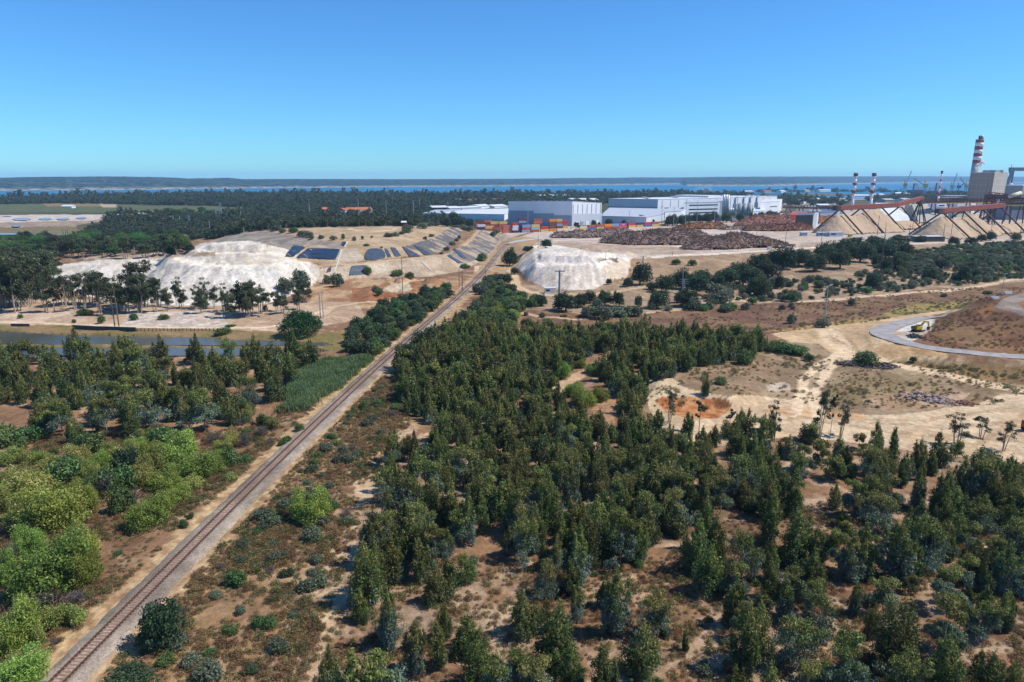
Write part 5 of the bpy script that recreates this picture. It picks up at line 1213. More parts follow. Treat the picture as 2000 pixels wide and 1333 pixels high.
for i, (px, r0, r1, lab) in enumerate([(1115, 450, 405, 'lamp mast in front of the high-bay warehouse corner'), (1031, 456, 414, 'lamp mast among the stacked containers'), (1176, 453, 416, 'lamp mast behind the first stacks of the container row'), (1228, 448, 413, 'lamp mast behind the middle of the container row'), (1315, 447, 406, 'tall lamp mast at the right end of the container row'), (1292, 440, 404, 'lamp mast in front of the white factory corner'), (1338, 444, 395, 'lamp mast beside the white siding container'), (1360.5, 441, 391, 'tallest lamp mast in front of the office block'), (1460, 447, 415, 'lamp mast before the stout tanks'), (1530, 442, 414, 'lamp mast behind the reddish log pile'), (1540, 444, 420, 'lamp mast beside the dark open shed'), (1478, 457, 444, 'short mast on the far yard road'), (1395, 437, 404, 'mast between the yard trees')]):
    pole(px, r0, r1, lab, .25, steel, lamp=(-1.6, 1.6), name='lamp_mast', cat='lamp mast')
for i, (px, r0, r1, lab) in enumerate([(605, 424, 395, 'slim pale pole left of the farmhouses'), (701.5, 436, 389, 'tall pale pole in front of the long farmhouse'), (755, 428, 392, 'pale pole in the wood right of the farmhouse'), (808, 427, 392, 'pale pole at the wood edge left of the depots'), (820, 412, 387, 'slim far pole left of the depots'), (875, 417, 394, 'pale pole between the white sheds'), (860, 416, 402, 'short pole at the white shed corner'), (339.5, 440, 421, 'white post in the left wood'), (352, 440, 422, 'slim post right of the white post in the left wood'), (410, 452, 431, 'thin pole left of the white heap'), (446, 431, 417, 'white post right of the lattice pylon'), (472, 438, 412, 'bluish pole in the left wood'), (479, 434, 419, 'thin post in the left wood beside the bluish pole'), (124, 461, 448, 'left dark post by the salt marsh'), (129, 461, 449, 'middle dark post by the salt marsh'), (133, 462, 448, 'right dark post by the salt marsh')]):
    pole(px, r0, r1, lab, .2, conc if i < 13 else darksteel, name='field_pole', cat='pole', z=0.)
def pylon(px, row, top, label, z=None, w=2.2):
    p = hit1(px, row) if z is None else np.array([*PW(px, row, z), z]); x, y, zb = p; zt = zrow(top, y); h = zt-zb
    t = thing('lattice_pylon', label, 'pylon', tuple(p), 'lattice pylons'); th = max(.14, .4/pxm(x, y, zb)); mm = MB()
    for i in range(4):
        an = i*pi/2+pi/4; a2 = an+pi/2
        MB().beam((x+w*cos(an), y+w*sin(an), zb-.5), (x+.35*cos(an), y+.35*sin(an), zt), th, th).build('leg', steel, t)
        n_ = 7
        for k in range(n_):
            r0, r1 = w+(.35-w)*k/n_, w+(.35-w)*(k+1)/n_; z0, z1 = zb+h*k/n_, zb+h*(k+1)/n_
            mm.beam((x+r0*cos(an), y+r0*sin(an), z0), (x+r1*cos(a2), y+r1*sin(a2), z1), th*.6, th*.6)
    mm.build('bracing', steel, t)
    for f, l in ((.97, 2.2), (.86, 3.0), (.75, 2.2)): MB().beam((x-l, y, zb+h*f), (x+l, y, zb+h*f), th, th).build('crossarm', steel, t)
pylon(1254, 556, 500, 'lattice pylon in front of the dark pine beside the white heap', w=1.6)
pylon(1334.5, 580, 545, 'low lattice pylon among the oaks below the yard slope', w=1.2)
pylon(433, 433, 396.5, 'large lattice pylon in the left wood', 0., 4)
pylon(422, 431, 408, 'smaller lattice pylon left of the large one in the wood', 0., 3)
pylon(370, 438, 421, 'short lattice pylon in the middle of the left wood', 0., 2.5)
pylon(758.5, 391, 364, 'far lattice pylon against the estuary above the farmhouses', 0., 6)
pylon(902, 388, 365, 'far lattice pylon against the estuary left of the high-bay warehouse', 0., 6)

# ---------------------------------------------------------------- machines, walls, small things
def excavator(px, row, rz):
    p = hit1(px, row); x, y, z = p; t = thing('excavator', 'yellow tracked excavator with bent arm working beside the haul road', 'excavator', (x, y, z))
    ca, sa = cos(rz), sin(rz); Q = lambda a, b, c: (x+a*ca-b*sa, y+a*sa+b*ca, z+c)
    for s in (-1, 1):
        MB().tube([Q(-1.9, s*1.15, .5), Q(-2.4, s*1.15, .5)], .5, 8)
        m = MB(); prof_ = [(-2.2, .1), (-2.5, .5), (-2.2, .95), (2.2, .95), (2.5, .5), (2.2, .1)]
        vs = [Q(a, s*1.2-.32, c) for a, c in prof_]+[Q(a, s*1.2+.32, c) for a, c in prof_]; n = 6
        m.add(vs, [tuple(range(6)), tuple(range(6, 12))[::-1]]+[(i, i+6, (i+1) % 6+6, (i+1) % 6) for i in range(6)]).build('track', blk, t)
    MB().box(Q(0, 0, 1.05), (1.8, 1.8, .5), rz).build('turntable', blk, t)
    MB().box(Q(-.9, 0, 1.95), (3.3, 2.7, 1.25), rz).build('body', yelp, t)
    MB().box(Q(-2.35, 0, 1.95), (.7, 2.75, 1.35), rz).build('counterweight', mat('dark_olive_paint', (.13, .11, .02), .6), t)
    MB().box(Q(-1.4, -.3, 2.75), (1.6, 1.4, .35), rz).build('engine_cover', capm, t)
    c = MB().box(Q(.5, .85, 2.3), (1.5, 1.0, 1.7), rz).build('cab', yelp, t)
    MB().box(Q(.62, .85, 2.55), (1.4, 1.06, .9), rz).build('window', glass, c)
    MB().beam(Q(.6, -.1, 1.8), Q(2.5, -.1, 4.6), .55, .75).build('boom', yelp, t); MB().beam(Q(2.4, -.1, 4.55), Q(4.6, -.1, 4.3), .5, .7).build('boom', yelp, t)
    MB().beam(Q(4.5, -.1, 4.6), Q(5.2, -.1, 1.9), .42, .6).build('stick', yelp, t)
    MB().prism([Q(4.7, -.6, 0)[:2], Q(5.5, -.6, 0)[:2], Q(5.5, .4, 0)[:2], Q(4.7, .4, 0)[:2]], z+.9, z+2.0).build('bucket', blk, t)
    t.scale = (.86, .86, .86)
excavator(1793, 648.5, .22)
def boulder(px, row, r, label, m_, name='boulder', sq=.7, seed=1):
    p = hit1(px, row); b = bmesh.new()
    if name == 'rubble_heap':   # a low spread of broken lumps
        rr = np.random.default_rng(seed)
        for k in range(110):
            a_, d_ = rr.uniform(0, 6.28), rr.uniform(0, 1)**.6; s_ = r*rr.uniform(.08, .26)*(1.15-.6*d_)
            g = bmesh.ops.create_icosphere(b, subdivisions=1, radius=s_)
            o_ = Vector((cos(a_)*d_*r*1.7, sin(a_)*d_*r*1.1, r*sq*(1-d_)*rr.uniform(.2, 1)))
            for v in g['verts']: v.co = Vector((v.co.x*rr.uniform(.7, 1.5), v.co.y*rr.uniform(.7, 1.4), v.co.z*rr.uniform(.5, 1.1)))+o_
        me = bpy.data.meshes.new(name); b.to_mesh(me); b.free(); me.materials.append(m_); o = bpy.data.objects.new(name, me); COL.objects.link(o); o.location = p
        return tag(o, label, name.replace('_', ' ')); g = bmesh.ops.create_icosphere(b, subdivisions=3, radius=r); rr = np.random.default_rng(seed)
    for v in b.verts:
        n = Vector(v.co); k = 1+.5*(float(fbm(np.array([n.x/r*1.7+seed]), np.array([n.y/r*1.7+n.z/r]), seed)[0])-.5)*1.6
        v.co = Vector((n.x*k*1.25, n.y*k, n.z*k*sq))
    me = bpy.data.meshes.new(name); b.to_mesh(me); b.free(); me.materials.append(m_); o = bpy.data.objects.new(name, me); COL.objects.link(o); o.location = (p[0], p[1], p[2]+r*.2)
    return tag(o, label, name.replace('_', ' '))
rock = mat('pale_rock', (.50, .44, .35), .95, .3, .8); drk = mat('dark_rubble', (.10, .085, .08), .95, .4, 1.2); pnk = mat('pinkish_rubble', (.33, .235, .18), .95, .35, .8)
grn = mat('wet_black_rubble', (.05, .06, .06), .9, .4, 1)
boulder(1783, 656, 1.6, 'black rubble lump between excavator and haul road', grn, 'rubble_heap', .6, 3)
boulder(1791, 659, 2.0, 'larger dark rubble heap at the foot of the spur', grn, 'rubble_heap', .5, 4)
boulder(1763, 655, .8, 'small dark stone on the inner edge of the haul road', drk, 'boulder', .8, 5)
boulder(1748, 646, .9, 'brown spoil lump at the bend of the haul road', drk, 'boulder', .8, 6)
boulder(1811, 668, .8, 'bluish stone on the haul road shoulder below the spur', drk, 'boulder', .7, 7)
boulder(1775, 651, 1.2, 'orange spoil lump left of the excavator tracks', mat('orange_spoil', (.40, .24, .11), .95), 'spoil_heap', .5, 8)
boulder(1660, 712, 2.6, 'dark brush and rubble heap left of the round green bush', drk, 'rubble_heap', .4, 9)
boulder(1690, 716, 3.4, 'purplish rubble heap in front of the round green bush', mat('purplish_rubble', (.14, .10, .10), .95, .4, 1), 'rubble_heap', .35, 10)
boulder(1725, 716, 3.2, 'dark rubble heap right of the round green bush', drk, 'rubble_heap', .4, 12)
boulder(1695, 725, 1.4, 'cream stone slab below the purplish rubble heap', rock, 'boulder', .45, 13)
boulder(1752, 788, 2.6, 'yellow sand pile in the clearing', mat('yellow_sand', (.52, .37, .10), .95, .15, .6), 'sand_pile', .5, 14)
boulder(1778, 786, 3.2, 'pale tan sand pile right of the yellow one', mat('tan_sand', (.46, .36, .20), .95, .15, .6), 'sand_pile', .5, 15)
boulder(1800, 778, 4.2, 'pinkish rubble heap behind the tan sand pile', pnk, 'rubble_heap', .4, 16)
boulder(1828, 784, 3.4, 'grey rubble heap in the middle of the clearing', mat('grey_rubble', (.28, .22, .20), .95, .4, .8), 'rubble_heap', .35, 17)
boulder(1850, 787, 2.6, 'flat pinkish rubble heap at the right of the clearing rubble', pnk, 'rubble_heap', .3, 18)
boulder(1880, 789, 2.4, 'reddish rubble heap nearest the right track', mat('reddish_rubble', (.22, .11, .07), .95, .4, .8), 'rubble_heap', .4, 19)
boulder(780, 567, 5.5, 'big pale boulder mound in the red diggings', rock, 'boulder', .45, 20)
boulder(712, 562, 4.5, 'tan eroded mound left in the red diggings', mat('tan_mound', (.42, .30, .18), .95, .3, .4), 'boulder', .5, 21)
boulder(740, 548, 4.5, 'orange-tan mound at the top of the red diggings', mat('orange_mound', (.40, .24, .12), .95, .3, .4), 'boulder', .5, 22)
boulder(1090, 558, 1.8, 'small red earth heap at the right foot of the white heap', mat('red_earth', (.24, .075, .045), .95), 'earth_heap', .5, 23).location = hit1(1184, 562)
boulder(1035, 512, 1.2, 'small dark slag lump on the white heap', drk, 'boulder', .6, 24).location = hit1(1185, 511)
for i, (px, row, r) in enumerate(((38, 808, 1.0), (590, 811, .8), (480, 835, .9), (530, 760, .8))):
    boulder(px, row, r, ('pale stone in the brown gap at the left edge', 'pale stone left of the track beyond the bright bushes', 'light stone in the scrub between bushes and track', 'pale stone at the foot of the left gum stand')[i], rock, 'boulder', .6, 30+i)
for i, (px, row) in enumerate(((1943, 584), (1969, 574.5))):
    p = hit1(px, row); t = thing('road_barrier', ('left', 'right')[i]+' white concrete road barrier at the upper haul road bend', 'barrier', tuple(p)); x, y, z = p
    MB().add([(x-1.6, y-.3, z-.2), (x+1.6, y-.3, z-.2), (x+1.6, y+.3, z-.2), (x-1.6, y+.3, z-.2), (x-1.6, y-.1, z+1), (x+1.6, y-.1, z+1), (x+1.6, y+.1, z+1), (x-1.6, y+.1, z+1)], [(0, 3, 2, 1), (4, 5, 6, 7), (0, 1, 5, 4), (1, 2, 6, 5), (2, 3, 7, 6), (3, 0, 4, 7)]).build('block', whitep, t)
# pond wall with posts
def wall(label, pix, h, m_, name='retaining_wall', th=.5):
    pts = hit([p[0] for p in pix], [p[1] for p in pix]); c = pts.mean(0); t = thing(name, label, 'wall', tuple(c)); m = MB()
    for a, b in zip(pts[:-1], pts[1:]): m.beam((a[0], a[1], a[2]+h/2-.3), (b[0], b[1], b[2]+h/2-.3), th, h+.6)
    m.build('face', m_, t); cm = MB()
    for a, b in zip(pts[:-1], pts[1:]): cm.beam((a[0], a[1], a[2]+h+.06), (b[0], b[1], b[2]+h+.06), th+.2, .12)
    cm.build('coping', conc, t)
dkw = mat('dark_mossy_wall', (.085, .07, .055), .95, .3, .6)
wall('long dark retaining wall along the pond path', [(144, 643), (190, 645.5), (266, 648)], 1.7, dkw)
wall('short dark wall at the left edge of the pond path', [(22, 638), (58, 638.5)], 1.2, dkw)
pts = hit(np.linspace(268, 425, 22), np.linspace(648, 647, 22)); c = pts.mean(0)
t = thing('post_fence', 'post and rail fence continuing the dark wall beside the pond', 'fence', tuple(c)); m = MB()
for p in pts: MB().box((p[0], p[1], p[2]+.5), (.18, .18, 1.4)).build('post', dkw, t)
for a, b in zip(pts[:-1], pts[1:]):
    for h in (.45, .95): m.beam((a[0], a[1], a[2]+h), (b[0], b[1], b[2]+h), .06, .12)
m.build('rail', dkw, t)
# fibrous black liner sheets on the landfill
lin = mat('black_geomembrane', (.018, .026, .048), .45, .3, .25, spec=.5)
linb = mat('bluish_geomembrane', (.05, .068, .095), .5, .3, .3, spec=.4, rust=(.2, .17, .13))
def sheet(label, quad, m_, n=(18, 12), rd=.1):
    s, t_ = np.meshgrid(np.linspace(0, 1, n[0]), np.linspace(0, 1, n[1])); a, b, c, d = [np.array(q, float) for q in quad]
    e_, g_ = s*2-1, t_*2-1; s, t_ = .5+.5*e_*np.sqrt(1-g_**2*rd), .5+.5*g_*np.sqrt(1-e_**2*rd)
    P_ = (a[None, None]*(1-s[..., None])+b*s[..., None])*(1-t_[..., None])+(d*(1-s[..., None])+c*s[..., None])*t_[..., None]
    P_ = P_+(np.random.default_rng(int(quad[0][0])).uniform(-.5, .5, P_.shape)*(.9, .5))
    h = hit(P_[..., 0].ravel(), P_[..., 1].ravel()); h[:, 2] += .4
    cen = h.mean(0); q = ((np.arange(n[1]-1)[:, None]*n[0]+np.arange(n[0]-1)[None])[..., None]+np.array([0, n[0], n[0]+1, 1])).reshape(-1, 4)
    me = npmesh('liner_sheet', h-cen, q, m_, smooth=True); o = bpy.data.objects.new('liner_sheet', me); COL.objects.link(o); o.location = cen
    if me.polygons[0].normal.z < 0: me.flip_normals()
    md = o.modifiers.new('thick', 'SOLIDIFY'); md.thickness = .06
    tag(o, label, 'liner sheet', 'black liner sheets on the landfill')
sheet('widest black liner sheet on the left landfill slope', [(602, 485.5), (665, 487.5), (656, 508.5), (578, 504.5)], lin, rd=.06)
sheet('black liner sheet between the white heap and the widest sheet', [(573, 479.5), (598, 483.5), (572, 503.5), (556, 503)], lin)
sheet('large rounded bluish liner sheet on the middle landfill slope', [(716, 487), (748, 486), (756, 506), (709, 511)], linb, rd=.3)
sheet('narrow bluish liner sheet right of the large rounded one', [(751, 486), (757, 489), (765, 503), (757, 504)], linb)
sheet('bluish liner sheet in the centre of the landfill slope', [(762, 484), (772, 485), (784, 501), (772, 503)], linb)
sheet('slanting black liner sheet right of the centre of the landfill slope', [(785, 482), (796, 487), (824, 502), (799, 502)], linb)
sheet('slanting bluish liner sheet nearest the striped slope', [(806, 478.5), (823, 486), (843, 497.5), (829, 499)], linb)
sheet('bluish liner sheet on the lower landfill slope', [(686, 521), (713, 519), (718, 536), (681, 540)], linb)
sheet('small dark liner patch beside the concrete ditch on the lower slope', [(640, 526), (648, 522), (646, 532), (637, 534)], lin)
sheet('dark liner strip at the top right of the lower slope', [(873, 500), (879, 499), (902, 514), (896, 516)], linb)
sheet('small black liner triangle at the top of the grey landfill tier', [(668, 474), (677, 473), (674, 482), (667, 480)], lin)
sheet('grey liner strip high on the right landfill slope', [(884, 488), (889, 486), (912, 505), (904, 506)], linb)
# white drainage chutes
for lab, pix in (('pale concrete chute beside the widest liner sheet', [(667, 489), (659, 515), (651, 541)]), ('short pale chute beside the small black liner triangle', [(678, 473), (673, 484)]), ('slanting pale pipe on the lower landfill slope', [(823, 512), (842, 529)])):
    pts = hit([p[0] for p in pix], [p[1] for p in pix]); m = MB()
    t = thing('drain_chute', lab, 'drain chute', tuple(pts.mean(0)))
    for a, b in zip(pts[:-1], pts[1:]):
        q_ = hit(np.linspace(project(*a)[0], project(*b)[0], 6), np.linspace(project(*a)[1], project(*b)[1], 6))
        for c_, d_ in zip(q_[:-1], q_[1:]): m.beam(c_+(0, 0, .2), d_+(0, 0, .2), .9, .35)
    m.build('channel', mat('pale_concrete', (.55, .50, .43), .9), t)
# truck at the right edge
p = hit1(2012, 842); x, y, z = p; t = thing('orange_truck', 'orange dumper truck half out of frame at the right edge', 'truck', (x, y, z)); op = mat('orange_red_machine', (.45, .10, .03), .6, .15, .8)
MB().box((x+2.2, y, z+1.5), (4.2, 2.4, 1.2), .1).build('dump_bed', op, t); MB().box((x-.9, y-.1, z+1.7), (1.6, 2.2, 1.7), .1).build('cab', op, t); MB().box((x-1.0, y-.15, z+2.1), (1.66, 2.0, .6), .1).build('window', glass, t); MB().box((x+1.3, y, z+.75), (6, 1.2, .3), .1).build('chassis', blk, t)
for a in (-1, 2.2, 3.6):
    for s in (-1, 1): MB().tube([(x+a, y+s*1.0-.2, z+.5), (x+a, y+s*1.0+.2, z+.5)], .55, 12).build('wheel', blk, t)
# siding tracks and paved apron near the yard
ribbon('siding_road', [(992, 478), (1010, 472), (1040, 468), (1075, 466)], 9, .12, conc)['kind'] = 'structure'
# ================================================================ vegetation
def leaf_mat(name, trans=.33, var=.28, hue=.03, spec=.2):
    m, N, L, P = nmat(name)
    at = N.new('ShaderNodeAttribute'); at.attribute_name = 'leafcol'
    oi = N.new('ShaderNodeObjectInfo')
    hs = N.new('ShaderNodeHueSaturation'); L.new(at.outputs['Color'], hs.inputs['Color'])
    L.new(ramp(N, L, oi.outputs['Random'], 0, 1, 1-var, 1+var), hs.inputs['Value'])
    w = N.new('ShaderNodeMath'); w.operation = 'FRACT'; k = N.new('ShaderNodeMath'); k.operation = 'MULTIPLY'; k.inputs[1].default_value = 7.31
    L.new(oi.outputs['Random'], k.inputs[0]); L.new(k.outputs[0], w.inputs[0]); L.new(ramp(N, L, w.outputs[0], 0, 1, .5-hue, .5+hue), hs.inputs['Hue'])
    L.new(hs.outputs[0], P.inputs['Base Color']); P.inputs['Roughness'].default_value = .55; P.inputs['Specular IOR Level'].default_value = spec
    tr = N.new('ShaderNodeBsdfTranslucent'); L.new(hs.outputs[0], tr.inputs['Color'])
    mx = N.new('ShaderNodeMixShader'); mx.inputs[0].default_value = trans
    L.new(P.outputs[0], mx.inputs[1]); L.new(tr.outputs[0], mx.inputs[2]); L.new(mx.outputs[0], N['Material Output'].inputs['Surface'])
    return m
LEAF = leaf_mat('foliage')
BARK = mat('grey_brown_bark', (.15, .115, .085), .9, .3, 1.5); BARKP = mat('pale_gum_bark', (.36, .30, .24), .85, .25, 1.2)
def pal(cols, w, jit=.18):
    cols = np.array(cols); w = np.array(w)/np.sum(w)
    return lambda rng, t, n: cols[rng.choice(len(cols), n, p=w)]*(1+rng.uniform(-jit, jit, (n, 1)))
def cloud(rng, clumps, n, size, palf, elong=2.4, droop=0., tilt=.8, H_=1., fill=(.5, 1.05)):
    """leaf-sized faces spread through clumps (x,y,z,rx,rz)"""
    C = np.array(clumps, float); wgt = C[:, 3]*C[:, 4]; k = rng.choice(len(C), n, p=wgt/wgt.sum())
    d = rng.normal(size=(n, 3)); d /= np.linalg.norm(d, axis=1)[:, None]; rad = rng.uniform(*fill, (n, 1))
    sc = np.stack([C[k, 3], C[k, 3], C[k, 4]], 1)
    p = C[k, :3]+d*rad*sc
    nrm = d/sc*sc.mean(); nrm /= np.linalg.norm(nrm, axis=1)[:, None]
    nrm = nrm+rng.normal(size=(n, 3))*tilt*.6; nrm /= np.linalg.norm(nrm, axis=1)[:, None]
    t = rng.normal(size=(n, 3)); t[:, 2] -= droop*2; t -= nrm*(t*nrm).sum(1, keepdims=True); t /= np.linalg.norm(t, axis=1)[:, None]
    b = np.cross(nrm, t); s = size*rng.uniform(.65, 1.35, (n, 1))
    v = np.stack([p-t*s*.5, p+b*s*.5/elong, p+t*s*.5, p-b*s*.5/elong], 1).reshape(-1, 3)
    q = np.arange(n*4).reshape(-1, 4)
    tt = np.clip(p[:, 2]/H_, 0, 1)
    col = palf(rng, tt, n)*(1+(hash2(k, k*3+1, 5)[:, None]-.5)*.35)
    return v, q, col
def crown(name, parts):
    vs, qs, cs, o = [], [], [], 0
    for v, q, c in parts: vs.append(v); qs.append(q+o); cs.append(c); o += len(v)
    me = npmesh(name, np.concatenate(vs), np.concatenate(qs), LEAF, np.concatenate(cs), 'FACE'); return me
def trunk_mesh(name, tubes, m, sides=6):
    b = MB()
    for pts, rs in tubes: b.tube(pts, rs, sides, False)
    me = bpy.data.meshes.new(name); me.from_pydata(b.v, [], b.f); me.update(); me.materials.append(m); return me
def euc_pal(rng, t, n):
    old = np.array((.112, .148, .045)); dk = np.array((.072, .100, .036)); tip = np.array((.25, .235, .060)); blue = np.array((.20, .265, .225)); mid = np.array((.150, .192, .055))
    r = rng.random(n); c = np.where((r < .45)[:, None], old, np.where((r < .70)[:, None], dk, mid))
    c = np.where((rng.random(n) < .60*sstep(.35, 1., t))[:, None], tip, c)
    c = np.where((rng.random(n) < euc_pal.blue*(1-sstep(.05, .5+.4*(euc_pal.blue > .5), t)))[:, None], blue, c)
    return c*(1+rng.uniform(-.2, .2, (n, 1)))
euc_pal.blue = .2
def m_euc(seed, h, w, n, size):
    euc_pal.blue = .9 if seed % 10 in (2, 7) else .27
    """young gum: several leaders, bushy to the ground, feathery outline"""
    rng = np.random.default_rng(seed); cl = []; tb = []
    nl = int(rng.integers(2, 5))
    for j in range(nl):
        a0 = j*6.28/nl+rng.uniform(-.5, .5); off = w*(.0 if j == 0 else rng.uniform(.10, .24)); hh = h*(1 if j == 0 else rng.uniform(.62, .93)); ww = w*(.72 if j == 0 else rng.uniform(.45, .62))
        bx, by = cos(a0)*off, sin(a0)*off; lx, ly = bx*1.5+rng.uniform(-.05, .05)*h, by*1.5+rng.uniform(-.05, .05)*h
        k = 24 if j == 0 else 16
        for i in range(k):
            t = .07+.88*(i/(k-1))
            r = ww/2*(1-t)**.45*(.55+.45*min(1, t/.35))*rng.uniform(.7, 1.25); a = i*2.4+rng.uniform(-.5, .5); q = rng.uniform(.35, .95)
            cr = max(.2*ww/2.2, r*.42)*rng.uniform(.75, 1.25); cl.append((bx+(lx-bx)*t+cos(a)*r*q, by+(ly-by)*t+sin(a)*r*q, hh*t, cr, cr*rng.uniform(1.1, 1.9)))
        cl.append((lx, ly, hh*.98, .10*ww, .30*ww))
        tb.append(([(bx*.4, by*.4, -.4), ((bx+lx)*.5, (by+ly)*.5, hh*.5), (lx, ly, hh*.92)], [.10, .07, .02]))
    c = crown('crown', [cloud(rng, cl, n, size, euc_pal, 2.6, -.35, 1.0, h, (.25, 1.25))])
    return c, trunk_mesh('trunk', tb, BARKP)
def dome(rng, w, h, z0, k, cr, lob=1., inner=.55):
    """clumps over an uneven dome standing from z0 to h"""
    cl = []
    for i in range(k):
        a = i*2.39996; f = (i+.5)/k; e = math.acos(1-f*1.15) if f*1.15 < 2 else 1.5
        rr = rng.uniform(.78, 1.06)*lob; x, y, z = sin(e)*cos(a), sin(e)*sin(a), cos(e)
        c_ = cr*rng.uniform(.75, 1.25)
        cl.append((x*(w/2-c_*.6)*rr, y*(w/2-c_*.6)*rr, z0+max(0, (h-z0-c_*.7)*(.12+.88*max(z, 0))*rr), c_, c_*.85))
    for i in range(int(k*inner*.4)):
        a = rng.uniform(0, 6.28); q = rng.uniform(0, .6)*w/2; cl.append((cos(a)*q, sin(a)*q, z0+(h-z0)*rng.uniform(.2, .6), cr*1.3, cr*1.1))
    return cl
def m_bush(seed, w, h, n, size, palf, cr=None, z0=.35, k=26, droop=0., elong=2.2, multi=True):
    rng = np.random.default_rng(seed); cr = cr or w*.2; cl = []
    nl = int(rng.integers(2, 5)) if multi else 1
    if w > 5 and multi: nl += 3
    for j in range(nl):
        a = j*6.28/nl+rng.uniform(-.4, .4); q = w*(.2 if w <= 5 else rng.uniform(.12, .31)) if nl > 1 else 0; s = (rng.uniform(.6, .8) if w <= 5 else rng.uniform(.36, .56)) if nl > 1 else 1
        for c in dome(rng, w*s, h*rng.uniform(.8 if w <= 5 else .6, 1.0) if j else h, z0, max(8, int(k/nl*1.5)), cr*.85): cl.append((c[0]+cos(a)*q, c[1]+sin(a)*q, *c[2:]))
    c = crown('crown', [cloud(rng, cl, n, size, palf, elong, droop, .9, h)])
    tb = []
    for i in range(5):
        a = rng.uniform(0, 6.28); tb.append(([(0, 0, -.3), (cos(a)*w*.12, sin(a)*w*.12, h*.35), (cos(a)*w*.28, sin(a)*w*.28, h*.7)], [.06*h/3, .045*h/3, .012]))
    return c, trunk_mesh('stem', tb, BARK, 5)
def m_oak(seed, w, h, n, size, palf):
    rng = np.random.default_rng(seed); z0 = h*.15; cl = []
    for j in range(int(rng.integers(3, 6))):
        a = rng.uniform(0, 6.28); q = w*rng.uniform(.12, .26); s = rng.uniform(.55, .72); zt = h*rng.uniform(.78, 1)
        for c in dome(rng, w*s, zt, z0*rng.uniform(.6, 1.3), 15, w*.13): cl.append((c[0]+cos(a)*q, c[1]+sin(a)*q, *c[2:]))
    c = crown('crown', [cloud(rng, cl, n, size, palf, 1.8, 0, .9, h)])
    tb = [([(0, 0, -.4), (.1, 0, z0), (0, .1, h*.55)], [h*.045, h*.035, h*.015])]
    for i in range(5):
        a = i*1.256+rng.uniform(-.3, .3); tb.append(([(.05, 0, z0*.8), (cos(a)*w*.18, sin(a)*w*.18, h*.5), (cos(a)*w*.33, sin(a)*w*.33, h*.68)], [h*.025, h*.017, h*.006]))
    return c, trunk_mesh('trunk', tb, BARK)
def m_gum(seed, h, w, n, size, sparse=0., P_=None, low=.30):
    rng = np.random.default_rng(seed); tb = []; cl = []
    nt = int(rng.integers(1, 4))
    for j in range(nt):
        a0 = rng.uniform(0, 6.28); b = np.array((cos(a0), sin(a0)))*w*.12*(j > 0); top = b*2.4+rng.uniform(-.06, .06, 2)*h; hh = h*rng.uniform(.8, 1)
        tb.append(([(*b, -.4), (*(b*1.3+top*.2), hh*.4), (*top, hh*.86)], [h*.014, h*.011, h*.004]))
        for i in range(int(rng.integers(5, 8)*(1-sparse*.3))):
            z = hh*(rng.uniform(low, .84) if i else .93); a = rng.uniform(0, 6.28); r = w*rng.uniform(.14, .42)*(1.25-z/h)
            st = b+(top-b)*min(1, z/hh)*.8; e = (st[0]+cos(a)*r, st[1]+sin(a)*r, z+h*.05)
            tb.append(([(st[0], st[1], z-h*.09), e], [h*.006, h*.003]))
            for q in range(int(rng.integers(2, 5))):
                cr = w*rng.uniform(.11, .19)*(1-sparse*.45); o = rng.normal(size=3)*(w*.09, w*.09, h*.035); cl.append((e[0]+o[0], e[1]+o[1], e[2]+o[2], cr, cr*.85))
    P_ = P_ or pal([(.075, .098, .046), (.105, .125, .058), (.145, .15, .062), (.055, .072, .038)], [4, 4, 1.8, 2])
    return crown('crown', [cloud(rng, cl, n, size, P_, 2.4, .8, .9, h)]), trunk_mesh('trunk', tb, BARKP)
def m_pine(seed, w, h, n, size):
    rng = np.random.default_rng(seed); cl = []
    for i in range(46):
        a = i*2.39996; q = sqrt((i+.5)/46)*w/2*.92; cr = w*.105*rng.uniform(.8, 1.2); cl.append((cos(a)*q, sin(a)*q, h*.46+(h*.50)*sqrt(max(0, 1-(q/(w/2))**2))*rng.uniform(.86, 1.04), cr, cr*.75))
    for i in range(16):
        a = rng.uniform(0, 6.28); q = w*rng.uniform(.2, .43); cl.append((cos(a)*q, sin(a)*q, h*rng.uniform(.36, .55), w*.10, w*.08))
    c = crown('crown', [cloud(rng, cl, n, size, pal([(.085, .175, .040), (.115, .215, .052), (.055, .115, .034)], [4, 2.4, 2.0]), 3, 0, .7, h)])
    tb = [([(0, 0, -.4), (.15, .1, h*.4), (0, 0, h*.62)], [h*.035, h*.028, h*.018])]
    for i in range(7):
        a = i*.9; tb.append(([(0, 0, h*.42), (cos(a)*w*.33, sin(a)*w*.33, h*.68)], [h*.014, h*.005]))
    return c, trunk_mesh('trunk', tb, BARK)
OAKP = pal([(.048, .078, .036), (.066, .100, .046), (.092, .128, .058), (.034, .056, .030)], [4, 4, 2, 2])
OLIVP = pal([(.135, .165, .098), (.18, .205, .132), (.095, .122, .07), (.23, .245, .165)], [4, 3, 3, 1])
BRIP = pal([(.23, .31, .05), (.31, .38, .08), (.14, .20, .036), (.40, .44, .14)], [4, 3, 3, 1.2])
YELP = pal([(.29, .30, .065), (.36, .355, .11), (.19, .21, .04), (.42, .41, .17)], [4, 3, 3, 1.5])
GRNP = pal([(.10, .165, .048), (.14, .21, .068), (.068, .118, .036), (.18, .245, .095)], [4, 3, 3, 1])
WILP = pal([(.085, .122, .056), (.12, .158, .075), (.058, .088, .042), (.15, .17, .10)], [4, 3, 3, 1])
DRYP = pal([(.33, .235, .115), (.42, .31, .165), (.24, .155, .08), (.25, .22, .085)], [4, 3, 3, 2])
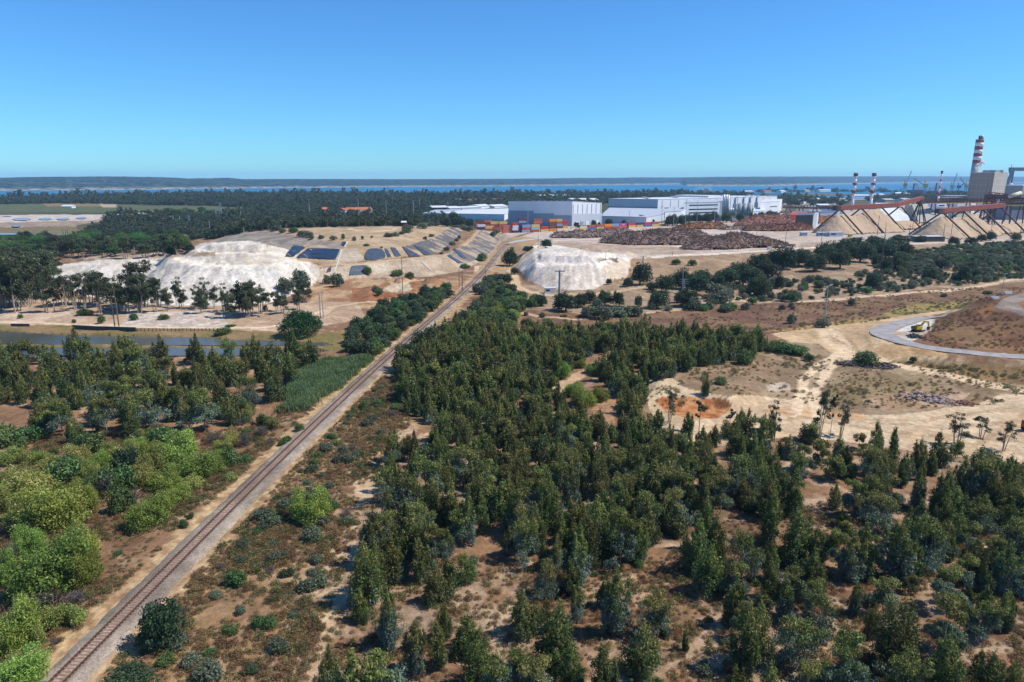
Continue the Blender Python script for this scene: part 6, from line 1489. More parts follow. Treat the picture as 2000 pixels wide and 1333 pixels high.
TWIGP = pal([(.155, .13, .12), (.17, .145, .135), (.09, .08, .07), (.07, .08, .045)], [4, 3, 3, 1.2])
FORP = pal([(.048, .076, .036), (.070, .100, .045), (.092, .115, .056), (.034, .054, .030)], [4, 4, 2, 2])
HEAP_ = pal([(.27, .165, .075), (.20, .115, .06), (.33, .225, .105), (.18, .165, .06)], [4, 3, 2, 2])
COUNT = {}
LAB = {}
def poslab(x, y, z):
    px, py = project(x, y, z); return px/20, py/13.33
def finish_label(base, x, y, z):
    base = base.replace(' of the track', ' of track').replace(' in the ', ' in ').replace(' on the ', ' on ').replace(' near the ', ' near ').replace(' below the ', ' below ')
    a, b = poslab(x, y, z)
    for f in ('%.0f', '%.1f', '%.2f'):
        s = '%s, at %s%% across, %s%% down' % (base, f % a, f % b)
        if s not in LAB: break
    LAB[s] = 1; return s
def plant(name, meshes, loc, sc, rz, label, cat, group, parts=('crown', 'trunk')):
    t = thing(name, label, cat, tuple(loc), group, rz); t.scale = sc if hasattr(sc, '__len__') else (sc, sc, sc)
    for n_, me in zip(parts, meshes):
        o = bpy.data.objects.new(n_, me); COL.objects.link(o); o.parent = t
    return t
def scatter(poly, sp, seed, keep=None, far=False, holes=()):
    """jittered world points whose ground position lies in a pixel polygon"""
    P_ = np.array(poly, float); w = PW(P_[:, 0], P_[:, 1], 0 if not far else 2.); lo = w.min(0)-sp*2; hi = w.max(0)+sp*2
    rng = np.random.default_rng(seed)
    X, Y = np.meshgrid(np.arange(lo[0], hi[0], sp), np.arange(lo[1], hi[1], sp)); X = X+(np.arange(X.shape[0]) % 2)[:, None]*sp*.5
    x = (X+rng.uniform(-.42, .42, X.shape)*sp).ravel(); y = (Y+rng.uniform(-.42, .42, X.shape)*sp).ravel()
    px, py = project(x, y, 0*x); m = (px > P_[:, 0].min()-40) & (px < P_[:, 0].max()+40) & (py > P_[:, 1].min()-60) & (py < P_[:, 1].max()+60) & (y > 40)
    x, y = x[m], y[m]; z = HT(x, y); px, py = project(x, y, z); i = inside(P_, px, py)
    for h in holes: i &= ~inside(np.array(h, float), px, py)
    i &= np.abs(x-trk_x(y)) > np.where(y < 720, 4.8, 0)
    x, y, z, px, py = x[i], y[i], z[i], px[i], py[i]
    if keep is not None: k = keep(x, y, px, py, rng); x, y, z = x[k], y[k], z[k]
    return np.stack([x, y, z], 1), rng
def gn_scatter(name, protos, pts, scale, rz, idx):
    me = bpy.data.meshes.new(name); me.vertices.add(len(pts)); me.vertices.foreach_set('co', np.ascontiguousarray(pts, np.float32).ravel())
    for nm, ty, key, val in (('sc', 'FLOAT_VECTOR', 'vector', scale), ('rt', 'FLOAT_VECTOR', 'vector', np.stack([0*rz, 0*rz, rz], 1)), ('vi', 'INT', 'value', idx)):
        a = me.attributes.new(nm, ty, 'POINT'); a.data.foreach_set(key, np.ascontiguousarray(val, np.int32 if ty == 'INT' else np.float32).ravel())
    ng = bpy.data.node_groups.new(name, 'GeometryNodeTree'); ng.interface.new_socket('Geometry', in_out='INPUT', socket_type='NodeSocketGeometry'); ng.interface.new_socket('Geometry', in_out='OUTPUT', socket_type='NodeSocketGeometry')
    n, l = ng.nodes, ng.links; gi = n.new('NodeGroupInput'); go = n.new('NodeGroupOutput')
    jn = n.new('GeometryNodeJoinGeometry')
    for t in reversed(protos):
        j2 = n.new('GeometryNodeJoinGeometry')
        for ch in t:
            oi = n.new('GeometryNodeObjectInfo'); oi.inputs['Object'].default_value = ch; oi.transform_space = 'ORIGINAL'; l.new(oi.outputs['Geometry'], j2.inputs[0])
        g2 = n.new('GeometryNodeGeometryToInstance'); l.new(j2.outputs[0], g2.inputs[0]); l.new(g2.outputs[0], jn.inputs[0])
    ip = n.new('GeometryNodeInstanceOnPoints'); ip.inputs['Pick Instance'].default_value = True
    l.new(gi.outputs[0], ip.inputs['Points']); l.new(jn.outputs[0], ip.inputs['Instance'])
    def na(nm, ty):
        q = n.new('GeometryNodeInputNamedAttribute'); q.data_type = ty; q.inputs['Name'].default_value = nm; return q.outputs['Attribute']
    l.new(na('vi', 'INT'), ip.inputs['Instance Index']); l.new(na('sc', 'FLOAT_VECTOR'), ip.inputs['Scale'])
    er = n.new('FunctionNodeEulerToRotation'); l.new(na('rt', 'FLOAT_VECTOR'), er.inputs[0]); l.new(er.outputs[0], ip.inputs['Rotation']); l.new(ip.outputs[0], go.inputs[0])
    o = bpy.data.objects.new(name, me); COL.objects.link(o); md = o.modifiers.new('scatter', 'NODES'); md.node_group = ng
    tag(o, kind='stuff'); return o

# ---------------------------------------------------------------- young eucalyptus plantation
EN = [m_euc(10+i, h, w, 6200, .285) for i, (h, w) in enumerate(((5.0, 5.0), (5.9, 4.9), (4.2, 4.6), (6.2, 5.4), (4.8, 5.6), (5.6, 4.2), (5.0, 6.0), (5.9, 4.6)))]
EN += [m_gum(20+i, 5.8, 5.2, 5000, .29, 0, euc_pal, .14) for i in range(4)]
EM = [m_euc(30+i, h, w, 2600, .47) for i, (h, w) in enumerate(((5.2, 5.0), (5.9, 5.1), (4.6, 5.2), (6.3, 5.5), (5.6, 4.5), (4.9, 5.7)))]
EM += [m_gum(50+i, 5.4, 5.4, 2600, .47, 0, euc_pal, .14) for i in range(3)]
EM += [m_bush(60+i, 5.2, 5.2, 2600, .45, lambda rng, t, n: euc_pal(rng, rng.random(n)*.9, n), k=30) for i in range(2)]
PIT = [(1255, 797), (1300, 800), (1430, 800), (1445, 842), (1380, 850), (1290, 852), (1258, 838)]
R1 = [(850, 655), (905, 648), (1000, 650), (1080, 660), (1250, 655), (1480, 668), (1500, 690), (1440, 706), (1345, 728), (1268, 752), (1255, 800), (1290, 855), (1420, 888), (1700, 905), (2080, 925), (2080, 985), (1500, 985), (1420, 1000), (1380, 1080), (1200, 1110), (900, 1090), (690, 1190), (715, 1060), (735, 960), (748, 900), (800, 868), (850, 840), (790, 812), (778, 770), (790, 720), (820, 690)]
H1 = [[(1080, 790), (1085, 745), (1120, 725), (1160, 700), (1185, 690), (1200, 705), (1165, 735), (1200, 770), (1215, 800), (1190, 850), (1150, 840), (1120, 800)], [(860, 850), (800, 880), (750, 905), (770, 860), (830, 830), (870, 830)]]
R2 = [(640, 1215), (700, 1150), (900, 1085), (1200, 1105), (1400, 1060), (1420, 1000), (1500, 985), (2100, 985), (2100, 1480), (560, 1480)]
def ell(cx, cy, rx, ry): return [(cx+rx*cos(a), cy+ry*sin(a)) for a in np.linspace(0, 2*pi, 12, False)]
H2 = [ell(*e) for e in ((945, 1108, 66, 34), (1238, 1165, 30, 55), (1440, 1062, 58, 66), (1190, 1300, 44, 48), (1385, 1268, 32, 70), (1600, 968, 75, 18), (1800, 965, 70, 20), (1915, 935, 70, 22), (1720, 1092, 32, 20), (1795, 1215, 50, 60), (1612, 1150, 30, 24), (1625, 1295, 55, 40), (965, 1275, 44, 50), (690, 1320, 70, 60), (640, 1260, 50, 60), (1090, 1215, 26, 30), (1520, 1330, 50, 30), (1940, 1290, 50, 26), (1900, 1110, 40, 22), (1320, 1090, 24, 40))]
L1 = [(-80, 712), (60, 707), (120, 704), (300, 705), (400, 706), (450, 702), (560, 702), (650, 696), (640, 706), (575, 730), (565, 765), (545, 795), (490, 805), (440, 838), (330, 850), (200, 872), (100, 878), (40, 820), (-80, 830)]
HL = [ell(*e) for e in ((230, 775, 40, 12), (370, 742, 40, 10), (470, 770, 34, 14), (30, 815, 60, 14), (340, 725, 30, 8), (500, 735, 30, 10))]
pa, rg1 = scatter(R1, 3.8, 5, lambda x, y, px, py, r: r.random(len(x)) < np.where(py < 900, .93, .88), holes=H1+H2+[PIT])
pb, _ = scatter(R2, 4.0, 6, lambda x, y, px, py, r: r.random(len(x)) < .54+.38*(fbm(x/12, y/12, 44) > .5), holes=H2)
pl_, _ = scatter(L1, 5.0, 7, lambda x, y, px, py, r: r.random(len(x)) < .72, holes=HL)
# thin fringe between the stand and the bare clearing
pf, _ = scatter([(1270, 800), (1320, 810), (1480, 835), (1600, 860), (1760, 880), (2060, 900), (2060, 930), (1700, 905), (1420, 888), (1290, 855)], 5.0, 8, lambda x, y, px, py, r: r.random(len(x)) < .6, holes=[PIT])
ALL = np.concatenate([pa, pb, pl_, pf]); zone = np.repeat([0, 1, 2, 3], [len(pa), len(pb), len(pl_), len(pf)])
rng = np.random.default_rng(99)
esc = rng.uniform(.62, 1.28, len(ALL))*np.where(zone == 2, 1.42, np.where(ALL[:, 1] > 175, 1.15, 1.0)); esc *= np.where((zone == 1) & (rng.random(len(ALL)) < .2), .6, 1)*np.where(ALL[:, 1] < 125, 1.22, 1.0)
ewd = rng.uniform(.72, 1.04, len(ALL)); erz = rng.uniform(0, 6.28, len(ALL))
px, py = project(ALL[:, 0], ALL[:, 1], ALL[:, 2]+3*esc)
vis = (px > -60) & (px < 2060) & (py < 1470)
big = np.where(vis & (px > -10) & (px < 2010) & (py < 1345), esc/ALL[:, 1], 0); order = np.argsort(-big); ind = order[:286]
ZL = ['young eucalyptus in the dense stand', 'young eucalyptus in the open plot', 'tall young eucalyptus left of the track', 'spindly young eucalyptus by the bare clearing']
look = {0: 'olive-green', 1: 'dark green', 2: 'bluish-footed'}
ecr = []
for n_, i in enumerate(ind):
    x, y, z = ALL[i]; v = int(rng.integers(len(EN))); s = esc[i]
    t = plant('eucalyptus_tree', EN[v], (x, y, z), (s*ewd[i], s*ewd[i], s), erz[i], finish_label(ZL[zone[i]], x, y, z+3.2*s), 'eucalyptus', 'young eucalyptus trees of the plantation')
    if len(ecr) < 6 and v not in [q[0] for q in ecr]: ecr.append((v, [c for c in t.children]))
rest = np.array([i for i in order[298:] if vis[i]])
# the farther ones use the lighter crowns, four of which stand as single trees too
em = []
for k in range(len(EM)):
    i = rest[k]; x, y, z = ALL[i]; s = esc[i]
    t = plant('eucalyptus_tree', EM[k], (x, y, z), (s, s, s), erz[i], finish_label(ZL[zone[i]], x, y, z+3.2*s), 'eucalyptus', 'young eucalyptus trees of the plantation'); em.append(list(t.children))
rest = rest[len(EM):]
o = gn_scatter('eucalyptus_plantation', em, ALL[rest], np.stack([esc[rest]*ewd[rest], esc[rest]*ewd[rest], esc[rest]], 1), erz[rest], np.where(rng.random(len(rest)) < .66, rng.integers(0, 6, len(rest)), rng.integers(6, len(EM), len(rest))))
tag(o, 'dense dark green mass of young eucalyptus filling the middle of the plantation', 'plantation')
print('eucalyptus', len(ALL), len(rest))

# ---------------------------------------------------------------- bushes and trees placed one by one
def variants(fn, n): return [fn(i) for i in range(n)]
V = {
 'bright': (variants(lambda i: m_bush(100+i, 3, 2.5, 3200, .26, BRIP, k=30), 4), 3, 2.5, 'bright_bush', 'bush', 'bright green'),
 'big': (variants(lambda i: m_bush(170+i, 8, 6, 15000, .27, BRIP, k=54, cr=1.1), 4), 8, 6, 'bright_bush', 'bush', 'bright green'),
 'dome': ([m_bush(201, 13, 8.5, 9000, .5, pal([(.04, .095, .028), (.055, .12, .034), (.028, .065, .02)], [4, 2, 2]), k=60, cr=1.5, z0=1.6, multi=False)], 13, 8.5, 'umbrella_pine', 'pine', 'bright'),
 'bigyel': (variants(lambda i: m_bush(175+i, 6, 4.6, 9000, .25, YELP, k=40, cr=.95), 3), 6, 4.6, 'yellowish_bush', 'bush', 'yellow-green'),
 'yellow': (variants(lambda i: m_bush(110+i, 3, 2.4, 2400, .25, YELP, k=24), 3), 3, 2.4, 'yellowish_bush', 'bush', 'yellow-green'),
 'green': (variants(lambda i: m_bush(120+i, 3, 2.2, 2400, .26, GRNP, k=26), 4), 3, 2.2, 'green_bush', 'bush', 'mid green'),
 'olive': (variants(lambda i: m_bush(130+i, 3, 2.2, 1500, .34, OLIVP, k=24), 5), 3, 2.2, 'olive_bush', 'bush', 'grey-green'),
 'willow': (variants(lambda i: m_bush(140+i, 4, 3.4, 1900, .42, WILP, k=26), 5), 4, 3.4, 'willow_bush', 'bush', 'soft green'),
 'oak': (variants(lambda i: m_oak(150+i, 7, 6.0, 4600, .42, OAKP), 5), 7, 6.0, 'oak_tree', 'oak', 'dark green'),
 'twig': (variants(lambda i: m_bush(160+i, 2.6, 2.0, 900, .26, TWIGP, k=20, elong=5), 3), 2.6, 2.0, 'dry_bush', 'dry bush', 'grey leafless'),
 'gum': (variants(lambda i: m_gum(170+i, 15, 8.5, 4200, .68), 6), 8.5, 15, 'gum_tree', 'gum tree', 'tall'),
 'sgum': (variants(lambda i: m_gum(180+i, 15, 7.5, 2000, .58, .6), 4), 7.5, 15, 'gum_tree', 'gum tree', 'thin open'),
 'pine': (variants(lambda i: m_pine(190+i, 11, 8.5, 5200, .6), 4), 11, 8.5, 'umbrella_pine', 'pine', 'bright'),
 'euc': (EN[:8], 5.2, 5.3, 'eucalyptus_tree', 'eucalyptus', 'young'),
}
PN = {'big': ('crown', 'stem'), 'bigyel': ('crown', 'stem'), 'bright': ('crown', 'stem'), 'yellow': ('crown', 'stem'), 'green': ('crown', 'stem'), 'olive': ('crown', 'stem'), 'willow': ('crown', 'stem'), 'twig': ('crown', 'stem')}
prng = np.random.default_rng(5)
def put(kind, loc, w, h, label, group=None, rz=None):
    if kind == 'bright' and w > 4.2: kind = 'big'
    if kind == 'yellow' and w > 3.6: kind = 'bigyel'
    NPUT[V[kind][3]] = NPUT.get(V[kind][3], 0)+1
    vs, W_, H_, name, cat, adj = V[kind]; v = vs[int(prng.integers(len(vs)))]
    return plant(name, v, loc, (w/W_, w/W_, h/H_), prng.uniform(0, 6.28) if rz is None else rz, label, cat, group, PN.get(kind, ('crown', 'trunk')))
DEF = {}
NPUT = {}
def defer(kind, loc, w, h, base, zo, group):
    if kind == 'bright' and w > 4.2: kind = 'big'
    if kind == 'yellow' and w > 3.6: kind = 'bigyel'
    DEF.setdefault(V[kind][3], []).append((kind, loc, w, h, base, zo, group))
def many(kind, items, group, desc=None):
    """items: (px, base row, width px, height px[, label])"""
    P_ = hit([i[0] for i in items], [i[1] for i in items])
    for p, it in zip(P_, items):
        s = pxm(*p); th = row_tan(it[1]); c = 1/sqrt(1+th*th)
        w = it[2]/s; h = max(.4, (it[3]/s-w*.35*th)/c)
        lab = it[4] if len(it) > 4 else finish_label(desc, p[0], p[1], p[2]+h*.5)
        put(kind, p, w, h, lab, group)
GB = 'leafy bushes left of the track'
many('bright', [(95, 1030, 150, 125), (165, 1000, 60, 80), (115, 1148, 165, 150), (168, 1092, 70, 90), (298, 1022, 95, 82), (340, 905, 110, 80), (395, 930, 100, 70), (425, 912, 60, 44), (30, 1262, 110, 120), (20, 1345, 150, 110), (160, 1140, 80, 100), (60, 1085, 70, 80), (350, 980, 60, 50), (300, 905, 60, 60), (200, 915, 60, 50), (10, 1140, 60, 80), (-10, 1000, 60, 70), (330, 955, 80, 60), (270, 880, 50, 40), (435, 900, 40, 34)], GB, 'bright green bush left of the track')
many('bright', [(610, 1012, 88, 88, 'lone bright green round bush right of the track beside the sandy path')], None)
many('yellow', [(60, 962, 110, 72), (30, 940, 60, 40), (305, 918, 60, 60), (372, 955, 60, 36), (118, 1222, 46, 50), (153, 1220, 34, 46), (78, 1262, 30, 50), (454, 868, 38, 40), (150, 905, 60, 50), (180, 935, 50, 50), (245, 905, 60, 56), (20, 905, 60, 46), (100, 918, 60, 40), (280, 945, 60, 60), (533, 838, 26, 26), (482, 818, 30, 34), (100, 1210, 30, 34), (215, 890, 40, 40), (10, 1000, 40, 60), (60, 905, 46, 40)], GB, 'yellow-green bush left of the track')
many('green', [(130, 940, 70, 60), (200, 960, 60, 56), (320, 870, 60, 50), (450, 905, 44, 40), (585, 842, 18, 20), (358, 1030, 22, 18), (375, 1012, 16, 14), (560, 865, 22, 18), (552, 870, 16, 14), (180, 880, 60, 46), (240, 1000, 50, 60), (235, 960, 60, 60), (270, 1040, 40, 30), (515, 830, 30, 26), (70, 1180, 50, 40), (60, 860, 60, 40), (10, 870, 60, 50)], GB, 'mid green bush left of the track')
many('twig', [(212, 968, 46, 56), (180, 985, 30, 40), (70, 1195, 90, 60), (100, 1180, 60, 44), (265, 985, 30, 40), (15, 1110, 50, 60), (480, 870, 40, 34), (420, 865, 40, 30), (150, 1180, 50, 40), (510, 850, 40, 24), (118, 935, 30, 30)], 'dry bushes left of the track', 'grey leafless bush left of the track')
many('oak', [(248, 940, 60, 80, 'dark round tree among the bright bushes left of the track'), (313, 1258, 92, 112, 'lone dark oak right beside the track near the bottom'), (262, 1345, 110, 70, 'dark low oak at the bottom edge right of the track'), (792, 722, 56, 62, 'dark oak touching the track ballast in the middle'), (835, 690, 70, 60, 'oak leaning over the track where the ballast narrows'), (995, 520, 36, 42, 'lone dark oak beside the level crossing'), (985, 556, 34, 26, 'round dark oak left of the sandy track near the white heap'), (1005, 536, 20, 16, 'small dark oak at the foot of the white heap')], None)
many('euc', [(805, 1010, 0, 0)][:0], None)
many('dome', [(588, 656, 86, 60, 'large solitary umbrella pine on the pond bank')], None)
many('green', [(167, 616, 30, 16, 'round dark bush alone on the bare sandy bank'), (438, 654, 34, 18, 'bush at the right end of the pond wall'), (420, 705, 32, 22, 'bright low willow at the corner of the lower pond'), (98, 1, 1, 1)][:3], None)
many('bright', [(1098, 738, 40, 38, 'bright green bush at the start of the clearing track'), (1145, 790, 66, 46, 'pale bright bush in the middle of the plantation clearing'), (1135, 718, 26, 22, 'small green bush beside the clearing track'), (1172, 782, 44, 36, 'light green bush right of the pale clearing bush'), (1122, 772, 50, 36, 'yellowish bush left in the plantation clearing'), (1030, 670, 40, 40, 'bright tree top among the dark stand'), (1160, 730, 40, 30, 'green bush at the edge of the clearing track')], None)
many('green', [(1450, 712, 44, 34, 'blue-green round bush at the right edge of the dark stand'), (1380, 800, 8, 8, 'tiny bush on the lip of the orange pit'), (1405, 750, 34, 16, 'flat green bush above the orange pit'), (1550, 690, 60, 24, 'low dark green bush mass at the junction of tracks'), (1520, 684, 50, 24, 'dark green low bush left at the track junction'), (1580, 706, 18, 18, 'small grey bush at the end of the junction bushes'), (1692, 712, 66, 34, 'large rounded green bush behind the rubble heap'), (1783, 707, 13, 13, 'small round bush below the road embankment'), (1470, 678, 50, 28, 'light green bush behind the dark stand'), (1335, 560, 22, 14, 'green bush on the embankment below the yard'), (1352, 519, 18, 14, 'bright green bush high on the yard embankment'), (1320, 517, 18, 13, 'dark bush high on the yard embankment'), (1370, 533, 8, 7, 'tiny dark bush on the yard embankment')], None)
# shrubs on the scrubby strip right of the line
st, _ = scatter([(220, 1400), (310, 1230), (430, 1090), (540, 970), (650, 850), (740, 750), (790, 800), (720, 900), (680, 1020), (640, 1150), (560, 1300), (520, 1400)], 3.7, 21, lambda x, y, px, py, r: (r.random(len(x)) < .66) & (x-trk_x(y) > 6.5))
for i, (x, y, z) in enumerate(st):
    r_ = prng.random(); k = 'olive' if r_ < .42 else 'green' if r_ < .7 else 'twig' if r_ < .9 else 'willow'
    w = prng.uniform(1.4, 3.6); defer(k, (x, y, z), w, w*prng.uniform(.45, .7), V[k][5]+' low bush in the scrub right of the track', .6, 'low bushes right of the track')
st, _ = scatter([(-60, 1400), (-60, 900), (100, 880), (440, 850), (560, 800), (600, 800), (470, 930), (330, 1080), (180, 1250), (100, 1400)], 6.2, 22, lambda x, y, px, py, r: r.random(len(x)) < .5)
for i, (x, y, z) in enumerate(st):
    r_ = prng.random(); k = 'green' if r_ < .35 else 'twig' if r_ < .55 else 'yellow' if r_ < .7 else 'olive'
    w = prng.uniform(1.2, 3.2); defer(k, (x, y, z), w, w*prng.uniform(.5, .75), V[k][5]+' small bush in the scrub left of the track', .5, GB)
st, _ = scatter([(-60, 850), (60, 880), (200, 862), (330, 850), (440, 838), (500, 812), (540, 810), (470, 880), (440, 925), (400, 945), (330, 940), (230, 960), (205, 1010), (190, 1110), (120, 1190), (-60, 1280)], 4.6, 28, lambda x, y, px, py, r: r.random(len(x)) < .62*sstep(.36, .52, fbm(x/8, y/8, 46)))
for i, (x, y, z) in enumerate(st):
    r_ = prng.random(); k = 'green' if r_ < .34 else 'bright' if r_ < .62 else 'yellow' if r_ < .80 else 'twig' if r_ < .9 else 'willow'
    w = prng.uniform(2.0, 4.6); defer(k, (x, y, z), w, w*prng.uniform(.55, .85), V[k][5]+' bush in the leafy belt left of the track', 1, GB)
# undergrowth in the plantation
st, _ = scatter(R2, 9, 23, lambda x, y, px, py, r: r.random(len(x)) < .55)
for i, (x, y, z) in enumerate(st):
    r_ = prng.random(); k = 'green' if r_ < .4 else 'olive' if r_ < .8 else 'willow'
    w = prng.uniform(1.2, 2.8); defer(k, (x, y, z), w, w*prng.uniform(.5, .8), V[k][5]+' undergrowth bush between young eucalyptus', .5, 'undergrowth bushes in the plantation')
# line side thickets in the middle distance
for poly, sp, seed, pk in (([(690, 650), (720, 620), (760, 595), (830, 572), (880, 566), (895, 575), (880, 600), (830, 640), (770, 690), (740, 700), (690, 690), (676, 672)], 5.2, 24, ('willow', 'willow', 'oak', 'green')), ([(940, 590), (960, 570), (1000, 570), (1020, 590), (1010, 620), (1000, 645), (900, 648), (890, 632), (915, 610)], 4.6, 25, ('willow', 'green', 'willow', 'bright')), ([(945, 545), (975, 545), (980, 570), (945, 575), (925, 580)], 5, 26, ('green', 'olive', 'willow')), ([(1010, 606), (1040, 592), (1060, 596), (1050, 606), (1020, 612)], 5, 27, ('green', 'bright'))):
    st, _ = scatter(poly, sp, seed, lambda x, y, px, py, r: r.random(len(x)) < .92)
    for (x, y, z) in st:
        k = pk[int(prng.integers(len(pk)))]; w = prng.uniform(4, 7.5) if k != 'oak' else prng.uniform(6, 9)
        defer(k, (x, y, z), w, w*prng.uniform(.6, .85), V[k][5]+(' tree' if k == 'oak' else ' bush')+' in the thicket along the track', 2, 'thickets along the track')
# oaks and olive bushes on the right hand slopes
many('oak', [(1105, 608, 52, 46), (1128, 600, 36, 34), (1058, 598, 30, 28), (1180, 596, 32, 34), (1210, 598, 30, 36), (1152, 592, 28, 30), (1284, 602, 46, 44), (1300, 572, 44, 42), (1330, 565, 46, 48), (1360, 575, 50, 50), (1345, 600, 46, 44), (1375, 560, 44, 40), (1425, 556, 50, 40), (1440, 545, 46, 40), (1470, 560, 52, 48), (1485, 579, 50, 50), (1500, 545, 54, 46), (1530, 525, 54, 50), (1560, 520, 50, 42), (1510, 520, 46, 36), (1480, 530, 46, 40), (1590, 530, 44, 40), (1610, 515, 46, 44), (1640, 525, 50, 50), (1655, 505, 56, 46), (1680, 512, 56, 46), (1670, 495, 50, 36), (1705, 500, 56, 46), (1730, 505, 50, 38), (1745, 495, 46, 32), (1770, 498, 40, 30), (1700, 480, 26, 24), (1620, 500, 44, 34), (1760, 512, 34, 24), (1745, 528, 40, 40), (1840, 525, 30, 24), (1815, 548, 26, 26), (1890, 552, 38, 42), (1912, 548, 36, 30), (1895, 535, 34, 30), (1704, 566, 32, 40), (1730, 530, 30, 32), (1525, 565, 22, 34), (1250, 556, 46, 52, 'dark ragged pine beside the lattice pylon and white heap'), (1228, 560, 26, 20), (1187, 556, 16, 14), (1275, 566, 26, 18), (1796, 473, 26, 16), (1760, 474, 40, 18), (1918, 472, 22, 16), (1895, 477, 24, 15), (1935, 470, 24, 22), (1868, 479, 30, 20), (1987, 470, 26, 16), (1030, 492, 28, 14, 'dark bush beside the siding above the white heap'), (1065, 484, 26, 20, 'ragged tree on the top corner of the right white heap')], 'oaks on the slope below the yard', 'dark oak on the slope below the yard')
st, _ = scatter([(1340, 610), (1400, 560), (1480, 560), (1600, 545), (1740, 530), (1850, 500), (2060, 520), (2060, 540), (1900, 556), (1800, 566), (1650, 580), (1560, 590), (1480, 590), (1420, 600)], 5.0, 31, lambda x, y, px, py, r: r.random(len(x)) < np.where(fbm(x/22, y/22, 45) > .48, .85, .45))
for x, y, z in st:
    w = prng.uniform(2.0, 5.6); k = ('olive', 'olive', 'olive', 'willow', 'green', 'twig')[int(prng.integers(6))]
    defer(k, (x, y, z), w, w*prng.uniform(.65, .9), V[k][5]+' round bush on the dry slope', 1.5, 'round bushes on the dry slope')
st, _ = scatter([(1700, 520), (1800, 490), (1850, 484), (1990, 474), (2060, 474), (2060, 500), (1960, 520), (1850, 520), (1760, 540)], 5.6, 32, lambda x, y, px, py, r: r.random(len(x)) < .85)
for x, y, z in st:
    w = prng.uniform(3.5, 7); k = ('willow', 'green', 'olive')[int(prng.integers(3))]
    defer(k, (x, y, z), w, w*prng.uniform(.45, .7), V[k][5]+' bush in the green thicket near the chip piles', 1.5, 'green thicket near the chip piles')
many('olive', [(1150, 620, 34, 26), (1180, 622, 40, 28), (1205, 618, 44, 26), (1225, 616, 40, 24), (1145, 616, 20, 22), (1245, 618, 22, 24), (1165, 608, 22, 26), (1325, 592, 20, 24), (1355, 606, 28, 30), (1385, 604, 18, 18), (1410, 592, 34, 30), (1400, 578, 40, 30), (1415, 610, 24, 16), (1455, 606, 18, 18), (1395, 588, 28, 18), (1545, 632, 20, 24), (1528, 605, 14, 12), (1548, 605, 10, 9), (1664, 597, 17, 16), (1843, 580, 12, 9), (1930, 574, 18, 8), (1545, 600, 12, 10), (1605, 640, 26, 22), (1275, 604, 24, 20), (1246, 600, 16, 26), (1305, 608, 18, 14), (1060, 620, 14, 12), (1027, 617, 10, 10)], 'grey-green bushes in the middle distance', 'grey-green bush in the brown field')
many('green', [(1420, 606, 40, 18), (1375, 606, 30, 14), (1470, 594, 20, 16), (1100, 619, 16, 6), (1345, 604, 20, 16), (1030, 600, 40, 22), (1050, 590, 30, 18), (1020, 585, 26, 20), (1545, 590, 20, 22)], 'green bushes in the middle distance', 'green bush near the brown field')
# bushes on the landfill
many('olive', [(540, 451, 20, 14), (552, 455, 16, 10), (592, 463, 24, 15), (604, 464, 20, 13), (628, 467, 12, 9), (652, 469, 16, 10), (580, 444, 10, 7), (606, 444, 10, 6), (692, 471, 8, 11), (708, 468, 6, 8), (760, 463, 20, 9), (772, 462, 16, 10), (785, 458, 14, 7), (795, 455, 22, 17), (800, 448, 18, 9), (826, 447, 22, 14), (838, 443, 20, 12), (852, 442, 14, 9), (726, 465, 6, 5), (745, 485, 5, 4), (716, 481, 12, 6), (862, 497, 10, 6), (872, 490, 14, 10), (884, 480, 14, 10), (892, 472, 10, 8), (897, 466, 8, 7), (907, 450, 16, 12), (915, 452, 18, 12), (963, 462, 16, 12), (970, 456, 14, 9), (660, 560, 26, 30), (642, 555, 22, 20), (560, 572, 34, 36), (590, 566, 34, 44), (735, 570, 18, 14), (812, 590, 14, 12), (830, 468, 10, 7), (843, 463, 12, 7)], 'grey-green bushes on the landfill', 'grey-green bush on the landfill')
many('green', [(573, 455, 20, 13), (609, 467, 12, 9), (671, 468, 9, 13), (942, 510, 26, 18), (906, 525, 16, 12), (915, 524, 12, 7), (718, 537, 16, 20), (777, 540, 24, 16), (799, 545, 18, 16), (740, 575, 18, 14), (780, 537, 16, 12)], 'green bushes on the landfill', 'green bush on the landfill slope')
# bank of gum trees in front of the left white heap
gr = np.random.default_rng(77); it = []
for px_ in np.arange(-30, 545, 15):
    row = np.interp(px_, [-30, 100, 240, 330, 420, 545], [606, 606, 606, 603, 612, 612])+gr.uniform(-13, 9)
    h = np.interp(px_, [-30, 60, 120, 190, 275, 330, 420, 495, 540], [112, 102, 56, 72, 74, 54, 54, 68, 40])*gr.uniform(.78, 1.08)
    it.append((px_+gr.uniform(-6, 6), row, h*gr.uniform(.42, .62), h))
many('gum', it[::2]+[(275, 600, 60, 88), (270, 612, 50, 80), (190, 600, 48, 70), (495, 616, 50, 74), (480, 612, 40, 66), (243, 606, 50, 50), (555, 612, 26, 40), (585, 606, 26, 44), (600, 590, 30, 40), (60, 600, 60, 100), (30, 612, 60, 110), (0, 600, 70, 120)], 'gum trees below the left white heap', 'tall gum tree below the left white heap')
many('sgum', it[1::2]+[(355, 600, 30, 62), (400, 604, 30, 64), (310, 600, 30, 60), (130, 600, 36, 64), (150, 606, 30, 56), (440, 608, 30, 58)], 'thin gum trees below the left white heap', 'thin open gum tree below the left white heap')
many('gum', [(x_, (510, 532, 556, 580)[i % 4]+gr.uniform(-6, 6), gr.uniform(.55, .8)*(34, 50, 72, 92)[i % 4], (34, 50, 72, 92)[i % 4]*gr.uniform(.85, 1.05)) for i, x_ in enumerate(np.linspace(-40, 106, 30))], 'gum wood at the left edge', 'gum tree in the wood at the left edge')
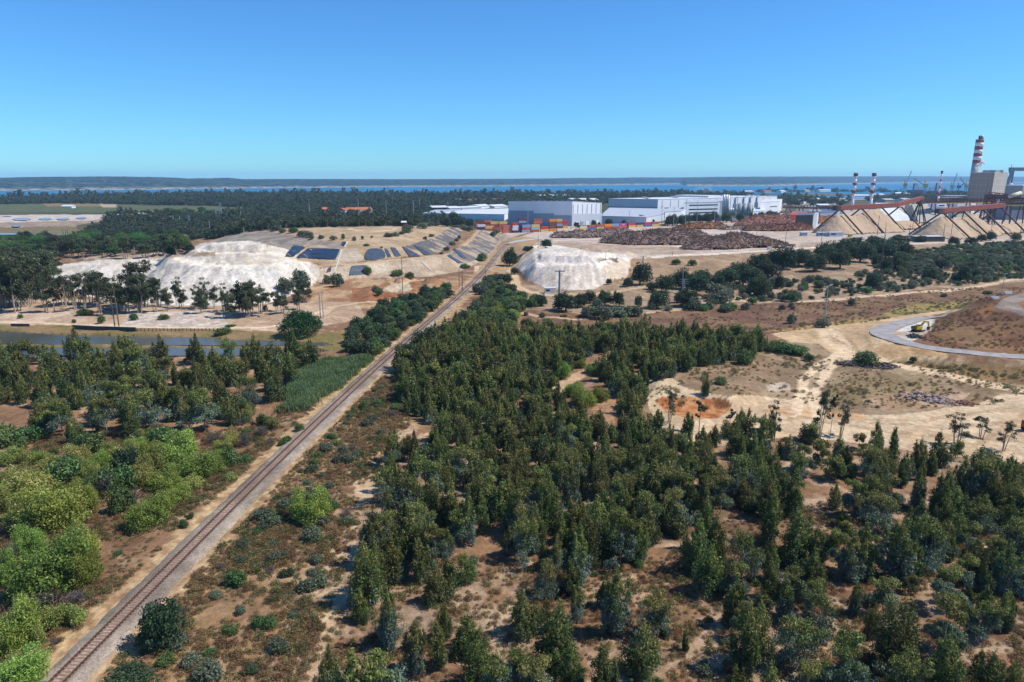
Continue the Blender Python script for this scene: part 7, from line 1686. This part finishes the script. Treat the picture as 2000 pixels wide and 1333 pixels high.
many('gum', [(x_, 503+gr.uniform(-5, 3), gr.uniform(26, 38), gr.uniform(30, 46)) for x_ in (108, 125, 140, 160, 180, 205, 215, 245, 262, 285, 305, 318, 345)], 'gum trees behind the left white heap', 'gum tree behind the left white heap')
many('green', [(320, 625, 22, 14), (262, 625, 20, 16), (200, 632, 18, 18), (40, 622, 10, 10), (145, 631, 9, 9), (400, 600, 18, 14), (518, 608, 10, 14), (450, 638, 20, 6), (590, 662, 24, 14)], 'small bushes on the sandy bank', 'small dark bush on the sandy pond bank')
# umbrella pines behind
many('pine', [(78, 480, 32, 20), (110, 486, 40, 22), (140, 482, 46, 24), (165, 478, 40, 20), (180, 468, 36, 20), (155, 492, 40, 22), (190, 492, 36, 20), (215, 490, 40, 22), (232, 476, 34, 18), (225, 500, 40, 20), (200, 502, 36, 18), (270, 468, 28, 14), (345, 470, 30, 16), (350, 486, 36, 22), (338, 460, 26, 12), (310, 480, 30, 16), (280, 495, 34, 18), (255, 492, 30, 16), (10, 492, 40, 24), (40, 500, 44, 26), (-10, 500, 44, 26), (70, 498, 40, 22), (120, 498, 36, 18), (320, 497, 30, 16)], 'umbrella pines behind the left white heap', 'umbrella pine in the wood behind the left white heap')
many('pine', [(px_, 418+gr.uniform(-3, 6), gr.uniform(15, 22), gr.uniform(8, 11)) for px_ in np.linspace(330, 460, 13)], 'far umbrella pines', 'umbrella pine in the bright far belt')
many('pine', [(px_, row_, gr.uniform(26, 44), gr.uniform(15, 24)) for px_, row_ in zip(gr.uniform(0, 365, 44), gr.uniform(474, 500, 44)) if row_ < 500-.02*px_], 'umbrella pines behind the left white heap', 'umbrella pine in the wood behind the left white heap')
many('oak', [(px_, row_, gr.uniform(20, 32), gr.uniform(16, 24)) for px_, row_ in zip(gr.uniform(0, 370, 46), gr.uniform(468, 498, 46))], 'dark trees behind the left white heap', 'dark tree in the wood behind the left white heap')
many('oak', [(px_, row_, gr.uniform(24, 40), gr.uniform(18, 30)) for px_, row_ in ((1410, 545), (1400, 562), (1580, 512), (1715, 520), (1500, 562))], 'oaks on the slope below the yard', 'dark oak on the slope below the yard')
# trees of the works
many('oak', [(885, 440, 26, 30), (900, 443, 30, 26), (875, 443, 24, 22), (915, 444, 20, 20), (1158, 446, 14, 18), (1168, 446, 12, 14), (1250, 437, 18, 20), (1235, 438, 12, 14), (1190, 440, 16, 14), (1218, 440, 10, 12), (1262, 436, 10, 10), (1275, 436, 8, 8), (1303, 441, 14, 18), (1313, 442, 26, 26), (1330, 441, 26, 24), (1345, 436, 20, 20), (1362, 435, 30, 22), (1380, 436, 26, 22), (1395, 432, 20, 22), (1418, 435, 22, 22), (1446, 434, 20, 20), (1471, 430, 10, 12), (1485, 430, 16, 18), (1505, 430, 24, 22), (1518, 428, 16, 14), (1379, 415, 10, 16), (1125, 444, 12, 12), (1098, 445, 8, 10), (1130, 446, 8, 8), (1292, 424, 6, 5)], 'trees around the works', 'dark tree around the works')
# spindly gums by the bare clearing
many('sgum', [(1600, 860, 34, 100, 'thin bare-stemmed gum with tufted top by the bare clearing, left one'), (1640, 852, 34, 76, 'leaning thin gum with a round tuft by the bare clearing'), (1622, 846, 22, 86, 'thinnest bare-stemmed gum between two others by the clearing'), (1870, 866, 44, 66, 'open gum tree with tufts at the right end of the bare clearing'), (1915, 856, 34, 46, 'small tufted gum on the bare tan ground'), (1958, 880, 34, 60, 'tufted gum close to the orange truck'), (1512, 862, 30, 84, 'slim gum tree in front of the orange banded ground'), (1425, 852, 30, 60, 'slim dark gum in front of the orange pit'), (1365, 842, 32, 70, 'slim gum rising over the left half of the orange pit'), (1305, 826, 34, 66, 'open gum tree left of the orange pit')], None)
many('euc', [(760, 1270, 64, 112, 'solitary dark eucalyptus with long shadow beside the sandy path'), (652, 1370, 80, 130, 'eucalyptus at the bottom edge beside the sandy path'), (718, 1170, 76, 110, 'eucalyptus at the left tip of the stand beside the sandy path'), (1358, 1120, 84, 120, 'broad blue-green eucalyptus at the edge of the bare patch'), (1835, 1020, 60, 74, 'eucalyptus on several bare stems in the right plot'), (1378, 772, 24, 44, 'narrow eucalyptus above the orange pit')], None)

for name, L_ in DEF.items():
    A = np.array([(q[1][0], q[1][1], q[1][2], q[2]) for q in L_]); px, py = project(A[:, 0], A[:, 1], A[:, 2])
    on = (px > -5) & (px < 2005) & (py < 1340); o_ = np.argsort(-np.where(on, A[:, 3]/A[:, 1], 0)); n_ = max(12, 285-NPUT.get(name, 0))
    first = {}
    for i in o_[:n_]:
        kind, (x, y, z), w, h, base, zo, group = L_[i]
        t = put(kind, (x, y, z), w, h, finish_label(base, x, y, z+zo), group); first.setdefault(kind, []).append((t, V[kind]))
    rest_ = o_[n_:]
    if len(rest_):
        ks = [L_[i][0] for i in rest_]; prot = []; kid = {}
        for k in sorted(set(ks)):
            src = first.get(k) or list(first.values())[0]; kid[k] = len(prot); prot.append(list(src[0][0].children))
        sc = np.array([(L_[i][2]/V[L_[i][0]][1],)*2+(L_[i][3]/V[L_[i][0]][2],) for i in rest_])
        o = gn_scatter(name.replace('bush', 'thicket'), prot, A[rest_, :3], sc, prng.uniform(0, 6.28, len(rest_)), np.array([kid[k] for k in ks])); tag(o, 'smaller %s scattered over the scrub and slopes' % name.replace('_', ' ').replace('bush', 'bushes'), 'thicket'); print(name, n_, len(rest_))
# ---------------------------------------------------------------- woods far off: one mass
WN = [m_bush(300+i, 10, 8.5, 420, 1.5, FORP, cr=2.3, z0=1., k=24, elong=1.5) for i in range(4)]+[m_gum(310+i, 13, 8, 380, 1.5) for i in range(2)]
wp = []
many_w = []
F1 = [(-140, 403), (-140, 393), (40, 391), (60, 388.5), (200, 385.5), (420, 382), (850, 381.5), (1050, 383), (1060, 392), (1000, 402), (860, 408), (830, 424), (905, 437), (860, 441), (560, 446), (520, 456), (440, 470), (390, 495), (330, 494), (150, 500), (105, 500), (95, 478), (170, 452), (215, 434), (215, 421), (400, 421), (480, 412), (480, 406), (400, 402), (280, 401), (230, 399), (90, 398)]
F2 = [(1000, 384), (1050, 382), (1470, 382), (1470, 386), (1340, 390), (1190, 397), (1170, 402), (1060, 400), (1000, 402)]
F3 = [(1480, 387), (1640, 392), (1660, 396), (1660, 404), (1540, 402), (1490, 396)]
F4 = [(1480, 373), (1760, 373), (1760, 377.5), (1480, 377.5)]
F5 = [(1690, 386), (1900, 382), (1900, 392), (1760, 397), (1690, 395)]
F6 = [(-100, 430), (-100, 500), (90, 500), (95, 478), (60, 470)]
FH = [[(20, 466), (100, 470), (150, 464), (370, 458), (385, 478), (370, 497), (330, 498), (150, 503), (20, 503)], [(630, 418.5), (735, 418), (735, 424), (630, 424)], [(840, 414), (900, 412), (1000, 408), (1000, 440), (905, 437), (850, 430)], [(890, 399), (995, 397), (995, 392), (890, 393)]]
def wood(poly, seed, dens, k0=7.5):
    out = []
    for y0, y1 in ((600, 900), (900, 1300), (1300, 1800), (1800, 2600), (2600, 4500)):
        sp = max(k0, y0/95)
        p, r_ = scatter(poly, sp, seed+int(y0), lambda x, y, px, py, r: (r.random(len(x)) < dens) & (y >= y0) & (y < y1), True, FH)
        if len(p): out.append(np.column_stack([p, np.full(len(p), sp)]))
    return np.concatenate(out) if out else np.zeros((0, 4))
wd = [wood(F1, 400, .93), wood(F2, 500, .9), wood(F3, 600, .35), wood(F4, 700, .35), wood(F5, 800, .3)]
wa = np.concatenate(wd); wr = np.random.default_rng(8)
ws = (wa[:, 3]/8.2)**.85*wr.uniform(.75, 1.2, len(wa)); wz = np.clip(wr.uniform(.75, 1.25, len(wa))*(.55+.9*fbm(wa[:, 0]/120, wa[:, 1]/120, 66)), .4, 1.5)
wi = np.where(wr.random(len(wa)) < .22, wr.integers(4, 6, len(wa)), wr.integers(0, 4, len(wa)))
near = np.argsort(wa[:, 1])[:6]; wprot = []
for k, i in enumerate(near):
    x, y, z = wa[i, :3]; t = plant('woodland_tree', WN[k], (x, y, z), (1, 1, 1), 0, finish_label('dark tree at the front of the far wood', x, y, z+4), 'tree', 'far wood front trees', ('crown', 'stem' if k < 4 else 'trunk')); wprot.append(list(t.children))
kp = np.ones(len(wa), bool); kp[near] = False
o = gn_scatter('far_woodland', wprot, wa[kp, :3], np.stack([ws, ws, ws*.75*wz], 1)[kp], wr.uniform(0, 6.28, kp.sum()), wi[kp]); tag(o, 'dark woodland covering the plain between the landfill and the estuary', 'woodland')
print('wood', len(wa))

# ---------------------------------------------------------------- heath, dry grass, reeds
HN = [m_bush(400+i, 1.2, .65, 260, .17, HEAP_, z0=.05, k=12, elong=3, multi=False) for i in range(4)]
DN = [m_bush(410+i, 1.0, .5, 200, .22, DRYP, z0=.03, k=10, elong=5, multi=False) for i in range(3)]
ON = [m_bush(420+i, 1.3, .7, 260, .17, pal([(.14, .15, .05), (.10, .12, .042), (.20, .19, .075), (.085, .10, .04)], [3, 3, 2, 2]), z0=.05, k=12, elong=3, multi=False) for i in range(3)]
def tufts(name, label, cat, poly_list, protos, seed, pname, plabel, size):
    pts = []
    for k, (poly, sp, d, thr) in enumerate(poly_list):
        p, r_ = scatter(poly, sp, seed+k, lambda x, y, px, py, r: r.random(len(x)) < d*sstep(thr, thr+.12, fbm(x/7, y/7, seed)))
        pts.append(p)
    P_ = np.concatenate(pts); r_ = np.random.default_rng(seed); s = r_.uniform(*size, len(P_))
    o_ = np.argsort(P_[:, 1]); on = project(*P_[o_].T); o_ = o_[(on[0] > 20) & (on[0] < 1980) & (on[1] < 1320)]
    pr_ = []
    for k in range(len(protos)):
        i = o_[40+k*151]; x, y, z = P_[i]
        t = plant(pname, protos[k], (x, y, z), (1.1, 1.1, 1.1), 0, finish_label(plabel, x, y, z+.3), cat, plabel.split(' near')[0].split(' clump')[0]+'s in the scrub', ('crown', 'stem')); pr_.append(list(t.children)[:1])
    o = gn_scatter(name, pr_, P_, np.stack([s, s, s*r_.uniform(.7, 1.2, len(P_))], 1), r_.uniform(0, 6.28, len(P_)), r_.integers(0, len(protos), len(P_))); tag(o, label, 'ground cover'); print(name, len(P_))
SR = [(160, 1400), (270, 1230), (400, 1080), (520, 950), (640, 830), (740, 735), (790, 740), (800, 830), (740, 900), (690, 1060), (640, 1200), (580, 1400)]
SL = [(-80, 1420), (-80, 850), (440, 840), (600, 790), (640, 790), (500, 900), (330, 1070), (160, 1260), (60, 1420)]
CL = [(1255, 790), (1290, 725), (1500, 690), (1560, 690), (1640, 700), (1760, 710), (2060, 725), (2060, 770), (1960, 790), (1760, 800), (1560, 790), (1440, 770), (1300, 800)]
HF = [(1020, 640), (1060, 622), (1350, 608), (1560, 592), (1900, 562), (2060, 560), (1930, 590), (1700, 628), (1500, 655), (1250, 645)]
SP = [(1790, 668), (1838, 620), (1925, 598), (1975, 618), (2060, 650), (2060, 700), (1900, 688)]
tufts('heath_cover', 'brown heath tussocks scattered over the dry ground', 'heath', [(SR, 1.0, .65, .38), (SL, 1.0, .7, .40), (R2, 1.2, .65, .42), (CL, 2.4, .55, .53), (HF, 2.2, .7, .5), (SP, 2.0, .8, .35)], HN, 900, 'heath_clump', 'brown heath clump near the bottom of the scrub', (.6, 1.5))
tufts('dry_grass', 'straw-coloured grass tufts over the open ground and track verges', 'grass', [(SR, .8, .9, .33), (SL, 1.0, .6, .40), (R2, 1.0, .7, .38), (CL, 1.5, .7, .45), ([(60, 1420), (480, 950), (700, 760), (720, 770), (520, 960), (200, 1420)], 1.3, .6, .35), (HF, 3.5, .5, .42)], DN, 920, 'grass_tuft', 'straw-coloured grass tuft near the bottom of the scrub', (.5, 1.25))
tufts('low_scrub', 'olive green low scrub scattered over the dry ground', 'scrub', [(SR, 1.3, .7, .44), (SL, 1.4, .6, .46), (R2, 2.0, .5, .46), (CL, 2.2, .6, .54), ([(1740, 712), (1900, 715), (2060, 725), (2060, 755), (1880, 735)], 2.4, .7, .4), ([(1560, 625), (1760, 600), (1900, 585), (1890, 600), (1700, 630), (1500, 652)], 2.6, .6, .4)], ON, 940, 'scrub_clump', 'olive green scrub clump near the bottom of the picture', (.6, 1.7))
def m_reed(seed):
    r_ = np.random.default_rng(seed); n = 150; p = r_.normal(size=(n, 2))*.75; h = r_.uniform(.7, 2.0, n); w = .09; a = r_.uniform(0, 6.28, n); lean = r_.normal(size=(n, 2))*.35
    d = np.stack([np.cos(a), np.sin(a)], 1)*w; b0 = np.column_stack([p-d, np.zeros(n)]); b1 = np.column_stack([p+d, np.zeros(n)]); t1 = np.column_stack([p+lean+d*.5, h]); t0 = np.column_stack([p+lean-d*.5, h])
    return crown('crown', [(np.stack([b0, b1, t1, t0], 1).reshape(-1, 3), np.arange(n*4).reshape(-1, 4), pal([(.17, .25, .095), (.22, .29, .115), (.12, .20, .115), (.26, .31, .10)], [3, 3, 2, 1])(r_, 0, n))])
rp, rr_ = scatter([(576, 742), (600, 716), (660, 706), (728, 702), (738, 712), (700, 742), (640, 768), (590, 800), (552, 806), (560, 780)], 1.05, 950); pr_ = []
RN = [m_reed(k) for k in range(3)]
rp = rp[rr_.random(len(rp)) < .35+fbm(rp[:, 0]/3, rp[:, 1]/3, 89)]
for k in range(3):
    x, y, z = rp[k*97]; t = thing('reed_clump', finish_label('green reed clump at the edge of the reed bed', x, y, z+1), 'reeds', (x, y, z), 'reed clumps'); o = bpy.data.objects.new('blades', RN[k]); COL.objects.link(o); o.parent = t; pr_.append([o])
s = rr_.uniform(.75, 1.2, len(rp)); s *= (.55+.8*fbm(rp[:, 0]/5, rp[:, 1]/5, 88)); o = gn_scatter('reed_bed', pr_, rp, np.stack([s, s, s], 1), rr_.uniform(0, 6.28, len(rp)), rr_.integers(0, 3, len(rp))); tag(o, 'blue-green reed bed left of the track below the ponds', 'reeds')

# ---------------------------------------------------------------- haze over the whole plain
hz = bpy.data.materials.new('haze'); hz.use_nodes = True; N, L = hz.node_tree.nodes, hz.node_tree.links; N.remove(N['Principled BSDF'])
pv = N.new('ShaderNodeVolumePrincipled'); pv.inputs['Color'].default_value = (.45, .72, 1, 1); pv.inputs['Density'].default_value = HAZE; pv.inputs['Anisotropy'].default_value = .1
L.new(pv.outputs[0], N['Material Output'].inputs['Volume'])
o = MB().box((0, 6500, 76), (30000, 15000, 166)).build('haze', hz); tag(o, kind='stuff')
